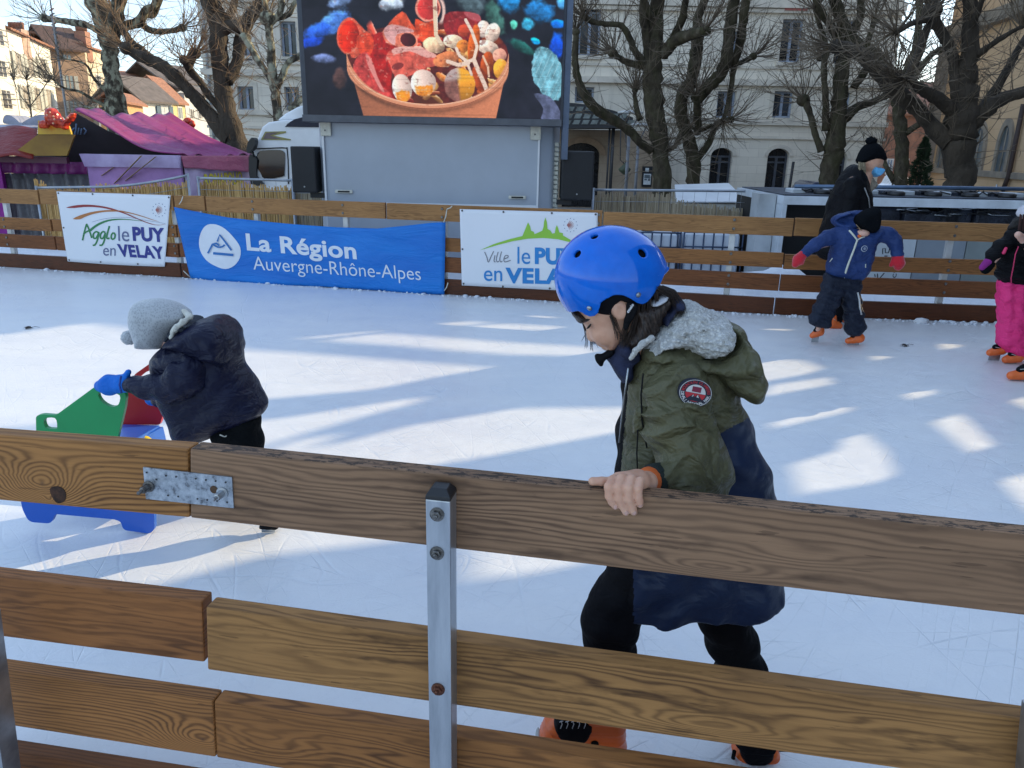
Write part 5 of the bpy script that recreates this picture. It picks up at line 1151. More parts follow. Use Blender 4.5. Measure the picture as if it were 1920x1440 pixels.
def twig(mb, p, d, L, r, rr, lev=0):
    pts = [Vector(p)]; q = Vector(p); d = Vector(d).normalized(); n = 5
    for i in range(n):
        d = (d+V(rr.uniform(-1, 1), rr.uniform(-1, 1), rr.uniform(-.5, .9))*.20).normalized(); q = q+d*L/n; pts.append(q.copy())
    mb.tube(pts, [r*(1-.8*i/n) for i in range(n+1)], 3, cap=False)
    if lev > 0:
        for _ in range(rr.randint(2, 4)):
            i = rr.randint(1, n-1); dd = (d+V(rr.uniform(-1, 1), rr.uniform(-1, 1), rr.uniform(-.7, 1))*.8); twig(mb, pts[i], dd, L*rr.uniform(.3, .6), r*.6, rr, lev-1)
def tree(label, Y, limbs, bark=None, seed=1, dens=1.0, name='bare_tree', twl=1.3, group='bare plane trees round the square', tm=None, foot=None, tr=.014):
    rr = random.Random(seed); mb = MB(); tw = MB(); f0 = limbs[0][0]; base = W(f0[0], f0[1], Y); T = thing(name, label, 'tree', (base.x, Y, GZ), group)
    for li, L in enumerate(limbs):
        L = list(L)
        if li == 0:
            q = W(L[0][0], L[0][1], Y); 
        pts, rad = limb_pts(L, Y, rr, rr.uniform(-1.0, .8) if li else 0)
        if li == 0:
            g = V(pts[0].x, pts[0].y, GZ-.1); pts = [g, g*.5+pts[0]*.5]+pts; rad = [rad[0]*1.25, rad[0]*1.08]+rad
        mb.tube(pts, rad, 12 if rad[0] > .12 else 8)
        tip = pts[-1]; rt = rad[-1]
        mb.sphere(tip, (rt*1.5, rt*1.5, rt*1.3), 8, 6)
        dtip = (pts[-1]-pts[-3]).normalized()
        for k in range(int(rr.randint(14, 22)*dens)):
            d = (dtip*.8+V(rr.uniform(-1, 1), rr.uniform(-1, 1), rr.uniform(-.5, 1.1))); twig(tw, tip+d.normalized()*rt, d, twl*rr.uniform(.5, 1.3), tr*rr.uniform(.7, 1.2), rr, 1)
        if li > 0 or True:
            tot = sum((pts[i+1]-pts[i]).length for i in range(len(pts)-1)); cnt = int(tot*9*dens)
            for _ in range(cnt):
                i = rr.randint(3 if li == 0 else 0, len(pts)-2); t = rr.random(); p = pts[i].lerp(pts[i+1], t); d = V(rr.uniform(-1, 1), rr.uniform(-1, 1), rr.uniform(-.3, 1.2)).normalized()
                twig(tw, p+d*rad[i]*.8, d, twl*rr.uniform(.35, 1.0), tr*rr.uniform(.5, 1.0), rr, 1 if rr.random() < .6 else 0)
    mb.to('trunk', bark or BARK, T, recalc=False); tw.to('twigs', tm or TWG, T, recalc=False)
    return T
tree('bare mottled tree on the left with horizontal knuckled branch over the sunlit houses', 24, [
 [(218, 215, 42), (214, 170, 34), (208, 120, 30), (205, 85, 34), (200, 55, 42), (190, 25, 44), (170, -20, 36), (150, -80, 26)],
 [(206, 80, 26), (215, 45, 30), (222, 10, 26), (235, -60, 20)],
 [(200, 68, 14), (178, 55, 12), (160, 46, 12), (135, 42, 13), (110, 38, 11), (84, 34, 14)],
 [(215, 60, 22), (240, 48, 18), (262, 40, 20), (272, 20, 16), (290, 8, 14), (300, -40, 12)], [(262, 42, 14), (285, 58, 12), (320, 58, 10), (342, 52, 12)], [(270, 25, 12), (288, 28, 12), (302, -8, 10), (306, -50, 8)],
 [(205, 200, 10), (180, 190, 6), (150, 172, 5), (120, 165, 4), (100, 150, 3)], [(206, 175, 8), (178, 150, 6), (160, 120, 4), (120, 110, 3)], [(210, 196, 8), (185, 205, 6), (160, 200, 4)]], BARKM, 11, .8)
tree('bare dark tree with a heavy limb leaning left across the low houses', 22, [
 [(445, 275, 48), (428, 220, 40), (418, 170, 34), (412, 120, 32), (410, 70, 34), (405, 30, 40), (385, -20, 34), (375, -90, 26)],
 [(436, 262, 40), (410, 235, 30), (385, 205, 26), (365, 182, 26), (350, 165, 24), (325, 140, 26), (300, 122, 26), (275, 110, 24), (255, 102, 22), (238, 90, 18)],
 [(285, 112, 18), (262, 92, 16), (245, 78, 14), (235, 62, 12), (215, 30, 14)],
 [(425, 150, 26), (440, 128, 22), (448, 95, 24), (455, 60, 28), (470, 30, 24), (490, 0, 20), (505, -50, 16)], [(410, 60, 26), (430, 50, 26), (455, 45, 24), (480, 20, 22), (500, -10, 18)],
 [(400, 40, 20), (395, 0, 22), (380, -40, 20)], [(440, 240, 20), (400, 190, 12), (372, 150, 14), (355, 128, 16), (358, 110, 18), (366, 100, 16)], [(352, 130, 12), (345, 112, 14)],
 [(420, 40, 16), (440, 10, 14), (445, -50, 12)]], BARKD, 22, 1.25, tm=mat('brown_twigs', (.28, .18, .10), .85, c2=(.14, .085, .05), vs=3))
tree('slim mottled tree with forked knuckled limbs just left of the video screen', 19, [
 [(524, 240, 20), (520, 200, 18), (515, 165, 18), (510, 130, 18), (508, 90, 16), (504, 50, 16), (503, 35, 22)], [(514, 160, 14), (500, 135, 12), (480, 108, 13), (468, 85, 14), (460, 72, 16)], [(518, 165, 14), (530, 140, 13), (540, 118, 13), (555, 108, 12), (572, 100, 12)],
 [(510, 40, 14), (525, 25, 12), (528, -10, 12), (525, -50, 10)], [(504, 40, 12), (498, 15, 12), (492, -30, 10)], [(545, 205, 14), (560, 190, 12), (575, 180, 10)], [(515, 35, 12), (540, 28, 10), (552, 8, 10), (570, -20, 8)]], BARKM, 33, .7)
tree('bare tree with thick mossy trunk behind the notice board, right of the screen', 19, [
 [(1243, 340, 36), (1240, 300, 34), (1238, 270, 34), (1232, 235, 36), (1228, 200, 40), (1224, 165, 40), (1222, 130, 38), (1226, 90, 34), (1230, 40, 30), (1235, -10, 26), (1240, -80, 20)],
 [(1222, 282, 18), (1200, 268, 16), (1180, 245, 18), (1155, 228, 20), (1130, 212, 22), (1105, 192, 22), (1090, 165, 18), (1082, 140, 16), (1078, 110, 14), (1080, 60, 12)],
 [(1222, 135, 24), (1205, 115, 14), (1190, 95, 14), (1180, 70, 12), (1165, 48, 12), (1135, 45, 10), (1110, 40, 12), (1095, 32, 10)], [(1215, 125, 16), (1180, 118, 12), (1160, 108, 11), (1150, 100, 14)],
 [(1216, 115, 16), (1212, 70, 16), (1206, 30, 18), (1208, -30, 14)], [(1240, 105, 26), (1262, 80, 24), (1285, 68, 24), (1308, 62, 20), (1322, 58, 16)], [(1260, 80, 18), (1278, 40, 16), (1285, 0, 14), (1288, -60, 12)], [(1228, 60, 16), (1215, 20, 14), (1200, -20, 12)], [(1200, 225, 12), (1192, 195, 10), (1190, 170, 8)]], BARK, 44, 1.35)
tree('second bare tree of the close pair right of the screen, with V-shaped limbs', 20.5, [
 [(1300, 345, 26), (1300, 310, 28), (1296, 280, 26), (1286, 245, 24), (1276, 215, 26), (1280, 180, 26), (1296, 150, 24), (1304, 110, 26), (1308, 70, 24), (1310, 30, 18), (1330, -20, 14)],
 [(1302, 190, 22), (1330, 160, 26), (1352, 138, 24), (1362, 110, 24), (1366, 70, 24), (1372, 30, 24), (1380, -20, 20)], [(1372, 128, 12), (1385, 90, 18), (1392, 50, 18), (1398, 0, 18), (1405, -60, 14)], [(1376, 125, 12), (1372, 160, 10), (1364, 200, 9), (1356, 225, 9)], [(1375, 122, 10), (1395, 115, 10), (1412, 106, 11)],
 [(1304, 300, 18), (1325, 275, 13), (1336, 250, 11), (1345, 232, 12), (1370, 224, 12)], [(1308, 250, 14), (1308, 215, 14), (1304, 180, 12)], [(1282, 240, 14), (1265, 275, 8), (1245, 282, 8)], [(1335, 235, 8), (1312, 245, 7), (1296, 238, 7)]], BARK, 55, 1.3)
tree('bare tree with dark trunk behind the adult in the mask', 18.5, [
 [(1553, 345, 36), (1560, 300, 38), (1566, 270, 38), (1572, 230, 34), (1574, 190, 30), (1578, 150, 28), (1582, 110, 26), (1590, 70, 26), (1575, 30, 22), (1560, -20, 18)],
 [(1540, 285, 16), (1528, 250, 13), (1520, 220, 13), (1512, 195, 15), (1506, 188, 18)], [(1548, 245, 16), (1548, 200, 14), (1546, 160, 12), (1545, 120, 14), (1550, 95, 14), (1540, 60, 10), (1530, 20, 8)], [(1582, 225, 20), (1605, 202, 18), (1635, 192, 14), (1660, 180, 12)], [(1600, 165, 16), (1618, 140, 16), (1632, 115, 14), (1628, 80, 12), (1640, 40, 10)], [(1550, 105, 8), (1538, 108, 12)], [(1580, 90, 18), (1565, 60, 16), (1545, 30, 14), (1520, -20, 10)], [(1590, 70, 18), (1610, 40, 16), (1615, 0, 16), (1620, -50, 12)]], BARK, 66, 1.3)
tree('slimmer dark tree between the adult and the big tree by the church', 26, [
 [(1686, 345, 26), (1690, 300, 26), (1690, 260, 24), (1686, 220, 24), (1684, 190, 24), (1672, 160, 26), (1660, 130, 24), (1645, 105, 22), (1620, 90, 18), (1600, 70, 14)], [(1696, 250, 14), (1720, 235, 12), (1740, 215, 10)], [(1676, 340, 12), (1660, 310, 10), (1650, 290, 8)], [(1680, 170, 18), (1700, 130, 14), (1715, 100, 14), (1722, 60, 14), (1725, 0, 12)], [(1690, 180, 12), (1740, 110, 12), (1760, 95, 12)]], BARK, 77, 1.0)
tree('massive spreading bare tree in front of the church', 15.5, [
 [(1799, 345, 54), (1800, 300, 54), (1798, 262, 62), (1802, 225, 64), (1806, 190, 52), (1812, 150, 40), (1816, 110, 32), (1820, 60, 30), (1818, 10, 28), (1815, -60, 22)],
 [(1782, 270, 36), (1755, 245, 32), (1735, 222, 30), (1715, 200, 30), (1690, 180, 32), (1665, 155, 32), (1645, 130, 30), (1625, 110, 28), (1605, 98, 26), (1585, 88, 22), (1568, 88, 20)],
 [(1790, 215, 26), (1765, 190, 24), (1735, 172, 22), (1705, 155, 20), (1680, 145, 16)], [(1822, 230, 34), (1850, 205, 34), (1880, 185, 26), (1920, 172, 22), (1960, 160, 18)], [(1835, 215, 24), (1860, 180, 20), (1890, 130, 16), (1905, 100, 14), (1930, 60, 12)],
 [(1795, 185, 24), (1790, 140, 20), (1785, 100, 20), (1770, 70, 20), (1755, 45, 22), (1748, 20, 28)], [(1752, 35, 16), (1735, 60, 16), (1725, 95, 18), (1712, 125, 18), (1700, 150, 14)], [(1825, 110, 16), (1850, 90, 12), (1880, 70, 10), (1915, 50, 8)], [(1815, 60, 16), (1835, 20, 12), (1850, -30, 10)], [(1748, 25, 16), (1760, -20, 14), (1765, -70, 10)], [(1750, 35, 14), (1715, 42, 12), (1680, 60, 12)]], BARKD, 88, 1.5, twl=1.1)
# small sunlit sapling before the white house
tree('thin leafless sapling in front of the white town house', 30, [[(60, 230, 4), (56, 190, 3), (50, 150, 2)], [(56, 200, 2), (75, 175, 2), (88, 155, 1.5)], [(58, 205, 2), (36, 175, 1.5), (25, 150, 1)]], TWG, 99, .8, name='sapling', twl=.8, group=None)
# conifer
def conifer():
    Y = 31; T = thing('conifer', 'narrow dark green conifer left of the church', 'tree', (W(1722, 340, Y).x, Y, GZ)); rr = random.Random(5)
    tp = W(1736, 258, Y); x = W(1726, 320, Y).x; MB().tube([V(x, Y, GZ), V(x, Y, tp.z)], [.14, .03], 8).to('trunk', BARKD, T); mb = MB(); H = tp.z-GZ
    for i in range(5200):
        h = rr.random()**.8; R = .78*(1-h)**.7*(.75+.25*math.sin(h*30+rr.random()*2)); a = rr.uniform(0, 6.28); r = R*math.sqrt(rr.uniform(.3, 1)); p = V(x+math.cos(a)*r, Y+math.sin(a)*r, GZ+.1+h*(H-.1))
        d = V(math.cos(a), math.sin(a), rr.uniform(.2, 1)).normalized()*rr.uniform(.06, .14); s = d.cross(V(rr.random(), rr.random(), rr.random())).normalized()*.03
        k = len(mb.v); mb.v += [p-s, p+s, p+d]; mb.face((k, k+1, k+2))
    mb.to('foliage', mat('conifer_green', (.035, .06, .022), .8, c2=(.015, .028, .012), vs=8), T, recalc=False)
conifer()
# ================================================================== people
def build_part(name, m, Y0, prims, parent, h=.006, k=.015, disp=None, smooth=0, cls=None, sub=(), origin=None, **kw):
    fs = []; lo_ = []; hi_ = []; smalls = []
    def mk(pr):
        t = pr[0]
        if t == 'poly':
            _, pts, dY, T, w_ = pr[:5]; pl = poly2(cr(pts, 2), Y0+dY); 
            lo_.append((pl[:, 0].min(), Y0+dY-T, pl[:, 1].min())); hi_.append((pl[:, 0].max(), Y0+dY+T, pl[:, 1].max()))
            return lambda P: infl(P, pl, Y0+dY, T, w_)
        if t == 'chain':
            pts = [W(a[0], a[1], Y0+a[2]) for a in pr[1]]; rad = [a[3]*mpp(a[0], a[1], Y0+a[2]) for a in pr[1]]; kk = pr[2] if len(pr) > 2 else .012
            for p, r in zip(pts, rad): lo_.append(tuple(p-V(r, r, r))); hi_.append(tuple(p+V(r, r, r)))
            return lambda P: chain(P, pts, rad, kk)
        if t == 'ell':
            _, px, py, dY, rx, rz, T = pr[:7]; ang = math.radians(pr[7]) if len(pr) > 7 else 0; c = W(px, py, Y0+dY); s_ = mpp(px, py, Y0+dY); r = (rx*s_, T, rz*s_)
            M = np.array([[math.cos(ang), 0, -math.sin(ang)], [0, 1, 0], [math.sin(ang), 0, math.cos(ang)]]); R__ = max(r); 
            lo_.append(tuple(c-V(R__, R__, R__))); hi_.append(tuple(c+V(R__, R__, R__)))
            return lambda P: ell(P, c, r, M)
        if t == 'f': lo_.append(pr[2]); hi_.append(pr[3]); return pr[1]
    ks = []
    for pr in prims:
        kk = k
        if pr[0] == 'k': kk = pr[1]; pr = pr[2]
        fs.append(mk(pr)); ks.append(kk)
    nlo = len(lo_); subs = [(kk, mk(pr)) for kk, pr in sub]; del lo_[nlo:]; del hi_[nlo:]
    def f(P):
        d = None
        for g, kk in zip(fs, ks): e = g(P); d = e if d is None else (smin(d, e, kk) if kk > 0 else np.minimum(d, e))
        for kk, g in subs: d = smax(d, -g(P), kk)
        if disp is not None: d = d+disp(P)
        return d
    lo2 = np.array(lo_).min(0)-.03; hi2 = np.array(hi_).max(0)+.03
    me = mesh_sdf(f, lo2, hi2, h, name)
    if cls is not None: setmi(me, cls(fcent(me)))
    o = add(name, me, m, parent, origin, **kw); return o
RWn = np.array(RW); CAMn = np.array(CAM)
def pix(P):
    q = (P-CAMn) @ RWn; return 960+FPX*q[:, 0]/-q[:, 2], 720-FPX*q[:, 1]/-q[:, 2]
def skin(nm, c, c2):
    t = NT(nm); t.p(.48, 0, .4, **{'Subsurface Weight': .12, 'Subsurface Scale': .02}); t.b.inputs['Subsurface Radius'].default_value = (1, .35, .2); o = t.obj()
    t.col(t.ramp(t.noise(o, 22, 4, .6), [(.35, c2), (.65, c)])); t.bump(t.noise(o, 420, 3), .12, .001); return t.mat
SKIN = skin('skin', (.70, .40, .27), (.60, .31, .20)); SKL = skin('pale_skin', (.70, .42, .32), (.62, .34, .25))
def cloth(nm, c, c2=None, rough=.6, fold=.5, fs=9, fd=.02, sheen=.0, stretch=(1, 1, 1.6), weave=260):
    t = NT(nm); t.p(rough, 0, .05 if max(c) < .03 else .22); o = t.obj(); n0 = t.noise(t.mapping(o, stretch), fs, 3, .5, .5); rg_ = t.m('SUBTRACT', 1.0, t.m('MULTIPLY', t.m('ABSOLUTE', t.m('SUBTRACT', t.noise(t.mapping(o, stretch, (.3, .2, .5)), fs*.8, 3, .5, .8), .5)), 5.0), clamp=True); n = t.m('ADD', n0, t.m('MULTIPLY', rg_, -.35)); t.col(t.ramp(t.noise(o, 5, 4), [(.3, c2 or tuple(x*.75 for x in c)), (.7, c)]))
    t.bump(t.m('ADD', n, t.m('MULTIPLY', t.noise(o, weave, 2), .06)), fold, fd)
    if sheen: t.b.inputs['Sheen Weight'].default_value = sheen
    return t.mat
OLV = cloth('olive_nylon', (.120, .112, .060), (.080, .076, .040), .40, .9, 12, .020); NVY = cloth('navy_nylon', (.014, .026, .066), (.008, .016, .042), .42, .5, 9, .014)
BLK = cloth('black_cloth', (.008, .008, .010), None, .75, .6, 14, .012); BLKN = cloth('black_nylon', (.010, .010, .012), None, .45)
def fleece():
    t = NT('white_fleece'); t.p(.95, 0, .1, **{'Sheen Weight': .4}); o = t.obj(); v = t.vor(o, 120, 'F1'); n = t.noise(o, 110, 4, .75, 1.5)
    hh = t.m('SUBTRACT', n, t.m('MULTIPLY', v, .9)); t.col(t.ramp(hh, [(.0, (.58, .57, .54)), (.35, (.84, .83, .79))])); t.bump(hh, .9, .009); return t.mat
FLC = fleece()
HBL = NT('helmet_blue'); HBL.p(.16, 0, .35); HBL.b.inputs['Coat Weight'].default_value = .25; HBL.b.inputs['Coat Roughness'].default_value = .04; o = HBL.obj(); HBL.col(HBL.ramp(HBL.noise(o, 40, 4), [(.3, (.001, .125, .60)), (.7, (.002, .15, .68))]))
_s = HBL.m('GREATER_THAN', HBL.noise(HBL.mapping(o, (60, 60, 240), (.3, .2, .4)), 1.2, 3), .74); HBL.L(HBL.m('ADD', HBL.m('MULTIPLY', _s, .25), .10), HBL.b.inputs['Roughness']); HBL = HBL.mat
HAIRM = NT('dark_brown_hair'); HAIRM.p(.45, 0, .45); o = HAIRM.obj(); _n = HAIRM.noise(HAIRM.mapping(o, (260, 260, 12), (.0, .35, 0)), 1, 3, .6); HAIRM.col(HAIRM.ramp(_n, [(.35, (.010, .006, .005)), (.7, (.055, .032, .022))])); HAIRM.bump(_n, .8, .004); HAIRM = HAIRM.mat
ORG = mat('orange_boot_plastic', (.82, .15, .025), .33, 0, .5, .08, 8, .08, 40, .002); ORGD = mat('orange_boot_dark', (.62, .10, .02), .4)
SCF = cloth('navy_scarf', (.030, .036, .075), (.018, .021, .045), .9, .8, 22, .008, 0)
CUFFM = cloth('dark_green_rib_cuff', (.022, .030, .026), None, .85, .9, 60, .004, 0, (1, 1, 1)); ORC = cloth('orange_sweater_cuff', (.72, .15, .035), None, .8, .4, 30, .003)
# ------------------------------------------------------------------ boy with blue helmet
Y0 = 1.72
BOYP = [
 ('poly', [(1084, 590), (1090, 602), (1097, 610), (1101, 617), (1103, 626), (1108, 636), (1116, 637), (1119, 641), (1127, 645), (1131, 648), (1134, 653), (1142, 656), (1152, 652), (1166, 640), (1185, 620), (1196, 590), (1198, 560), (1175, 520), (1120, 520), (1085, 550)], 0, .064, .045),
 ('k', .02, ('ell', 1150, 545, 0, 72, 66, .078)),
 ('k', .006, ('poly', [(1097, 608), (1100, 617), (1099, 624), (1100, 632), (1102.5, 637), (1107, 640), (1113, 640), (1119, 634), (1114, 620), (1106, 608)], 0, .013, .011)),
 ('k', .004, ('ell', 1112, 637, -.0085, 5, 4, .006)), ('k', .004, ('ell', 1112, 637, .0085, 5, 4, .006)),
 ('k', .004, ('poly', [(1116, 640), (1120, 640), (1126, 644), (1132, 646), (1133, 649), (1129, 650), (1120, 647)], 0, .020, .005)),
 ('k', .004, ('poly', [(1128, 648), (1132, 648), (1135, 651), (1138, 655), (1134, 656), (1128, 653)], 0, .018, .005)),
 ('k', .012, ('ell', 1133, 628, -.038, 20, 20, .022)),
 ('k', .006, ('ell', 1162, 581, -.078, 15, 20, .010, 20)),
 ('k', .02, ('chain', [(1180, 610, .01, 40), (1215, 670, .02, 44), (1270, 800, .02, 80), (1300, 1000, .02, 90), (1235, 1080, -.02, 38), (1152, 1145, -.03, 26), (1146, 1195, -.03, 21), (1130, 1300, -.03, 22), (1125, 1400, -.03, 18)])),
 ('k', .02, ('chain', [(1305, 1040, .04, 48), (1358, 1125, .08, 28), (1380, 1220, .08, 21), (1420, 1390, .08, 18)])),
 ('k', .02, ('chain', [(1275, 710, -.07, 36), (1310, 868, -.15, 28), (1222, 902, -.250, 17)])),
 ('k', .02, ('chain', [(1300, 700, .13, 40), (1290, 880, .17, 34), (1250, 1000, .16, 24), (1235, 1040, .15, 24)])),
]
# hand: fingers lie over the rail (positions on the barrier's own front face)
nyf = NP(1170, 930).y
def onrail(px, py, off): q = NP(px, py, off); return q
zr_ = NP(1170, 905).z
fing = []
def finger(pts, rad): fing.append(([Vector(p) for p in pts], rad))
def HR(px, py, off): return NP(px, py, off)
def finger2(p, r): finger(p, [x*.93 for x in r])
finger2([HR(1150, 899, .004), HR(1142, 913, -.017), HR(1143, 930, -.016), HR(1148, 941, -.011), HR(1153.5, 948, -.009)], [.0105, .0105, .0098, .0088, .0080])
finger2([HR(1166, 896, .004), HR(1160, 914, -.019), HR(1161, 934, -.018), HR(1167, 947, -.012), HR(1173.5, 960, -.009)], [.0105, .0105, .0098, .0088, .0080])
finger2([HR(1184, 898, .004), HR(1178, 915, -.019), HR(1178.5, 935, -.018), HR(1184, 947, -.012), HR(1188.5, 960, -.009)], [.0105, .0102, .0095, .0086, .0078])
finger2([HR(1200, 902, .005), HR(1196, 918, -.016), HR(1196.5, 931, -.014), HR(1199, 940, -.010), HR(1200, 946, -.008)], [.0098, .0094, .0088, .0080, .0072])
thumb = ([HR(1166, 905, .035), HR(1146, 903, .028), HR(1128, 902.5, .018), HR(1111, 902.5, .014)], [.012, .0098, .0088, .0086])
palm = ([HR(1212, 905, .075), HR(1196, 902, .045), HR(1180, 902, .018)], [.018, .021, .018]); palm2 = ([HR(1196, 902, .05), HR(1160, 900, .018)], [.018, .016])
def handf(P):
    d = chain(P, palm[0], palm[1], .01); d = smin(d, chain(P, palm2[0], palm2[1], .01), .012)
    d = smin(d, chain(P, thumb[0], thumb[1], .004), .006)
    for p, r in fing:
        e = chain(P, p, r, .003); d = np.minimum(d, e)
    return d
ap = np.array([tuple(p) for L_, _ in fing+[thumb, palm] for p in L_]); 
BOYP.append(('k', .008, ('f', handf, tuple(ap.min(0)-.03), tuple(ap.max(0)+.03))))
BOYP.append(('k', .012, ('chain', [(1224, 899, -.245, 20), (1212, 903, -.29, 19)])))
eyec = W(1104, 613, Y0-.042)
oB = W(1250, 1440, Y0)
BOY = build_part('person', SKIN, Y0, BOYP, None, h=.0030, k=.01, sub=[(.004, ('ell', 1105, 612, -.052, 9, 5.5, .010, -35)), (.003, ('ell', 1164, 583, -.090, 7, 12, .006, 20)), (.002, ('chain', [(1124, 646.5, -.03, 1.0), (1133, 647.5, -.03, .9)])), (.002, ('ell', 1114, 640.5, -.009, 2.2, 1.6, .003))],
    origin=(oB.x, Y0, 0), label='boy in shiny blue helmet and olive parka holding the near rail with one hand', cat='person')
# facial details
EYE = mat('eyelash_dark', (.012, .008, .006), .6); LIP = mat('lip', (.48, .18, .14), .45)
sY = lambda y: Y0+y
MB().tube([W(1100.5, 616, Y0-.040), W(1103, 614, Y0-.0470), W(1106, 610.5, Y0-.0500), W(1108, 607.5, Y0-.0515)], [.0013, .0026, .0026, .0010], 6).to('eyelash', EYE, BOY)
MB().tube([W(1094, 604, Y0-.034), W(1100, 600, Y0-.046), W(1108, 597, Y0-.053), W(1116, 596, Y0-.058)], [.0016, .0036, .0036, .0014], 6).to('eyebrow', HAIRM, BOY)
MB().sphere(W(1116.5, 637.5, Y0-.0125), (.0022, .0016, .0014), 8, 6).to('nostril', mat('nostril_shadow', (.10, .03, .02), .8), BOY)  # dark bead paints the shadow inside the nostril
MB().tube([W(1120, 643.5, Y0-.012), W(1126, 646, Y0-.020), W(1133, 648.5, Y0-.030)], [.0012, .0022, .0010], 6).to('lips', LIP, BOY)
# helmet
hc = W(1146, 522, Y0); hs = mpp(1146, 522, Y0); Mh = np.array([[math.cos(-.12), 0, -math.sin(-.12)], [0, 1, 0], [math.sin(-.12), 0, math.cos(-.12)]])
cut = poly2([(1000, 380), (1290, 380), (1275, 490), (1251, 505), (1236, 530), (1217, 554), (1209, 562), (1200, 565), (1190, 562), (1176, 552), (1164, 546), (1152, 544.5), (1144, 546), (1130, 554), (1123, 560), (1121, 570), (1119, 581), (1113, 588), (1105, 590.5), (1097, 588), (1089, 583), (1082, 581.5), (1075, 586), (1057, 596), (1000, 602)], Y0-.05)
holes_ = [(1081, 475, 7.5), (1114, 442, 7), (1206, 473, 9)]
def surfpt(px, py, c, rx, rz, T, ang=0):      # point where the camera ray meets the ellipsoid
    d = ray(px, py); q0 = np.array(CAM-c); dd = np.array(d)
    M = Mh; r = np.array((rx, T, rz)); a = (q0 @ M)/r; b = (dd @ M)/r; A_ = b@b; B_ = 2*a@b; C_ = a@a-1; D2 = B_*B_-4*A_*C_
    t = (-B_-math.sqrt(max(D2, 0)))/(2*A_); return CAM+d*t
rH = (107*hs, .104, 98*hs)
hp = [surfpt(px, py, hc, rH[0], rH[2], rH[1]) for px, py, r in holes_]
hdir = [(p-hc).normalized() for p in hp]
def helm(P):
    o_ = ell(P, hc, rH, Mh); i_ = ell(P, hc, (rH[0]-.009, rH[1]-.009, rH[2]-.009), Mh)
    cutd = sdpoly(P[:, 0], P[:, 2], cut); rim = np.exp(-(cutd/.006)**2)*.0012
    d = np.maximum(np.maximum(o_-rim, -i_), cutd)
    tail = seg(P, W(1250, 504, Y0-.0), W(1236, 522, Y0-.03), .006, .004); d = smin(d, tail, .008)
    for p, u_, (a, b, r) in zip(hp, hdir, holes_):
        d = smax(d, -seg(P, p-u_*.03, p+u_*.03, r*hs*.9, r*hs*1.05, None), .003)
    return d
HEL = build_part('helmet', HBL, Y0, [('f', helm, tuple(hc-V(.16, .13, .14)), tuple(hc+V(.16, .13, .14)))], BOY, h=.0026)
build_part('helmet_liner', BLKN, Y0, [('f', lambda P: np.maximum(ell(P, hc, (rH[0]-.0105, rH[1]-.0105, rH[2]-.0105), Mh), sdpoly(P[:, 0], P[:, 2], poly2([(1000, 380), (1290, 380), (1240, 520), (1205, 560), (1180, 575), (1172, 562), (1160, 558), (1150, 566), (1146, 590), (1138, 596), (1122, 594), (1108, 588), (1090, 583), (1075, 575), (1060, 570), (1000, 570)], Y0-.05))), tuple(hc-V(.16, .13, .14)), tuple(hc+V(.16, .13, .14)))], BOY, h=.004)
for px, py in ((1105, 578), (1197, 553)):
    p = surfpt(px, py, hc, rH[0]+.001, rH[2]+.001, rH[1]+.001); u_ = (p-hc).normalized(); MB().lathe(p, [(.0058, -.001), (.0056, .0015), (.0035, .0032), (.001, .0036)], 16, 0, u_).to('rivet', METAL, HEL)
# hair
def strands(name, m, Y, curves, parent, n=20, r=.0011, spread=6, dy=.02, seed=0):
    rr = random.Random(seed); mb = MB()
    for c in curves:
        for _ in range(n):
            ox, oy, oz = rr.uniform(-1, 1)*spread, rr.uniform(-1, 1)*spread, rr.uniform(-1, 1)*dy; m_ = len(c)
            pts = [W(a+ox*(.5+.5*i/m_)+rr.uniform(-1, 1)*.8, b+oy*.6+rr.uniform(-1, 1)*1.0, Y+(e[0] if (e := p[2:]) else 0)+oz) for i, p in enumerate(c) for a, b in [(p[0], p[1])]]
            mb.tube(pts, [r*(1-.7*i/(m_-1)) for i in range(m_)], 4, cap=False)
    return mb.to(name, m, parent, recalc=False)
HP = [(1128, 560), (1150, 556), (1175, 560), (1205, 556), (1230, 540), (1248, 538), (1262, 550), (1250, 575), (1240, 592), (1232, 614), (1216, 630), (1198, 642), (1182, 650), (1169, 645), (1161, 634), (1163, 618), (1172, 606), (1178, 588), (1168, 568), (1150, 566), (1144, 590), (1152, 604), (1158, 618), (1152, 612), (1142, 598)]
HAIR = build_part('hair', HAIRM, Y0, [('poly', HP, 0, .088, .03)], BOY, h=.0042, disp=lambda P: .0012*np.sin(P[:, 0]*420+P[:, 2]*160+2*np.sin(P[:, 2]*30)))
strands('hair_strands', HAIRM, Y0-.06, [[(1198, 562), (1192, 596), (1184, 626), (1172, 650)], [(1208, 560), (1204, 596), (1198, 626), (1186, 650)], [(1218, 556), (1217, 590), (1212, 616), (1200, 640)], [(1230, 548), (1234, 578), (1232, 604), (1222, 628)], [(1240, 540), (1262, 548), (1276, 570), (1284, 590, .02)], [(1232, 542), (1258, 556), (1272, 580), (1278, 596, .02)], [(1146, 590), (1152, 606), (1158, 622), (1160, 634)], [(1180, 590), (1174, 612), (1168, 632), (1166, 650)]], HAIR, 60, .0006, 8, .022, 4)
build_part('fringe', HAIRM, Y0, [('poly', [(1070, 584), (1084, 578), (1100, 584), (1114, 588), (1108, 594), (1097, 600), (1090, 604), (1082, 602), (1077, 595)], 0, .056, .02)], HAIR, h=.003)
strands('loose_lock', HAIRM, Y0+.045, [[(1092, 600), (1098, 620), (1100, 638), (1099, 652)], [(1104, 620), (1108, 638), (1109, 648), (1109, 657)], [(1110, 630), (1113, 640), (1114, 646)]], HAIR, 12, .0006, 3, .006, 5)
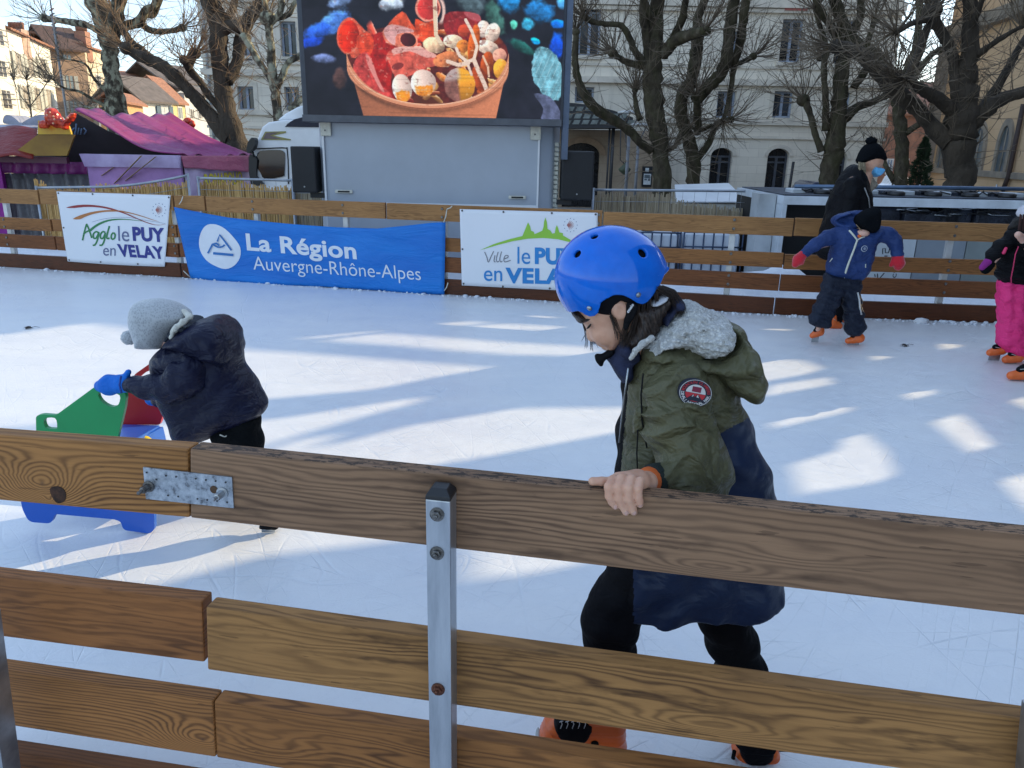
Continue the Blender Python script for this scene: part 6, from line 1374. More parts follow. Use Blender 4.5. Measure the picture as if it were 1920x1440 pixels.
strands('loose_lock', HAIRM, Y0+.045, [[(1100, 622), (1094, 632), (1089, 640)], [(1114, 640), (1119, 646), (1122, 652)]], HAIR, 3, .0004, 2, .004, 6)
# strap lettering
STRP = build_part('chin_strap', BLKN, Y0, [('poly', [(1176, 566), (1196, 570), (1192, 590), (1182, 606), (1174, 620), (1168, 612), (1172, 590)], -.082, .006, .006)], BOY, h=.0025)
a_ = W(1178, 587, Y0-.0905); b_ = W(1189, 571, Y0-.0905); c_ = W(1184, 590, Y0-.0905); U_ = (b_-a_); L_ = U_.length; U_.normalize(); V_ = V(-U_.z, 0, U_.x)
text_on('oxelo', 'strap_lettering', mat('white_print', (.7, .7, .7), .5), STRP, a_, U_, V_, L_, .0062, V(0, -.001, 0), bold=.03)
# scarf
SC_ = build_part('scarf', SCF, Y0, [('poly', [(1150, 642), (1158, 622), (1172, 618), (1190, 640), (1198, 665), (1186, 690), (1172, 722), (1160, 712), (1148, 692), (1147, 680), (1141, 672), (1139, 660), (1143, 652)], 0, .075, .03), ('poly', [(1205, 640), (1228, 606), (1240, 570), (1252, 552), (1266, 552), (1276, 564), (1270, 578), (1250, 592), (1236, 612), (1220, 640)], 0, .088, .02)], BOY, h=.0045, disp=lambda P: .004*np.sin(P[:, 2]*110+P[:, 0]*60)+.002*sn(P, 90))
build_part('scarf_stripe', mat('pale_grey_knit', (.50, .50, .52), .9, bump=.5, bs=200), Y0, [('poly', [(1212, 566), (1230, 552), (1246, 546), (1248, 553), (1240, 562), (1222, 570)], -.03, .062, .008)], SC_, h=.0035)
build_part('strap_toggle', BLKN, Y0, [('chain', [(1145, 661, -.03, 7.5), (1126, 673, -.035, 6.5)]), ('chain', [(1119, 667, -.035, 3), (1127, 684, -.035, 3)])], SC_, h=.002)
# jacket
JP = [(1182, 680), (1174, 708), (1165, 760), (1158, 800), (1155, 850), (1153, 905), (1148, 960), (1143, 1020), (1141, 1080), (1144, 1130), (1149, 1165), (1157, 1176), (1190, 1172), (1230, 1171), (1290, 1165), (1330, 1168), (1370, 1172), (1400, 1163), (1425, 1145), (1450, 1125), (1468, 1104), (1466, 1070), (1464, 1010), (1462, 960), (1455, 925), (1440, 880), (1420, 830), (1405, 790), (1390, 755), (1378, 715), (1355, 670), (1320, 640), (1280, 632), (1240, 634), (1205, 645), (1190, 662)]
elb = W(1322, 885, Y0-.145)
def jdisp(P):
    px, py = pix(P)
    f_ = .0045*np.sin((px*.25+py)*.075+2.0*np.sin(px*.02))+.0035*sn(P, 26)+.0014*sn(P, 70, 1)
    hem = .006*np.exp(-((py-1160)/9)**2)
    return f_-hem*.4
def jcls(C):
    px, py = pix(C); m = np.where(py > 785+ (1400-px)*.55, 1, 0); m = np.where((px < 1178-(py-720)*.085) & (py < 1000), 2, m); m = np.where((py >= 1000) & (px < 1188), 2, m)
    return m
def sldisp(P):
    px, py = pix(P); t = (px-1222)*.55+(py-900)*.85
    return .0135*np.abs(np.sin((py*1.0-px*.35)*.058+1.6*np.sin(px*.035)+.9*np.sin(py*.04)))**.7*np.clip((1330-px)/60+.6, .35, 1)-.007+.0030*sn(P, 48)+.0020*np.abs(sn(P, 85, 2))
_lo = poly2(cr([(x, y+(55 if y > 1100 else 0)) for x, y in JP], 2), Y0); _jp = poly2([(x, y-(44 if y > 1140 else (y-1060)*.4 if y > 1060 else 0)) for x, y in JP], Y0)
def jktf(P):
    px, py = pix(P); wv = np.clip((py-930)/200, 0, 1)*.0032*np.sin(P[:, 0]*62+1.5*np.sin(P[:, 2]*7))*np.clip(np.abs(P[:, 1]-Y0)/.06, 0, 1)
    return smax(infl(P, _lo, Y0, .118, .085)+wv, sdpoly(P[:, 0], P[:, 2], _jp)-.001, .006)
JK = build_part('jacket', [OLV, NVY, BLK], Y0, [('f', jktf, (_lo[:, 0].min(), Y0-.13, _lo[:, 1].min()), (_lo[:, 0].max(), Y0+.13, _lo[:, 1].max()))], BOY, h=.0050, disp=jdisp, cls=jcls)
SLV = build_part('sleeve', OLV, Y0, [('chain', [(1282, 688, -.070, 44), (1268, 740, -.128, 56), (1271, 800, -.155, 61), (1290, 850, -.168, 59), (1316, 888, -.172, 52)], .03), ('k', .03, ('chain', [(1316, 886, -.172, 50), (1278, 893, -.21, 45), (1246, 898, -.235, 37)], .02))], JK, h=.0042, disp=sldisp)
build_part('far_sleeve', OLV, Y0, [('chain', [(1320, 700, .09, 52), (1300, 880, .15, 48), (1260, 1000, .14, 36)], .03)], JK, h=.008)
CU = build_part('cuff', CUFFM, Y0, [('chain', [(1236, 899, -.235, 31), (1226, 899, -.250, 30)], .01)], SLV, h=.003, disp=lambda P: .0012*np.sin(P[:, 2]*900))
build_part('sweater_cuff', ORC, Y0, [('chain', [(1222, 900, -.250, 27.5), (1214, 902, -.272, 25.5)], .01)], BOY, h=.003)
# hood and fleece
build_part('hood', OLV, Y0, [('poly', [(1200, 668), (1200, 652), (1210, 641), (1236, 633), (1260, 639), (1283, 647), (1319, 648), (1347, 641), (1360, 630), (1362, 614), (1356, 602), (1364, 600), (1378, 609), (1394, 634), (1412, 662), (1418, 690), (1411, 717), (1397, 729), (1375, 732), (1350, 715), (1325, 694), (1278, 676), (1236, 668)], 0, .158, .035)], JK, h=.0045, disp=lambda P: .004*sn(P, 32)+.0035*sn(P, 60, 2))
FL = build_part('fleece_lining', FLC, Y0, [('poly', [(1205, 650), (1218, 628), (1234, 610), (1256, 592), (1278, 577), (1298, 568), (1318, 570), (1336, 582), (1352, 598), (1362, 614), (1360, 632), (1345, 646), (1320, 653), (1285, 655), (1255, 650), (1232, 644), (1215, 655)], 0, .132, .05)], JK, h=.0036, disp=lambda P: .0050*np.abs(sn(P, 120))+.0022*sn(P, 260, 1)+.008*np.sin(P[:, 0]*42-P[:, 2]*32)-.003)
build_part('fleece_edge', FLC, Y0, [('chain', [(1222, 634, -.118, 7), (1205, 645, -.112, 6.5), (1192, 658, -.105, 6), (1183, 672, -.098, 5)], .006)], JK, h=.0024, disp=lambda P: .0022*np.abs(sn(P, 160)))
MB().tube([W(1178, 690, Y0-.092), W(1172, 735, Y0-.075), W(1166, 780, Y0-.07), W(1161, 830, Y0-.065)], .0022, 6).to('zip', METAL, JK)
# pocket flap + seams
build_part('pocket_flap', OLV, Y0, [('poly', [(1190, 768), (1214, 764), (1214, 800), (1206, 804), (1188, 812), (1186, 806)], -.128, .016, .012)], JK, h=.003, disp=lambda P: .001*sn(P, 120))
MB().tube([W(1196, 806, Y0-.149), W(1194, 850, Y0-.150), W(1196, 900, Y0-.150)], .0016, 6).to('seam', BLKN, JK); MB().tube([W(1206, 700, Y0-.125), W(1202, 740, Y0-.137), W(1204, 790, Y0-.147), (W(1213, 840, Y0-.153))], .0018, 6).to('seam', BLKN, JK)
# arm badge
bc = (1301, 735); Yb = Y0-.156
def disc(px, py, r, dY, ry=None, seg_=36): return [W(px+r*math.cos(2*math.pi*i/seg_), py+(ry or r)*math.sin(2*math.pi*i/seg_), Yb+dY) for i in range(seg_)]
# place the badge against the sleeve surface: find its y by marching
def surf_y(px, py, ob):
    dg = bpy.context.evaluated_depsgraph_get(); M_ = wl(ob); ok, loc, nr, idx = ob.ray_cast(CAM-M_, ray(px, py).normalized()); return (loc+M_, nr) if ok else (None, None)
bpy.context.view_layer.update()
sp, sn_ = surf_y(1301, 735, SLV)
if sp is None: sp, sn_ = W(1301, 735, Y0-.16), V(0, -1, 0)
sn_ = (sn_+V(0, -2.2, 0)).normalized(); bx = V(1, 0, 0); bx = (bx-sn_*bx.dot(sn_)).normalized(); bz = bx.cross(sn_); bz = bz if bz.z > 0 else -bz
mb_ = mpp(1301, 735, sp.y)
def BP(x, y, off=.004): return sp+bx*(x*mb_)+bz*(-y*mb_)+sn_*(off+.010)
tilt = .18
def BR(x, y, off): c, s = math.cos(tilt), math.sin(tilt); return BP(x*c-y*s, x*s+y*c, off)
BD = MB().prism([BR(32*math.cos(t), 26*math.sin(t), .002) for t in np.linspace(0, 2*math.pi, 41)[:-1]], -sn_*.018).to('arm_badge', mat('badge_navy', (.012, .016, .035), .7, bump=.4, bs=600, bd=.001), JK)
wh = mat('badge_white', (.62, .60, .58), .8); rd = mat('badge_red', (.50, .03, .04), .8)
def ringp(r0, r1, k0, off, m_, nm, a0=0, a1=2*math.pi):
    ts = np.linspace(a0, a1, 40); MB().prism([BR(r1*k0*math.cos(t), r1*math.sin(t), off) for t in ts]+[BR(r0*k0*math.cos(t), r0*math.sin(t), off) for t in ts[::-1]], -sn_*.001).to(nm, m_, BD)
ringp(24.2, 25.0, 1.23, .0028, wh, 'badge_ring', 0, 6.27)
MB().prism([BR(19*math.cos(t), 16*math.sin(t)-0, .0030) for t in np.linspace(math.pi, 2*math.pi, 20)], -sn_*.001).to('badge_field', wh, BD)
MB().prism([BR(19.5*math.cos(t), 16*math.sin(t)+.5, .0030) for t in np.linspace(0, math.pi*.999, 20)], -sn_*.001).to('badge_field', rd, BD)
MB().prism([BR(*p, .0036) for p in ((-8, -12), (9, -12), (9, -2), (-8, -2))], -sn_*.0012).to('badge_flag', mat('badge_dark_red', (.22, .02, .05), .8), BD)
MB().prism([BR(*p, .0036) for p in ((-15, 12), (-4, 3), (0, 7), (5, 2), (15, 11), (8, 15), (-8, 15))], -sn_*.0012).to('badge_mountain', BD.data.materials[0], BD)
for q in (((-4, 3), (-6, 8), (-3, 6)), ((5, 2), (3, 7), (8, 8), (6, 5))): MB().prism([BR(*p, .0042) for p in q], -sn_*.0008).to('badge_snow', wh, BD)
def arc_text(s, a0, a1, rr_, m_, flip):
    for i, chh in enumerate(s):
        if chh == ' ': continue
        a = a0+(a1-a0)*(i+.5)/len(s); me = text_mesh(chh, 7.0, .12, 0, align='CENTER')
        for v in me.vertices:
            x, y = v.co.x, v.co.y
            th = a+(x/(rr_*1.1))*(1 if not flip else -1); R2_ = rr_-.0+(y-2.5)*(1 if not flip else -1)
            v.co = BR(R2_*1.22*math.cos(th), R2_*math.sin(th), .0032)
        add('badge_lettering', me, m_, BD)
arc_text('MOUNTAIN CLIMBERS', math.pi*1.02, math.pi*1.98, 20.5, rd, False); arc_text('DENALI NATIONAL PARK', math.pi*.98, math.pi*.02, 20.5, wh, True)
# trousers
TRS = build_part('trousers', BLK, Y0, [('poly', [(1160, 1040), (1128, 1090), (1105, 1120), (1093, 1150), (1090, 1180), (1093, 1202), (1103, 1218), (1106, 1240), (1100, 1290), (1082, 1325), (1084, 1336), (1158, 1336), (1168, 1325), (1180, 1300), (1190, 1240), (1196, 1212), (1189, 1192), (1210, 1150), (1240, 1060)], -.03, .075, .05),
  ('poly', [(1280, 1060), (1308, 1160), (1322, 1205), (1338, 1240), (1345, 1290), (1365, 1350), (1376, 1388), (1400, 1394), (1448, 1390), (1452, 1340), (1441, 1280), (1434, 1240), (1421, 1212), (1420, 1190), (1408, 1165), (1400, 1100), (1380, 1050)], .08, .075, .05)], BOY, h=.007, k=.03, disp=lambda P: .004*np.sin(P[:, 2]*75+2*np.sin(P[:, 0]*20))+.003*sn(P, 40))
# skates
def skate_big(poly, dY, win_, toe, bolt_, blade, nm='ice_skate'):
    S_ = build_part(nm, ORG, Y0, [('poly', poly, dY, .05, .03)], BOY, h=.004, disp=lambda P: -.0022*np.exp(-((np.mod(P[:, 2], .034)-.017)/.003)**2))
    build_part('lace_panel', BLKN, Y0, [('poly', win_, dY-.030, .026, .012)], S_, h=.003)
    if toe: build_part('toe_guard', mat('scuffed_grey', (.40, .40, .38), .7, bump=.6, bs=90), Y0, [('poly', toe, dY, .04, .012)], S_, h=.004)
    if bolt_: p = W(*bolt_, Y0+dY-.049); MB().lathe(p, [(.0105, 0), (.0105, .004), (.007, .006), (.003, .0062)], 20, 0, V(0, -1, 0)).to('ankle_bolt', BLKN, S_)
    b0, b1 = W(*blade[0], Y0+dY), W(*blade[1], Y0+dY); MB().mm((b0.x, Y0+dY-.002, .0), (b1.x, Y0+dY+.002, b0.z)).to('blade', METAL, S_)
    return S_
s1 = skate_big([(1024, 1348), (1014, 1368), (1010, 1386), (1014, 1400), (1030, 1412), (1060, 1420), (1120, 1426), (1172, 1428), (1175, 1400), (1172, 1380), (1174, 1340), (1166, 1290), (1120, 1285), (1060, 1320)], -.03, [(1040, 1346), (1040, 1364), (1050, 1380), (1070, 1388), (1095, 1386), (1107, 1372), (1112, 1352), (1090, 1335), (1060, 1335)], [(1004, 1380), (1012, 1376), (1020, 1392), (1026, 1410), (1012, 1404), (1005, 1396)], (1115, 1394), ((1025, 1425), (1170, 1425)))
LW = mat('lace_white', (.6, .6, .6), .8)
for i in range(5):
    x = 1052+i*11; MB().tube([W(x, 1352, Y0-.0880), W(x+2, 1358, Y0-.0893), W(x-1, 1366, Y0-.0885)], .0011, 5).to('lace', LW, s1)
    MB().tube([W(x-3, 1354, Y0-.0885), W(x+4, 1352, Y0-.0885)], .0010, 5).to('lace', LW, s1)
s2 = skate_big([(1376, 1402), (1369, 1418), (1370, 1440), (1378, 1462), (1400, 1480), (1450, 1486), (1470, 1478), (1468, 1440), (1462, 1415), (1455, 1398), (1430, 1380), (1395, 1385)], .08, [(1390, 1400), (1388, 1414), (1398, 1426), (1420, 1430), (1442, 1422), (1450, 1408), (1440, 1396), (1410, 1392)], None, None, ((1385, 1482), (1465, 1482)))
MB().tube([W(1377, 1408, Y0+.052), W(1374, 1424, Y0+.050), W(1378, 1440, Y0+.048)], .006, 8).to('lace_strip', BLKN, s2)
# fingernails
NAIL = mat('fingernail', (.66, .38, .30), .25, 0, .6)
for px, py, o_ in ((1154, 951, -.0175), (1174.5, 962, -.0172), (1189.5, 962, -.0168), (1200.5, 947, -.0155)):
    p = NP(px, py, o_+.0009); MB().sphere(p, (.0042, .0011, .0052), 10, 6).to('fingernail', NAIL, BOY)
# ------------------------------------------------------------------ other skaters
def wlk(o): return o
def skate(parent, Y0, heel, toe, dY, top, m=None, lace=True, wpx=5.5, nm='ice_skate'):
    """small skate: boot from heel to toe pixel, with black tongue and blade standing on the ice"""
    hx, hy = heel; tx, ty = toe; m = m or ORG
    S_ = build_part(nm, m, Y0, [('chain', [(hx, hy, dY, wpx*.95), ((hx+tx)/2, (hy+ty)/2+.5, dY, wpx*.8), (tx, ty+1.2, dY, wpx*.62)], .01), ('k', .015, ('chain', [(hx, hy, dY, wpx*.9), (top[0], top[1], dY, wpx*.85)], .01))], parent, h=.008)
    p0, p1 = W(hx, hy, Y0+dY), W(tx, ty, Y0+dY); z = p0.z; r = wpx*mpp(hx, hy, Y0)
    zb_ = max(.002, min(p0.z, p1.z)-r*.9-.03); MB().hexa([V(p0.x, p0.y-.002, zb_), V(p1.x, p1.y-.002, zb_), V(p1.x, p1.y+.002, zb_), V(p0.x, p0.y+.002, zb_), V(p0.x, p0.y-.002, max(.03, z-r)), V(p1.x, p1.y-.002, max(.03, p1.z-r*.6)), V(p1.x, p1.y+.002, max(.03, p1.z-r*.6)), V(p0.x, p0.y+.002, max(.03, z-r))]).to('blade', METAL, S_)
    mx, my = hx*.45+tx*.55, hy*.45+ty*.55
    build_part('tongue', BLKN, Y0, [('chain', [(top[0]+(tx-hx)*.25, top[1], dY-.005, wpx*.62), (mx, my-wpx*.65, dY-.008, wpx*.5)], .01)], S_, h=.007)
    if lace:
        for i in range(3):
            f_ = i/3; x = (top[0]+(tx-hx)*.3)*(1-f_)+mx*f_; y = (top[1]+2)*(1-f_)+(my-wpx*.7)*f_; MB().tube([W(x-1.6, y, Y0+dY-.045), W(x+1.6, y+.4, Y0+dY-.045)], .0022, 4).to('lace', LW, S_)
    return S_
NVJ = cloth('navy_jacket', (.009, .011, .036), (.006, .007, .022), .42, .75, 11, .02); BLU = cloth('blue_jacket', (.022, .050, .17), (.014, .032, .11), .5, .6, 14, .02)
GRK = NT('grey_knit'); GRK.p(.95, 0, .1, **{'Sheen Weight': .5}); o = GRK.obj(); _n = GRK.vor(GRK.mapping(o, (1, 1, .6)), 150); GRK.col(GRK.ramp(_n, [(.1, (.28, .295, .31)), (.6, (.46, .475, .485))])); GRK.bump(_n, -.6, .005); GRK = GRK.mat
WKN = mat('cream_trim', (.66, .64, .56), .95, bump=.8, bs=140, bd=.006); BRM = cloth('bright_blue_mitten', (.008, .16, .62), (.006, .11, .50), .6, .5, 30, .01); BKN = cloth('black_knit', (.006, .007, .009), None, .95, .8, 70, .006); GRT = cloth('dark_trousers', (.007, .008, .009), None, .8, .6, 14, .02)
# small child with grey pompom hat
Y1 = 3.06; ob = W(430, 992, Y1)
K1 = build_part('person', SKL, Y1, [('ell', 296, 607, 0, 34, 34, .07), ('ell', 296, 645, 0, 9, 9, .03), ('chain', [(320, 640, 0, 20), (400, 700, 0, 40), (430, 800, 0, 30), (470, 900, -.03, 14), (500, 978, -.03, 9)]), ('chain', [(430, 800, .06, 20), (425, 900, .2, 14), (420, 945, .3, 9)]),
   ('chain', [(350, 690, -.10, 16), (320, 725, -.16, 14), (240, 722, -.12, 8), (205, 722, -.08, 9)]), ('chain', [(360, 690, .10, 16), (330, 730, .2, 12), (300, 745, .25, 9)])], None, h=.009, origin=(ob.x, Y1, 0),
   label='small child in navy coat and grey pompom hat pushing the plastic skating aid', cat='person')
H1 = build_part('hat', GRK, Y1, [('poly', [(262, 652), (258, 640), (251, 620), (246, 600), (249, 575), (262, 564), (292, 560), (320, 565), (342, 576), (356, 590), (350, 604), (335, 612), (322, 628), (310, 650), (293, 653)], 0, .105, .075)], K1, h=.006)
build_part('pompom', GRK, Y1, [('ell', 242, 633, 0, 14, 13.5, .032)], H1, h=.004, disp=lambda P: .004*np.sin(P[:, 0]*260)*np.sin(P[:, 2]*260)*np.sin(P[:, 1]*260))
build_part('hat_trim', WKN, Y1, [('chain', [(345, 583, -.03, 5), (357, 594, -.05, 5), (342, 604, -.085, 5), (328, 616, -.098, 5), (320, 632, -.095, 4)], .01)], H1, h=.004, disp=lambda P: .003*sn(P, 120))
build_part('scarf', cloth('striped_grey_scarf', (.10, .11, .13), (.02, .022, .03), .9, .8, 40, .008), Y1, [('poly', [(336, 600), (350, 594), (372, 600), (366, 616), (340, 628), (322, 640), (318, 630)], 0, .095, .03)], K1, h=.006, disp=lambda P: .004*np.sin(P[:, 0]*160+P[:, 2]*160))
def kdisp(P):
    px, py = pix(P); return .004*np.sin((px*.6+py)*.085+1.8*np.sin(px*.03))+.003*sn(P, 18)+.0012*sn(P, 60)
J1 = build_part('jacket', NVJ, Y1, [('poly', [(292, 668), (305, 648), (330, 628), (352, 614), (372, 602), (398, 596), (420, 606), (440, 628), (448, 652), (452, 676), (462, 694), (482, 724), (501, 757), (488, 778), (453, 798), (403, 819), (357, 834), (346, 836), (333, 815), (318, 785), (306, 750), (296, 720), (290, 695)], 0, .155, .11)], K1, h=.0075, disp=kdisp)
build_part('hood', NVJ, Y1, [('poly', [(318, 640), (345, 615), (375, 600), (398, 594), (421, 604), (441, 628), (449, 655), (445, 672), (420, 676), (395, 668), (372, 656), (345, 648)], 0, .175, .05)], J1, h=.0075, disp=lambda P: .003*sn(P, 24)+.0015*sn(P, 60, 1))
build_part('sleeve', NVJ, Y1, [('chain', [(362, 690, -.12, 34), (345, 712, -.155, 33), (318, 728, -.165, 26), (280, 726, -.155, 21), (246, 723, -.14, 17)], .03)], J1, h=.006, disp=lambda P: .004*np.sin(P[:, 0]*70+P[:, 2]*30)+.003*sn(P, 50))
build_part('far_sleeve', NVJ, Y1, [('chain', [(350, 700, .12, 28), (325, 735, .2, 22), (300, 748, .25, 17)], .03)], J1, h=.009)
MT = build_part('mitten', BRM, Y1, [('chain', [(232, 720, -.125, 16), (205, 722, -.10, 18), (190, 724, -.09, 12)], .02), ('k', .012, ('chain', [(216, 712, -.11, 8), (236, 706, -.125, 6), (241, 698, -.13, 5.5)], .01))], K1, h=.0045, disp=lambda P: .002*sn(P, 80))
MB().tube([W(227, 705, Y1-.185), W(224, 722, Y1-.19), W(228, 737, Y1-.185)], .004, 6).to('mitten_strap', mat('dark_blue_strap', (.01, .05, .3), .6), MT)
build_part('mitten', BRM, Y1, [('chain', [(300, 748, .25, 12), (285, 748, .28, 13)], .02)], K1, h=.007)
build_part('trousers', GRT, Y1, [('poly', [(398, 806), (440, 780), (482, 776), (491, 825), (498, 870), (506, 930), (514, 975), (488, 980), (470, 930), (445, 885), (425, 860), (404, 835)], -.03, .085, .05), ('chain', [(430, 800, .06, 34), (428, 890, .2, 24), (424, 930, .3, 18)])], K1, h=.009, disp=lambda P: .005*np.sin(P[:, 2]*60+P[:, 0]*20))
MB().tube([W(412, 815, Y1-.118), W(421, 819, Y1-.118), W(425, 817, Y1-.118)], .003, 5).to('drawstring', WKN, J1)
skate(K1, Y1, (515, 985), (490, 987), -.03, (508, 970), BLKN, False, 8); skate(K1, Y1, (432, 945), (410, 947), .34, (426, 932), BLKN, False, 8)
# ------------------------------------------------------------------ skating aid
def plate(name, m, outl, holes, Yp, th, parent, bev=.0012, seg_=3):
    rs_ = [[(W(x, y, Yp).x, W(x, y, Yp).z) for x, y in outl]]+[[(W(x, y, Yp).x, W(x, y, Yp).z) for x, y in cr(h_, seg_)] for h_ in holes]
    me = wall_holes(rs_, Yp, th).mesh(name); bevel(me, bev, 2); return add(name, me, m, parent)
GRN = mat('green_plastic', (.010, .30, .085), .35, 0, .5, .06, 3, .08, 60, .002); REDP = mat('red_plastic', (.50, .016, .02), .35, 0, .5, .06, 3); BLP = mat('blue_plastic', (.012, .10, .50), .32, 0, .5, .06, 3); YLP = mat('yellow_plastic', (.75, .55, .02), .35)
YN = 3.02; gb = G(260, 1001); SA = thing('skating_aid', 'red, green and blue plastic skating aid pushed by the small child', 'skating aid', (W(180, 990, YN).x, YN, 0))
def rnd_outline(pts, r=5, n=4):
    o = []; N = len(pts)
    for i in range(N):
        p = np.array(pts[i][:2], float); a = np.array(pts[i-1][:2], float)-p; b = np.array(pts[(i+1) % N][:2], float)-p; rr = pts[i][2] if len(pts[i]) > 2 else r
        la, lb = np.linalg.norm(a), np.linalg.norm(b); rr = min(rr, la*.45, lb*.45); a = p+a/la*rr; b = p+b/lb*rr
        for k in range(n+1): t = k/n; o.append(tuple((1-t)**2*a+2*t*(1-t)*p+t*t*b))
    return o
plate('side_panel', GRN, rnd_outline([(76, 905, 8), (68, 830), (67, 780, 8), (78, 777), (104, 779), (182, 722, 6), (226, 728, 8), (237, 740, 8), (234, 765), (200, 905, 8)]), [[(83, 786), (103, 784), (107, 800), (104, 804), (86, 802)], [(185, 737), (204, 737), (224, 741), (222, 758), (211, 763), (197, 758), (187, 748)]], YN, .022, SA)
plate('side_panel', REDP, rnd_outline([(226, 792, 5), (235, 745, 5), (252, 702), (286, 678, 8), (300, 700, 6), (311, 757, 8), (300, 797, 5), (226, 796, 5)]), [[(258, 712), (280, 695), (290, 712), (286, 724), (264, 728)]], YN+.42, .022, SA)
plate('runner', BLP, rnd_outline([(39, 895, 6), (39, 950, 14), (54, 979, 10), (96, 982, 9), (103, 964, 5), (214, 974, 5), (226, 978, 5), (231, 994, 9), (281, 1001, 8), (290, 992, 6), (287, 910, 6)]), [], YN-.024, .022, SA)
plate('runner', BLP, rnd_outline([(120, 860, 6), (120, 905, 10), (140, 915, 9), (260, 915, 9), (300, 925, 8), (318, 900, 6), (305, 850, 6)]), [], YN+.445, .022, SA)
z_s = W(245, 826, YN).z; xa, xb = W(205, 824, YN).x, W(248, 826, YN).x
q = [W(204, 826, YN+.024), W(246, 827, YN+.024), W(300, 797, YN+.418), W(224, 795, YN+.418)]; zz = sum(p.z for p in q)/4
me = MB().hexa([V(p.x, p.y, p.z-.03) for p in q]+[V(p.x, p.y, p.z) for p in q]).mesh(); bevel(me, .006, 2); add('seat', me, BLP, SA)
q = [W(246, 828, YN+.1), W(298, 800, YN+.41)]
me = MB().hexa([V(q[0].x, q[0].y, q[0].z-.30), V(q[1].x+.03, q[1].y, q[1].z-.30), V(q[1].x+.05, q[1].y, q[1].z-.30), V(q[0].x+.02, q[0].y, q[0].z-.30), q[0], q[1], q[1]+V(.02, 0, 0), q[0]+V(.02, 0, 0)]).mesh(); add('seat_back_panel', me, BLP, SA)
MB().sphere(W(265, 828, YN+.2), (.05, .03, .03), 12, 8).to('ball', YLP, SA)
# ------------------------------------------------------------------ child in blue jacket with red mittens
Y2 = G(1600, 648).y+.02; ob = W(1565, 640, Y2)
K2 = build_part('person', SKL, Y2, [('ell', 1624, 424, 0, 19, 19, .085), ('ell', 1618, 437, -.085, 12, 7, .05), ('chain', [(1612, 440, 0, 8), (1602, 460, 0, 20), (1585, 510, 0, 10), (1555, 570, 0, 8), (1533, 618, 0, 4)]), ('chain', [(1585, 510, 0, 9), (1598, 570, 0, 9), (1605, 628, 0, 4)]), ('chain', [(1600, 450, 0, 14), (1572, 448, 0, 9), (1535, 460, 0, 7), (1502, 480, 0, 6)]), ('chain', [(1602, 450, 0, 14), (1645, 438, 0, 9), (1677, 450, 0, 7), (1684, 485, 0, 6)])], None, h=.012, k=.02, origin=(ob.x, Y2, 0), label='child in blue jacket, black pointed hat and red mittens skating with arms spread', cat='person')
J2 = build_part('jacket', BLU, Y2, [('poly', [(1550, 508), (1553, 490), (1558, 470), (1562, 448), (1566, 432), (1582, 424), (1605, 428), (1630, 430), (1650, 426), (1650, 440), (1640, 462), (1634, 490), (1626, 512), (1614, 525), (1581, 524), (1556, 518)], 0, .12, .08),
   ('k', .03, ('chain', [(1578, 440, 0, 17), (1552, 446, -.03, 14), (1530, 458, -.05, 11.5), (1509, 474, -.06, 9)], .02)), ('k', .03, ('chain', [(1640, 438, 0, 16), (1664, 440, -.03, 14), (1677, 452, -.05, 12.5), (1683, 475, -.07, 11)], .02))], K2, h=.009, disp=lambda P: .005*sn(P, 36)+.003*sn(P, 80, 2))
build_part('hood', BLU, Y2, [('poly', [(1562, 420), (1564, 407), (1576, 400), (1595, 396), (1621, 394), (1628, 404), (1618, 418), (1600, 430), (1578, 432)], .05, .10, .05)], J2, h=.009, disp=lambda P: .006*sn(P, 36), sub=[(.02, ('ell', 1596, 412, -.06, 26, 9, .10, 12))])
build_part('hat', BKN, Y2, [('poly', [(1645, 388), (1649, 398), (1648, 420), (1642, 433), (1629, 437), (1614, 431), (1604, 420), (1605, 408), (1615, 398), (1632, 390)], -.045, .10, .05)], K2, h=.009)
MB().tube([W(1605, 421, Y2-.09), W(1615, 432, Y2-.105), W(1628, 437, Y2-.11)], .004, 5).to('hat_edge', mat('hair_blond_dark', (.20, .13, .07), .7), K2)
strands('hair', mat('blond_hair', (.35, .25, .14), .6), Y2-.06, [[(1641, 436), (1643, 440), (1646, 443)], [(1639, 438), (1641, 441), (1642, 443)]], K2, 8, .002, 2, .02, 2)
build_part('collar', ORC, Y2, [('ell', 1608, 443, -.085, 7, 5, .04)], K2, h=.008)
MT_ = cloth('red_mitten', (.60, .018, .035), (.45, .012, .025), .85, .6, 30, .008, .4)
build_part('mitten', MT_, Y2, [('chain', [(1505, 478, -.06, 8.5), (1497, 487, -.06, 10), (1491, 496, -.06, 6)], .02), ('k', .01, ('chain', [(1503, 486, -.07, 5), (1504, 493, -.07, 3.6)], .01))], K2, h=.007)
build_part('mitten', MT_, Y2, [('chain', [(1683, 482, -.07, 11), (1685, 494, -.07, 10.5), (1684, 500, -.07, 7)], .02), ('k', .01, ('chain', [(1676, 488, -.08, 5), (1671, 497, -.08, 4)], .01))], K2, h=.007)
WTP = mat('pale_zip', (.62, .62, .52), .6)
for ob_, pts, r in ((J2, [(1592, 432), (1600, 441), (1607, 450), (1600, 470), (1592, 490), (1586, 508), (1582, 524)], .009), (J2, [(1607, 450), (1614, 446), (1621, 444)], .006)):
    P_ = []
    for x, y in pts:
        bpy.context.view_layer.update(); s_, n_ = surf_y(x, y, J2); P_.append((s_ if s_ is not None else W(x, y, Y2-.12))+V(0, -.003, 0))
    MB().tube(P_, r, 6).to('zip', WTP, ob_)
s_, n_ = surf_y(1620, 466, J2); s_ = s_ if s_ is not None else W(1620, 466, Y2-.12)
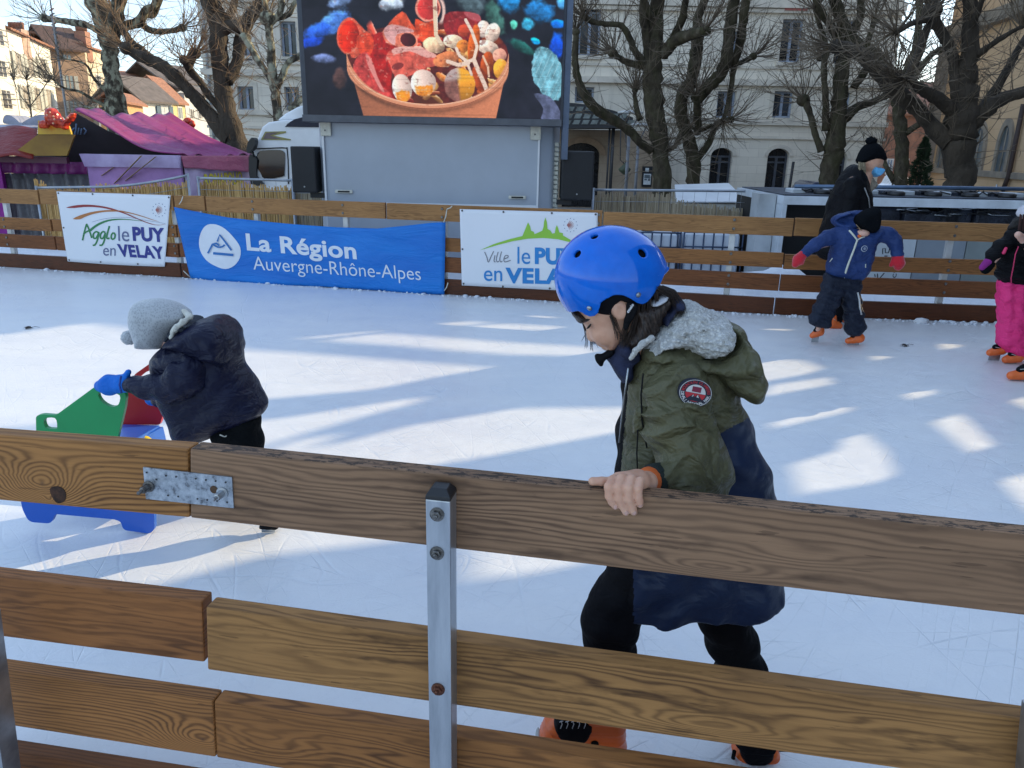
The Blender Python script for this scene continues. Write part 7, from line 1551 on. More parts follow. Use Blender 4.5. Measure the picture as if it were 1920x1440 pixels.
MB().lathe(s_+V(0, -.004, 0), [(.026, 0), (.026, .004)], 20, 0, V(0, -1, 0)).to('badge', mat('badge_pale', (.50, .55, .62), .7), J2); MB().lathe(s_+V(0, -.0085, 0), [(.021, 0), (.021, .003)], 20, 0, V(0, -1, 0)).to('badge_centre', BLU, J2)
for k in (-1, 0, 1): MB().box(s_+V(0, -.013, k*.008), (.022-abs(k)*.006, .002, .003)).to('badge_mark', mat('badge_mark', (.55, .6, .66), .7), J2)
for x, y, x2, y2 in ((1556, 491, 1561, 484), (1623, 502, 1623, 495)):
    a = surf_y(x, y, J2)[0]; b = surf_y(x2, y2, J2)[0]
    if a is not None and b is not None: MB().tube([a, b], .005, 5).to('pocket_zip', WTP, J2)
TR2 = build_part('trousers', cloth('navy_ski_trousers', (.014, .019, .036), (.010, .013, .024), .6, .8, 13, .02), Y2, [('poly', [(1549, 512), (1592, 518), (1584, 540), (1572, 570), (1560, 595), (1553, 616), (1540, 616), (1518, 609), (1518, 598), (1527, 575), (1540, 545)], 0, .085, .05), ('k', .02, ('poly', [(1570, 512), (1614, 516), (1612, 545), (1616, 575), (1621, 605), (1620, 621), (1594, 631), (1585, 618), (1583, 590), (1580, 560)], 0, .085, .05))], K2, h=.009, disp=lambda P: .006*np.sin(P[:, 2]*62+P[:, 0]*20)+.003*sn(P, 60))
P_ = [surf_y(x, y, TR2)[0] for x, y in ((1608, 548), (1611, 562), (1612, 578), (1615, 590))] if bpy.context.view_layer.update() is None else []
P_ = [p+V(0, -.004, 0) for p in P_ if p is not None]
if len(P_) > 1: MB().tube(P_, .008, 5).to('white_stripe', mat('stripe_white', (.5, .5, .5), .7), TR2)
skate(K2, Y2, (1537, 622), (1523, 628), .05, (1538, 614), None, True, 8.5); skate(K2, Y2, (1612, 634), (1590, 638), 0, (1604, 624), None, True, 9)
# ------------------------------------------------------------------ adult with mask
Y3 = G(1575, 616).y+.05; ob = W(1573, 612, Y3)
K3 = build_part('person', SKIN, Y3, [('ell', 1634, 300, 0, 22, 26, .10), ('ell', 1637, 313, 0, 13, 15, .062), ('k', .01, ('ell', 1651, 311, 0, 4, 5, .018)), ('chain', [(1628, 325, 0, 10), (1600, 360, 0, 28), (1585, 460, 0, 30), (1574, 540, 0, 13), (1569, 600, 0, 7)]), ('chain', [(1590, 460, .05, 20), (1585, 530, .06, 12), (1574, 585, .06, 7)]), ('chain', [(1600, 345, -.14, 14), (1590, 410, -.17, 11), (1570, 470, -.15, 8)]), ('chain', [(1610, 345, .14, 14), (1600, 410, .17, 11), (1590, 470, .15, 8)])], None, h=.012, k=.02, origin=(ob.x, Y3, 0), label='adult in long black coat, pompom hat and pale blue face mask behind the blue-jacketed child', cat='person')
H3 = build_part('hat', BKN, Y3, [('poly', [(1608, 307), (1610, 293), (1617, 279), (1626, 270), (1637, 267), (1646, 270), (1655, 281), (1659, 292), (1658, 301), (1634, 304)], 0, .125, .08)], K3, h=.009)
build_part('pompom', BKN, Y3, [('ell', 1634, 264, 0, 10.5, 7.5, .05)], H3, h=.008, disp=lambda P: .006*np.sin(P[:, 0]*150)*np.sin(P[:, 2]*150))
build_part('face_mask', cloth('blue_mask', (.16, .48, .78), (.12, .40, .70), .8, .6, 40, .004, 0, (.3, .3, 3)), Y3, [('poly', [(1634, 311), (1642, 313), (1652, 315), (1653, 320), (1647, 328), (1638, 332), (1630, 325), (1630, 318)], -.01, .108, .022)], K3, h=.006)
MB().tube([W(1631, 306, Y3-.08), W(1633, 311, Y3-.075)], .002, 4).to('mask_loop', WPAINT, K3)
GL_ = mat('spectacle_frame', (.03, .02, .02), .4)
MB().tube([W(1632, 303, Y3-.085), W(1642, 305, Y3-.08), W(1648, 306, Y3-.06)], .003, 5).to('spectacles', GL_, K3); MB().tube([W(1647+4*math.cos(t), 308+4.5*math.sin(t), Y3-.055) for t in np.linspace(0, 6.28, 12)], .003, 5).to('spectacles', GL_, K3)
strands('hair', mat('grey_blond_hair', (.40, .33, .22), .6, c2=(.2, .16, .1), vs=60), Y3-.08, [[(1612, 306), (1612, 316), (1615, 328)], [(1616, 306), (1617, 316), (1619, 328)], [(1620, 306), (1621, 314), (1621, 324)]], K3, 80, .003, 3, .06, 3)
build_part('fur_collar', mat('beige_fur', (.36, .31, .24), .95, c2=(.22, .18, .14), vs=20, bump=1, bs=60, bd=.02), Y3, [('chain', [(1616, 332, 0, 8), (1630, 340, 0, 7.5), (1638, 347, -.01, 6.5), (1632, 354, -.02, 5)], .02)], K3, h=.008, disp=lambda P: .006*sn(P, 70))
CO3 = build_part('coat', BLKN, Y3, [('poly', [(1603, 308), (1587, 321), (1572, 339), (1562, 362), (1553, 386), (1546, 415), (1541, 432), (1537, 452), (1532, 470), (1540, 483), (1575, 493), (1612, 490), (1622, 450), (1629, 405), (1631, 377), (1630, 358), (1624, 340), (1614, 318)], 0, .20, .13), ('k', .03, ('chain', [(1600, 345, -.16, 15), (1592, 400, -.2, 14), (1572, 455, -.2, 12)], .02))], K3, h=.011, disp=lambda P: .008*sn(P, 14)+.004*sn(P, 34, 2))
MB().tube([W(1621, 352, Y3-.22), W(1629, 372, Y3-.21), W(1631, 392, Y3-.20)], .006, 5).to('coat_piping', mat('piping_grey', (.25, .25, .25), .6), CO3)
build_part('trousers', BLK, Y3, [('chain', [(1580, 480, 0, 24), (1573, 550, 0, 15), (1570, 598, 0, 10)], .02), ('chain', [(1595, 480, .05, 24), (1592, 540, .05, 15), (1582, 580, .05, 11)], .02)], K3, h=.011)
skate(K3, Y3, (1560, 606), (1573, 610), -.03, (1560, 596), None, True, 10.5); skate(K3, Y3, (1570, 584), (1584, 598), .06, (1570, 572), None, True, 10)
# ------------------------------------------------------------------ child with pink trousers at the right edge
Y4 = G(1890, 682).y+.06; ob = W(1900, 675, Y4)
PNK = cloth('pink_ski_trousers', (.92, .05, .235), (.80, .035, .19), .55, .8, 12, .02); PNP = mat('pink_zip', (.62, .03, .12), .5); BJK = cloth('black_puffer', (.012, .012, .014), None, .5, .8, 10, .03, 0, (.5, .5, 3))
K4 = build_part('person', SKL, Y4, [('ell', 1936, 412, 0, 22, 25, .10), ('chain', [(1930, 430, 0, 12), (1925, 480, 0, 22), (1920, 540, 0, 16), (1898, 600, 0, 8), (1882, 650, 0, 4)]), ('chain', [(1925, 540, .03, 20), (1925, 600, .03, 9), (1912, 660, .0, 4)]), ('chain', [(1912, 450, -.03, 14), (1882, 465, -.04, 9), (1852, 498, -.06, 7)]), ('chain', [(1945, 450, -.05, 14), (1940, 480, -.17, 9), (1916, 446, -.22, 7), (1909, 440, -.24, 6.5)])], None, h=.012, k=.02, origin=(ob.x, Y4, 0), label='child in bright pink ski trousers and black jacket, cut by the right edge', cat='person')
J4 = build_part('jacket', BJK, Y4, [('poly', [(1877, 530), (1873, 512), (1878, 486), (1888, 460), (1896, 436), (1908, 424), (1935, 428), (1965, 440), (1975, 480), (1975, 530), (1930, 541)], 0, .13, .08), ('k', .03, ('chain', [(1900, 448, -.02, 18), (1880, 462, -.04, 15), (1866, 474, -.05, 13), (1856, 486, -.06, 10)], .02)), ('k', .03, ('chain', [(1950, 452, -.05, 18), (1946, 478, -.16, 15), (1924, 452, -.21, 10)], .02))], K4, h=.009, disp=lambda P: .006*np.sin(P[:, 2]*75)+.004*sn(P, 40))
build_part('hood_fur', mat('dark_fur', (.035, .03, .028), .95, bump=1, bs=50, bd=.02), Y4, [('chain', [(1900, 425, .02, 9), (1912, 414, .03, 9), (1930, 428, -.06, 9)], .02)], J4, h=.01, disp=lambda P: .008*sn(P, 60))
build_part('hat', mat('pale_grey_hat', (.58, .56, .60), .95, bump=.8, bs=60, bd=.01), Y4, [('poly', [(1913, 408), (1914, 396), (1922, 386), (1938, 382), (1956, 388), (1960, 404), (1940, 410)], 0, .12, .07)], K4, h=.01)
strands('hair', mat('brown_hair', (.07, .025, .02), .6), Y4-.07, [[(1914, 404), (1913, 416), (1911, 432)], [(1920, 404), (1919, 418), (1918, 434)]], K4, 30, .003, 3, .04, 7)
MB().tube([W(1910, 462, Y4-.14), W(1904, 476, Y4-.143), W(1900, 500, Y4-.145), W(1896, 520, Y4-.14), W(1896, 532, Y4-.135)], .005, 6).to('zip', PNP, J4)
build_part('pocket_trim', PNP, Y4, [('chain', [(1886, 466, -.118, 3), (1882, 474, -.118, 3.2)], .01)], J4, h=.006)
build_part('mitten', BKN, Y4, [('chain', [(1856, 496, -.06, 9), (1848, 505, -.06, 9)], .02)], K4, h=.008); build_part('mitten_cuff', mat('purple_knit', (.28, .02, .22), .9), Y4, [('chain', [(1852, 491, -.065, 8), (1842, 501, -.07, 6)], .01)], K4, h=.007)
build_part('trousers', PNK, Y4, [('poly', [(1877, 524), (1915, 530), (1912, 570), (1904, 610), (1897, 655), (1886, 656), (1871, 648), (1874, 610), (1872, 570)], 0, .09, .05), ('k', .02, ('poly', [(1900, 528), (1960, 535), (1962, 580), (1948, 640), (1940, 668), (1915, 668), (1888, 660), (1890, 620), (1894, 575)], -.03, .095, .05))], K4, h=.009, disp=lambda P: .003*np.sin(P[:, 2]*48+4*np.sin(P[:, 0]*12))+.005*sn(P, 26)+.003*sn(P, 60))
skate(K4, Y4, (1878, 655), (1856, 660), .03, (1880, 650), None, True, 10.5); skate(K4, Y4, (1908, 669), (1886, 673), -.05, (1910, 664), None, True, 11.5)
# skater mostly outside the right edge
Y5 = G(1920, 716).y+.03; ob = W(1935, 716, Y5)
K5 = build_part('person', SKL, Y5, [('chain', [(1935, 690, 0, 8), (1950, 620, 0, 10), (1965, 560, 0, 14), (1985, 500, 0, 24), (1995, 440, 0, 24), (2000, 410, 0, 9), (2003, 385, 0, 18)], .03), ('chain', [(1985, 450, 0, 14), (1985, 500, -.1, 9), (1975, 530, -.14, 7)], .03)], None, h=.014, k=.03, origin=(ob.x, Y5, 0), label='skater mostly outside the right edge, only the orange skate tip showing', cat='person')
build_part('trousers', BLKN, Y5, [('chain', [(1940, 680, 0, 15), (1955, 620, 0, 20), (1975, 545, 0, 28)], .03)], K5, h=.014)
build_part('jacket', BJK, Y5, [('chain', [(1985, 540, 0, 34), (1998, 450, 0, 36)], .03), ('chain', [(1985, 450, -.05, 18), (1990, 500, -.1, 14)], .03)], K5, h=.016); build_part('hat', BKN, Y5, [('ell', 2003, 375, 0, 22, 18, .11)], K5, h=.014)
skate(K5, Y5, (1932, 700), (1896, 703), 0, (1930, 690), None, True, 13)
# ================================================================== banners on the far barrier
def barrier_frame(px):
    a, e = fpt(px); n = V(-e.y, e.x, 0); n = n if n.y > 0 else -n; return a, e, n
GROM = mat('eyelet', (.10, .09, .09), .5, .6)
class Banner:
    """corner pixels (TL,TR,BR,BL) lying on the barrier's front; art given in the photo's own pixel outline, mapped to the cloth"""
    def __init__(s, label, corners, m, sag_t=None, sag_b=None, wave=.006, off=-.012, name='banner'):
        cx = sum(c[0] for c in corners)/4; s.a, s.e, s.n = barrier_frame(cx); s.off = off; s.wave = wave; s.c = corners; s.sag_t = sag_t or (lambda u: 0); s.sag_b = sag_b or (lambda u: 0)
        o = OP(cx, sum(c[1] for c in corners)/4, s.a+s.n*off, s.n); s.T = thing(name, label, 'banner', (o.x, o.y, o.z-.4), None)
        (x0, y0), (x1, y1), (x2, y2), (x3, y3) = corners; mb = MB(); nu, nv = 60, 18
        for j in range(nv+1):
            for i in range(nu+1):
                u, v = i/nu, j/nv; xt, yt = x0+(x1-x0)*u, y0+(y1-y0)*u+s.sag_t(u); xb, yb = x3+(x2-x3)*u, y3+(y2-y3)*u+s.sag_b(u)
                mb.v.append(s.at(xt+(xb-xt)*v, yt+(yb-yt)*v))
        for j in range(nv):
            for i in range(nu): a = j*(nu+1)+i; mb.face((a, a+1, a+nu+2, a+nu+1), 0, True)
        s.cloth = mb.to('cloth', m, s.T, recalc=False); solid(s.cloth, .002); s.cloth.modifiers[0].offset = 1 if False else -1
    def at(s, px, py, o=0.0):
        w_ = s.wave*(math.sin(px*.05+py*.03)+.6*math.sin(px*.021-py*.07)); return OP(px, py, s.a+s.n*(s.off-o+w_), s.n)
    def poly(s, pts, name, m, smooth=0, o=.006):
        pts = cr(pts, smooth) if smooth else pts
        P = [Vector((x, y, 0)) for x, y in pts]; tri = geometry.tessellate_polygon([P]); bm = bmesh.new(); vs_ = [bm.verts.new(p) for p in P]
        for t_ in tri:
            try: bm.faces.new([vs_[i] for i in t_])
            except ValueError: pass
        for _ in range(4):
            L_ = [e for e in bm.edges if e.calc_length() > 7]
            if not L_: break
            bmesh.ops.subdivide_edges(bm, edges=L_, cuts=1); bmesh.ops.triangulate(bm, faces=bm.faces)
        for v in bm.verts: v.co = s.at(v.co.x, v.co.y, o)
        me_ = bpy.data.meshes.new(name); bm.to_mesh(me_); bm.free(); return add(name, me_, m, s.cloth)
    def stroke(s, pts, w_, name, m, n=4, o=.006):
        pts = [tuple(p[:2])+((p[2],) if len(p) > 2 else (w_,)) for p in pts]; L = []
        for i in range(len(pts)-1):
            p0, p1, p2, p3 = [np.array(pts[min(max(k, 0), len(pts)-1)]) for k in (i-1, i, i+1, i+2)]
            for k in range(n): t = k/n; L.append(.5*(2*p1+(-p0+p2)*t+(2*p0-5*p1+4*p2-p3)*t*t+(-p0+3*p1-3*p2+p3)*t**3))
        L.append(np.array(pts[-1])); mb = MB()
        for i, p in enumerate(L):
            d = L[min(i+1, len(L)-1)][:2]-L[max(i-1, 0)][:2]; d = d/(np.linalg.norm(d)+1e-9); nn = np.array((-d[1], d[0]))*p[2]/2
            mb.v += [s.at(p[0]+nn[0], p[1]+nn[1], o), s.at(p[0]-nn[0], p[1]-nn[1], o)]
        for i in range(len(L)-1): mb.face((2*i, 2*i+1, 2*i+3, 2*i+2))
        return add(name, mb.mesh(name), m, s.cloth)
    def text(s, txt, O, U, Vv, name, m, bold=0.0, space=1.0, o=.006):
        """O bottom-left px; U vector to bottom-right px; V vector to top-left px (cap/bbox)"""
        me = text_mesh(txt, 1.0, bold, 0, space, 5); co = np.zeros(len(me.vertices)*3); me.vertices.foreach_get('co', co); co = co.reshape(-1, 3); a, b = co[:, :2].min(0), co[:, :2].max(0)
        for v in me.vertices:
            x = (v.co.x-a[0])/(b[0]-a[0]); y = (v.co.y-a[1])/(b[1]-a[1]); v.co = s.at(O[0]+U[0]*x+Vv[0]*y, O[1]+U[1]*x+Vv[1]*y, o)
        return add(name, me, m, s.cloth)
    def eyelets(s, pts):
        for x, y in pts: MB().lathe(s.at(x, y, .004), [(.011, 0), (.011, .003), (.006, .004)], 12, 0, -s.n).to('eyelet', GROM, s.cloth)
WCL = NT('white_banner_cloth'); WCL.p(.55, 0, .35, **{'Subsurface Weight': 0}); WCL.col((.74, .75, .78)); WCL.b.inputs['Transmission Weight'].default_value = 0; WCL.bump(WCL.noise(WCL.obj(), 3, 3), .3, .02); WCL = WCL.mat
INK = lambda nm, c: mat(nm, c, .6, var=.03)
NVI = INK('ink_navy', (.028, .035, .22)); GRI = INK('ink_green', (.03, .20, .06)); RDI = INK('ink_red', (.30, .03, .03)); ORI = INK('ink_orange', (.46, .17, .05)); GYI = INK('ink_grey_blue', (.12, .14, .26)); LGI = INK('ink_lime', (.28, .55, .05)); CYI = INK('ink_sky_blue', (.02, .22, .55)); GRY_ = INK('ink_grey', (.20, .20, .22)); RSI = INK('ink_rose', (.42, .16, .14))
B1 = Banner('white banner reading Agglo le Puy en Velay, leftmost on the far barrier', [(106, 359), (320, 366), (309, 500), (127, 490)], WCL, wave=.004, sag_b=lambda u: 1.5*math.sin(math.pi*u))
Z1 = lambda x, y: (100+x/8.0, 340+y/8.0)
def z1(L): return [Z1(*p[:2])+tuple(p[2:]) for p in L]
B1.poly(z1([(190, 395), (300, 365), (450, 350), (600, 355), (750, 375), (880, 405), (1000, 445), (1120, 490), (1250, 550), (1370, 600), (1500, 645), (1600, 660), (1500, 650), (1360, 605), (1240, 560), (1100, 500), (980, 458), (860, 425), (740, 400), (600, 385), (450, 385), (320, 400)]), 'red_arc', RDI, 2)
B1.poly(z1([(290, 565), (400, 510), (550, 465), (700, 440), (860, 430), (1020, 440), (1200, 480), (1350, 525), (1480, 570), (1600, 610), (1460, 572), (1330, 530), (1180, 490), (1020, 458), (860, 455), (720, 465), (580, 495), (470, 535), (400, 568)]), 'orange_arc', ORI, 2)
B1.stroke(z1([(580, 610), (750, 565), (950, 540), (1150, 545), (1350, 580), (1550, 610), (1680, 635)]), .45, 'grey_arc', GYI); B1.stroke(z1([(1330, 595, .6), (1480, 645, .7), (1600, 655, .5), (1690, 640, .3)]), .5, 'grey_arc', RDI)
B1.stroke(z1([(555, 735, 4.5), (650, 660, 4.2), (780, 600, 3.4), (920, 573, 2.6), (1080, 570, 1.6), (1230, 585, 1.0), (1370, 600, .4)]), 3, 'green_arc', GRI)
for q in ([(437, 885), (455, 800), (480, 700), (500, 640)], [(497, 640), (525, 700), (550, 770), (575, 850)], [(450, 790), (510, 750), (560, 735)],
          [(675, 770), (640, 755), (600, 790), (605, 850), (640, 850), (672, 790), (680, 770), (660, 880), (625, 950), (590, 960)], [(775, 765), (740, 755), (705, 800), (710, 850), (740, 855), (770, 800), (778, 770), (765, 880), (730, 955), (690, 955)],
          [(840, 670), (815, 760), (800, 840), (820, 860), (840, 845)], [(900, 770), (872, 800), (868, 850), (890, 868), (918, 850), (925, 800), (902, 770)]):
    B1.stroke(z1(q), 3.0, 'script_letter', GRI)
B1.text('le', Z1(975, 893), (20.5, 1.5), (-1, -28), 'lettering', GYI, .0); B1.text('PUY', Z1(1195, 896), (60, 2.6), (-2, -27), 'lettering', NVI, .045, 1.06); B1.text('en', Z1(745, 1115), (23.5, .4), (.2, -14.5), 'lettering', GYI, 0); B1.text('VELAY', Z1(955+35, 1130), (86, 5), (-5, -24), 'lettering', NVI, .045, 1.10)
shc = Z1(1585, 430)
def shell(B, c, r, sx=1.0):
    for k in range(12): t = 2*math.pi*k/12; B.poly([(c[0]+r*sx*math.cos(t)+.9*math.cos(a), c[1]+r*math.sin(t)+.9*math.sin(a)) for a in np.linspace(0, 6.28, 7)[:-1]], 'star_dot', GYI)
    for k in range(9): t = -1.15+2.3*k/8; B.stroke([(c[0]-r*.5, c[1], 1.3), (c[0]-r*.5+r*1.05*math.cos(t), c[1]+r*.75*math.sin(t), .5)], .8, 'shell_ray', RSI)
shell(B1, shc, 12.5)
B1.eyelets([Z1(75, 177), Z1(588, 190), Z1(1190, 210), Z1(1732, 240), Z1(155, 695), Z1(238, 1180), Z1(710, 1210), Z1(1268, 1240)])
# blue banner
BCL = NT('blue_banner_cloth'); BCL.p(.5, 0, .35); o = BCL.obj(); BCL.col(BCL.ramp(BCL.noise(BCL.mapping(o, (.5, 1, 2.5)), 2, 3), [(.35, (.008, .145, .52)), (.7, (.012, .20, .62))])); BCL.bump(BCL.noise(BCL.mapping(o, (.8, 1, 3)), 2.5, 4, .6, .8), .5, .05); BCL = BCL.mat
sagt = lambda u: np.interp(u, [0, .05, .12, .2, .3, .45, .6, .75, .85, .95, 1], [0, 4, 9, 14, 17, 20, 21, 19, 11, 2.5, 0])
B2 = Banner('long sagging blue banner reading La Region Auvergne-Rhone-Alpes on the far barrier', [(326, 388), (835.5, 416.5), (833, 552), (357, 521)], BCL, sag_t=lambda u: sagt(u)-0, sag_b=lambda u: 4*math.sin(math.pi*min(u*1.2, 1))*(1-u)+1.5*math.sin(u*9), wave=.006, off=-.035)
Z2 = lambda x, y: (320+x/3.6226, 370+y/3.6226)
def z2(L): return [Z2(*p[:2])+tuple(p[2:]) for p in L]
WHI = INK('print_white', (.72, .74, .78)); BLI = INK('print_blue', (.02, .15, .42))
B2.poly(z2([(250, 186), (310, 185), (370, 215), (430, 275), (472, 340), (470, 410), (430, 465), (370, 487), (300, 465), (240, 425), (200, 360), (193, 290), (212, 225)]), 'logo_disc', WHI, 3)
B2.stroke(z2([(252, 380), (284, 318), (310, 312), (330, 328)]), 3.2, 'logo_line', BLI, 1, .018); B2.stroke(z2([(290, 322), (320, 338), (350, 335), (366, 322)]), 3.0, 'logo_line', BLI, 3, .019); B2.stroke(z2([(316, 300), (332, 255), (372, 305), (412, 360)]), 3.2, 'logo_line', BLI, 1, .018); B2.stroke(z2([(288, 380), (425, 392)]), 4.6, 'logo_line', BLI, 1, .018)
B2.text('La Région', Z2(522, 352+44), (206, 17), (-4, -42), 'lettering', WHI, .028, 1.03)
B2.text('Auvergne-Rhône-Alpes', Z2(566, 520), (314, 20), (-3, -33), 'lettering', WHI, -.004, 1.0)
for (x, y, x2, y2) in ((336, 383, 343, 368), (832, 417, 838, 392), (838, 392, 848, 386), (357, 520, 344, 508), (833, 545, 840, 530)): MB().tube([B2.at(x, y, .0), B2.at((x+x2)/2+1, (y+y2)/2+1, .01), B2.at(x2, y2, .0)], .006, 6).to('tie_strap', WKN, B2.T)
# right white banner
B3 = Banner('white banner reading Ville le Puy en Velay, partly hidden by the blue helmet', [(862, 392), (1121, 399), (1118, 548), (866, 535)], WCL, wave=.003)
Z3 = lambda x, y: (820+x/2.8235, 330+y/2.8235)
def z3(L): return [Z3(*p[:2])+tuple(p[2:]) for p in L]
B3.poly(z3([(225, 393), (300, 360), (380, 335), (450, 318), (470, 270), (480, 245), (492, 268), (496, 290), (510, 295), (515, 308), (555, 290), (562, 270), (565, 240), (572, 220), (580, 245), (583, 280), (600, 290), (608, 305), (622, 302), (626, 275), (633, 260), (641, 280), (645, 298), (665, 303), (665, 315), (700, 335), (740, 365), (700, 350), (640, 335), (560, 328), (480, 332), (400, 345), (320, 365)]), 'green_skyline', LGI)
shell(B3, Z3(705, 260), 12.5)
for q in ([(250, 402), (262, 430), (270, 456), (285, 425), (298, 398)], [(305, 420), (300, 450), (308, 455)], [(322, 402), (312, 440), (318, 455), (326, 450)], [(340, 400), (330, 440), (336, 455), (344, 450)], [(352, 440), (372, 432), (374, 422), (360, 422), (352, 440), (358, 455), (388, 446)]): B3.stroke(z3(q), 1.7, 'script_letter', GRY_)
B3.text('le', Z3(424, 465), (24, .8), (0, -32), 'lettering', CYI, .0); B3.text('PUY', Z3(516, 467), (76, 2.4), (0, -31.5), 'lettering', CYI, .045, 1.05)
B3.text('en', Z3(246, 556), (34.5, .6), (0, -20), 'lettering', CYI, .005); B3.text('VELAY', Z3(360, 568), (138, 3), (0, -29.5), 'lettering', CYI, .045, 1.08)
B3.eyelets([Z3(131, 183), Z3(350, 190), Z3(606, 196), Z3(838, 203), Z3(133, 387), Z3(139, 570), Z3(347, 585), Z3(595, 595)])
# ================================================================== tanks
TNK = mat('tank_white_plastic', (.66, .70, .76), .45, 0, .4, .05, 2); CGE = mat('tank_cage_blue_grey', (.045, .07, .13), .5, .3); PAL = mat('pallet_wood', (.20, .15, .10), .85)
def tank(px0, px1, label):
    Yk = 10.9; x0, x1 = W(px0, 432, Yk).x, W(px1, 432, Yk).x; zt3 = W((px0+px1)/2, 436, Yk).z; T = thing('water_tank', label, 'tank', ((x0+x1)/2, Yk, GZ), 'caged water tanks behind the far barrier'); H = 1.0
    me = MB().mm((x0+.03, Yk+.03, zt3-H), (x1-.03, Yk+.85, zt3-.02)).mesh(); bevel(me, .05, 3); add('container', me, TNK, T)
    for k in range(7): x = x0+(x1-x0)*k/6; MB().tube([V(x, Yk, zt3-H), V(x, Yk, zt3)], .011, 6).to('cage_bar', CGE, T)
    for k in range(6): z = zt3-H*k/5; MB().tube([V(x0, Yk-.012, z), V(x1, Yk-.012, z)], .011, 6).to('cage_bar', CGE, T)
    for y in np.linspace(Yk, Yk+.88, 5)[1:]:
        for x in (x0, x1): MB().tube([V(x, y, zt3-H), V(x, y, zt3)], .011, 6).to('cage_bar', CGE, T)
    MB().mm((x0, Yk, GZ), (x1, Yk+.88, zt3-H-.01)).to('pallet', PAL, T)
    MB().lathe(((x0+x1)/2, Yk+.4, zt3-.02), [(.09, 0), (.09, .05), (.07, .06)], 16).to('cap', BLACKP, T)
tank(1170, 1277, 'left caged white water tank behind the boy in the blue helmet'); tank(1284, 1395, 'right caged white water tank seen between the barrier planks')
# white pavilion top
T = thing('small_pavilion', 'small white pavilion top rising above the grey reed screening', 'pavilion', (W(1330, 380, 14).x, 14, GZ)); Yv = 14.0
a = [W(1268, 378, Yv), W(1402, 378, Yv), W(1366, 343, Yv+1.4), W(1265, 346, Yv+1.4)]
bk_ = [p+V(0, 2.4, 0) for p in a[:2]]
MB().hexa([p-Z_*.02 for p in (a[0], a[1], a[2], a[3])]+[p for p in a]).to('roof', WPAINT, T)
MB().hexa([V(a[0].x+.05, Yv+.03, GZ), V(a[1].x-.05, Yv+.03, GZ), V(a[1].x-.3, Yv+1.3, GZ), V(a[0].x+.05, Yv+1.3, GZ), V(a[0].x+.05, Yv+.03, a[0].z-.03), V(a[1].x-.05, Yv+.03, a[0].z-.03), V(a[1].x-.3, Yv+1.3, a[0].z-.03), V(a[0].x+.05, Yv+1.3, a[0].z-.03)]).to('body', mat('pavilion_cream', (.62, .60, .54), .6), T)
# ================================================================== cooling unit
Yc = 10.2; T = thing('cooling_unit', 'long open cooling container with black inside and pipes on its roof behind right planks', 'container', (W(1700, 400, Yc).x, Yc, GZ))
X = lambda px: W(px, 400, Yc).x
Zc_ = lambda py, px=1600: W(px, py, Yc).z
ztop = Zc_(371, 1600); zb_ = Zc_(386, 1600); x0, x1 = X(1466), X(2080)
CW = mat('container_white', (.62, .66, .70), .45, 0, .5, .12, 3); CI = mat('container_black_inside', (.008, .008, .009), .7)
MB().mm((x0, Yc, zb_), (x1, Yc+2.2, ztop)).to('roof_beam', CW, T)
MB().mm((x0, Yc, GZ), (X(1474), Yc+.06, zb_-.002)).to('corner_post', CW, T)
MB().mm((x0+.01, Yc+.5, GZ), (x1, Yc+2.2, zb_-.002)).to('interior', CI, T); MB().mm((x0-.002, Yc+.061, GZ), (x0+.03, Yc+.499, zb_-.003)).to('side', CW, T)
MCH_ = mat('roof_mat_dark', (.06, .07, .09), .6, 0, .4, .5, 4)
MB().mm((X(1432), Yc+.25, GZ), (X(1464), Yc+.6, Zc_(366, 1450))).to('side_panel', mat('panel_pale_grey', (.46, .48, .49), .5, 0, .4, .15, 2), T)
MB().mm((X(1475), Yc+.16, ztop+.003), (x1-.05, Yc+2.15, ztop+.018)).to('roof_mat', MCH_, T)
# tarp-wrapped machinery inside right
MCH = mat('machine_blue_black', (.035, .042, .065), .35, .2, .5, .4, 5, .8, 9, .05)
for (pa_, pb_, yt, yb, yy) in ((1668, 1712, 392, 416, .3), (1714, 1790, 398, 424, .25), (1792, 1850, 394, 420, .3), (1852, 1990, 396, 424, .25)):
    me = MB().mm((X(pa_), Yc+yy, Zc_(yb, (pa_+pb_)/2)-.3), (X(pb_), Yc+.48, Zc_(yt, (pa_+pb_)/2))).mesh(); bevel(me, .04, 2); add('machine_cover', me, MCH, T)
rc = random.Random(6); PIPM = mat('pipe_chrome', (.45, .47, .5), .25, .9); HOSE = mat('black_hose', (.012, .012, .014), .4)
for k in range(14):
    px = rc.uniform(1668, 1900); py = rc.uniform(386, 402); L = [W(px+i*rc.uniform(8, 18), py+rc.uniform(-3, 3)+(px-1600)*.012, Yc+.2) for i in range(5)]; MB().tube(L, .010, 6).to('cable', HOSE if k % 3 else PIPM, T)
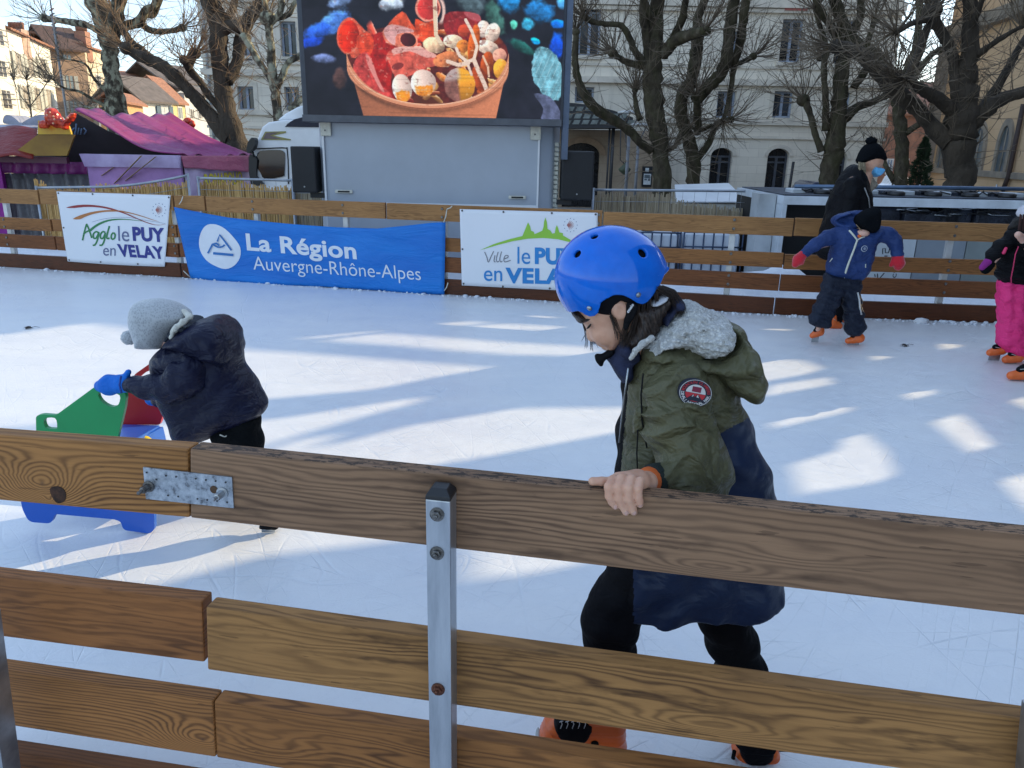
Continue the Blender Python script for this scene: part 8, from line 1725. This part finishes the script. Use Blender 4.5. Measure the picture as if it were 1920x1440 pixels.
# lower doors
for (pa_, pb_, c) in ((1632, 1727, (.56, .60, .62)), (1728, 1822, (.27, .30, .33)), (1823, 1990, (.25, .28, .27))):
    MB().mm((X(pa_), Yc-.02, GZ), (X(pb_)-.008, Yc+.24, Zc_(430, 1700))).to('cabinet_door', mat('door_paint', c, .5, 0, .4, .08, 2), T)
BKI = INK('print_black', (.03, .035, .04))
cdp = [c for c in T.children if c.name.startswith('cabinet_door')][0]
def flat(pts, nm): 
    mb = MB(); mb.prism([W(a, b, Yc-.023) for a, b in pts], V(0, .002, 0)); return mb.to(nm, BKI, cdp)
for k_, ch_ in enumerate('CO'):
    O_ = W(1680, 521-k_*9.5, Yc-.023); me = text_mesh(ch_, 1.0, .02); co = [v.co.copy() for v in me.vertices]; x_0 = min(c.x for c in co); mx_ = max(c.x for c in co)-x_0; my_ = max(c.y for c in co); s_ = mpp(1680, 515, Yc)
    for v, c in zip(me.vertices, co): v.co = V(O_.x-c.y/my_*7*s_, O_.y, O_.z+(c.x-x_0)/mx_*8*s_)
    add('lettering', me, BKI, cdp)
for q in (((1640, 514), (1641, 519)), ((1645, 513), (1646, 521)), ((1650, 521), (1658, 512)), ((1640, 466), (1640, 472)), ((1637, 467), (1637, 472)), ((1655, 476), (1655, 466), (1660, 466), (1660, 474), (1666, 474), (1668, 466)), ((1658, 480), (1664, 480)), ((1692, 446), (1692, 464))): MB().tube([W(a, b, Yc-.024) for a, b in q], .006, 4).to('printed_mark', BKI, cdp)
# roof pipes and fans
for k, (pa_, pb_, py) in enumerate(((1490, 1990, 352), (1520, 1830, 357), (1800, 2050, 350), (1640, 1990, 362))):
    MB().tube([W(pa_, py+(pa_-1700)*.012, Yc+.5+.3*k), W((pa_+pb_)/2, py+rc.uniform(-1, 1)+((pa_+pb_)/2-1700)*.012, Yc+.5+.3*k), W(pb_, py+(pb_-1700)*.012, Yc+.5+.3*k)], .018+.008*(k == 0), 8).to('roof_pipe', (mat('pipe_blue', (.10, .16, .26), .4, .3), METAL, METAL, HOSE)[k], T)
for k, px in enumerate(range(1494, 1980, 34)):
    x = W(px, 364, Yc+.7).x; z = ztop; w_ = .20; me = MB().mm((x-w_/2, Yc+.6, z), (x+w_/2-.02, Yc+.9, z+.07)).mesh(); bevel(me, .01, 1); B_ = add('junction_box', me, CW if k % 2 == 0 else MCH, T)
    if k % 2: MB().lathe((x, Yc+.45, z), [(.11, 0), (.11, .06), (.08, .075)], 16).to('fan_guard', HOSE, T)
for k in range(16):
    px = rc.uniform(1490, 1900); L = [W(px+i*9, 360+rc.uniform(-4, 4)+(px-1700)*.012, Yc+.55) for i in range(4)]; MB().tube(L, .009, 5).to('roof_cable', HOSE, T)
for px in (1675, 1724, 1868): MB().tube([W(px, 358, Yc+.9), W(px+1, 346, Yc+.9)], .012, 6).to('rod', METAL, T)
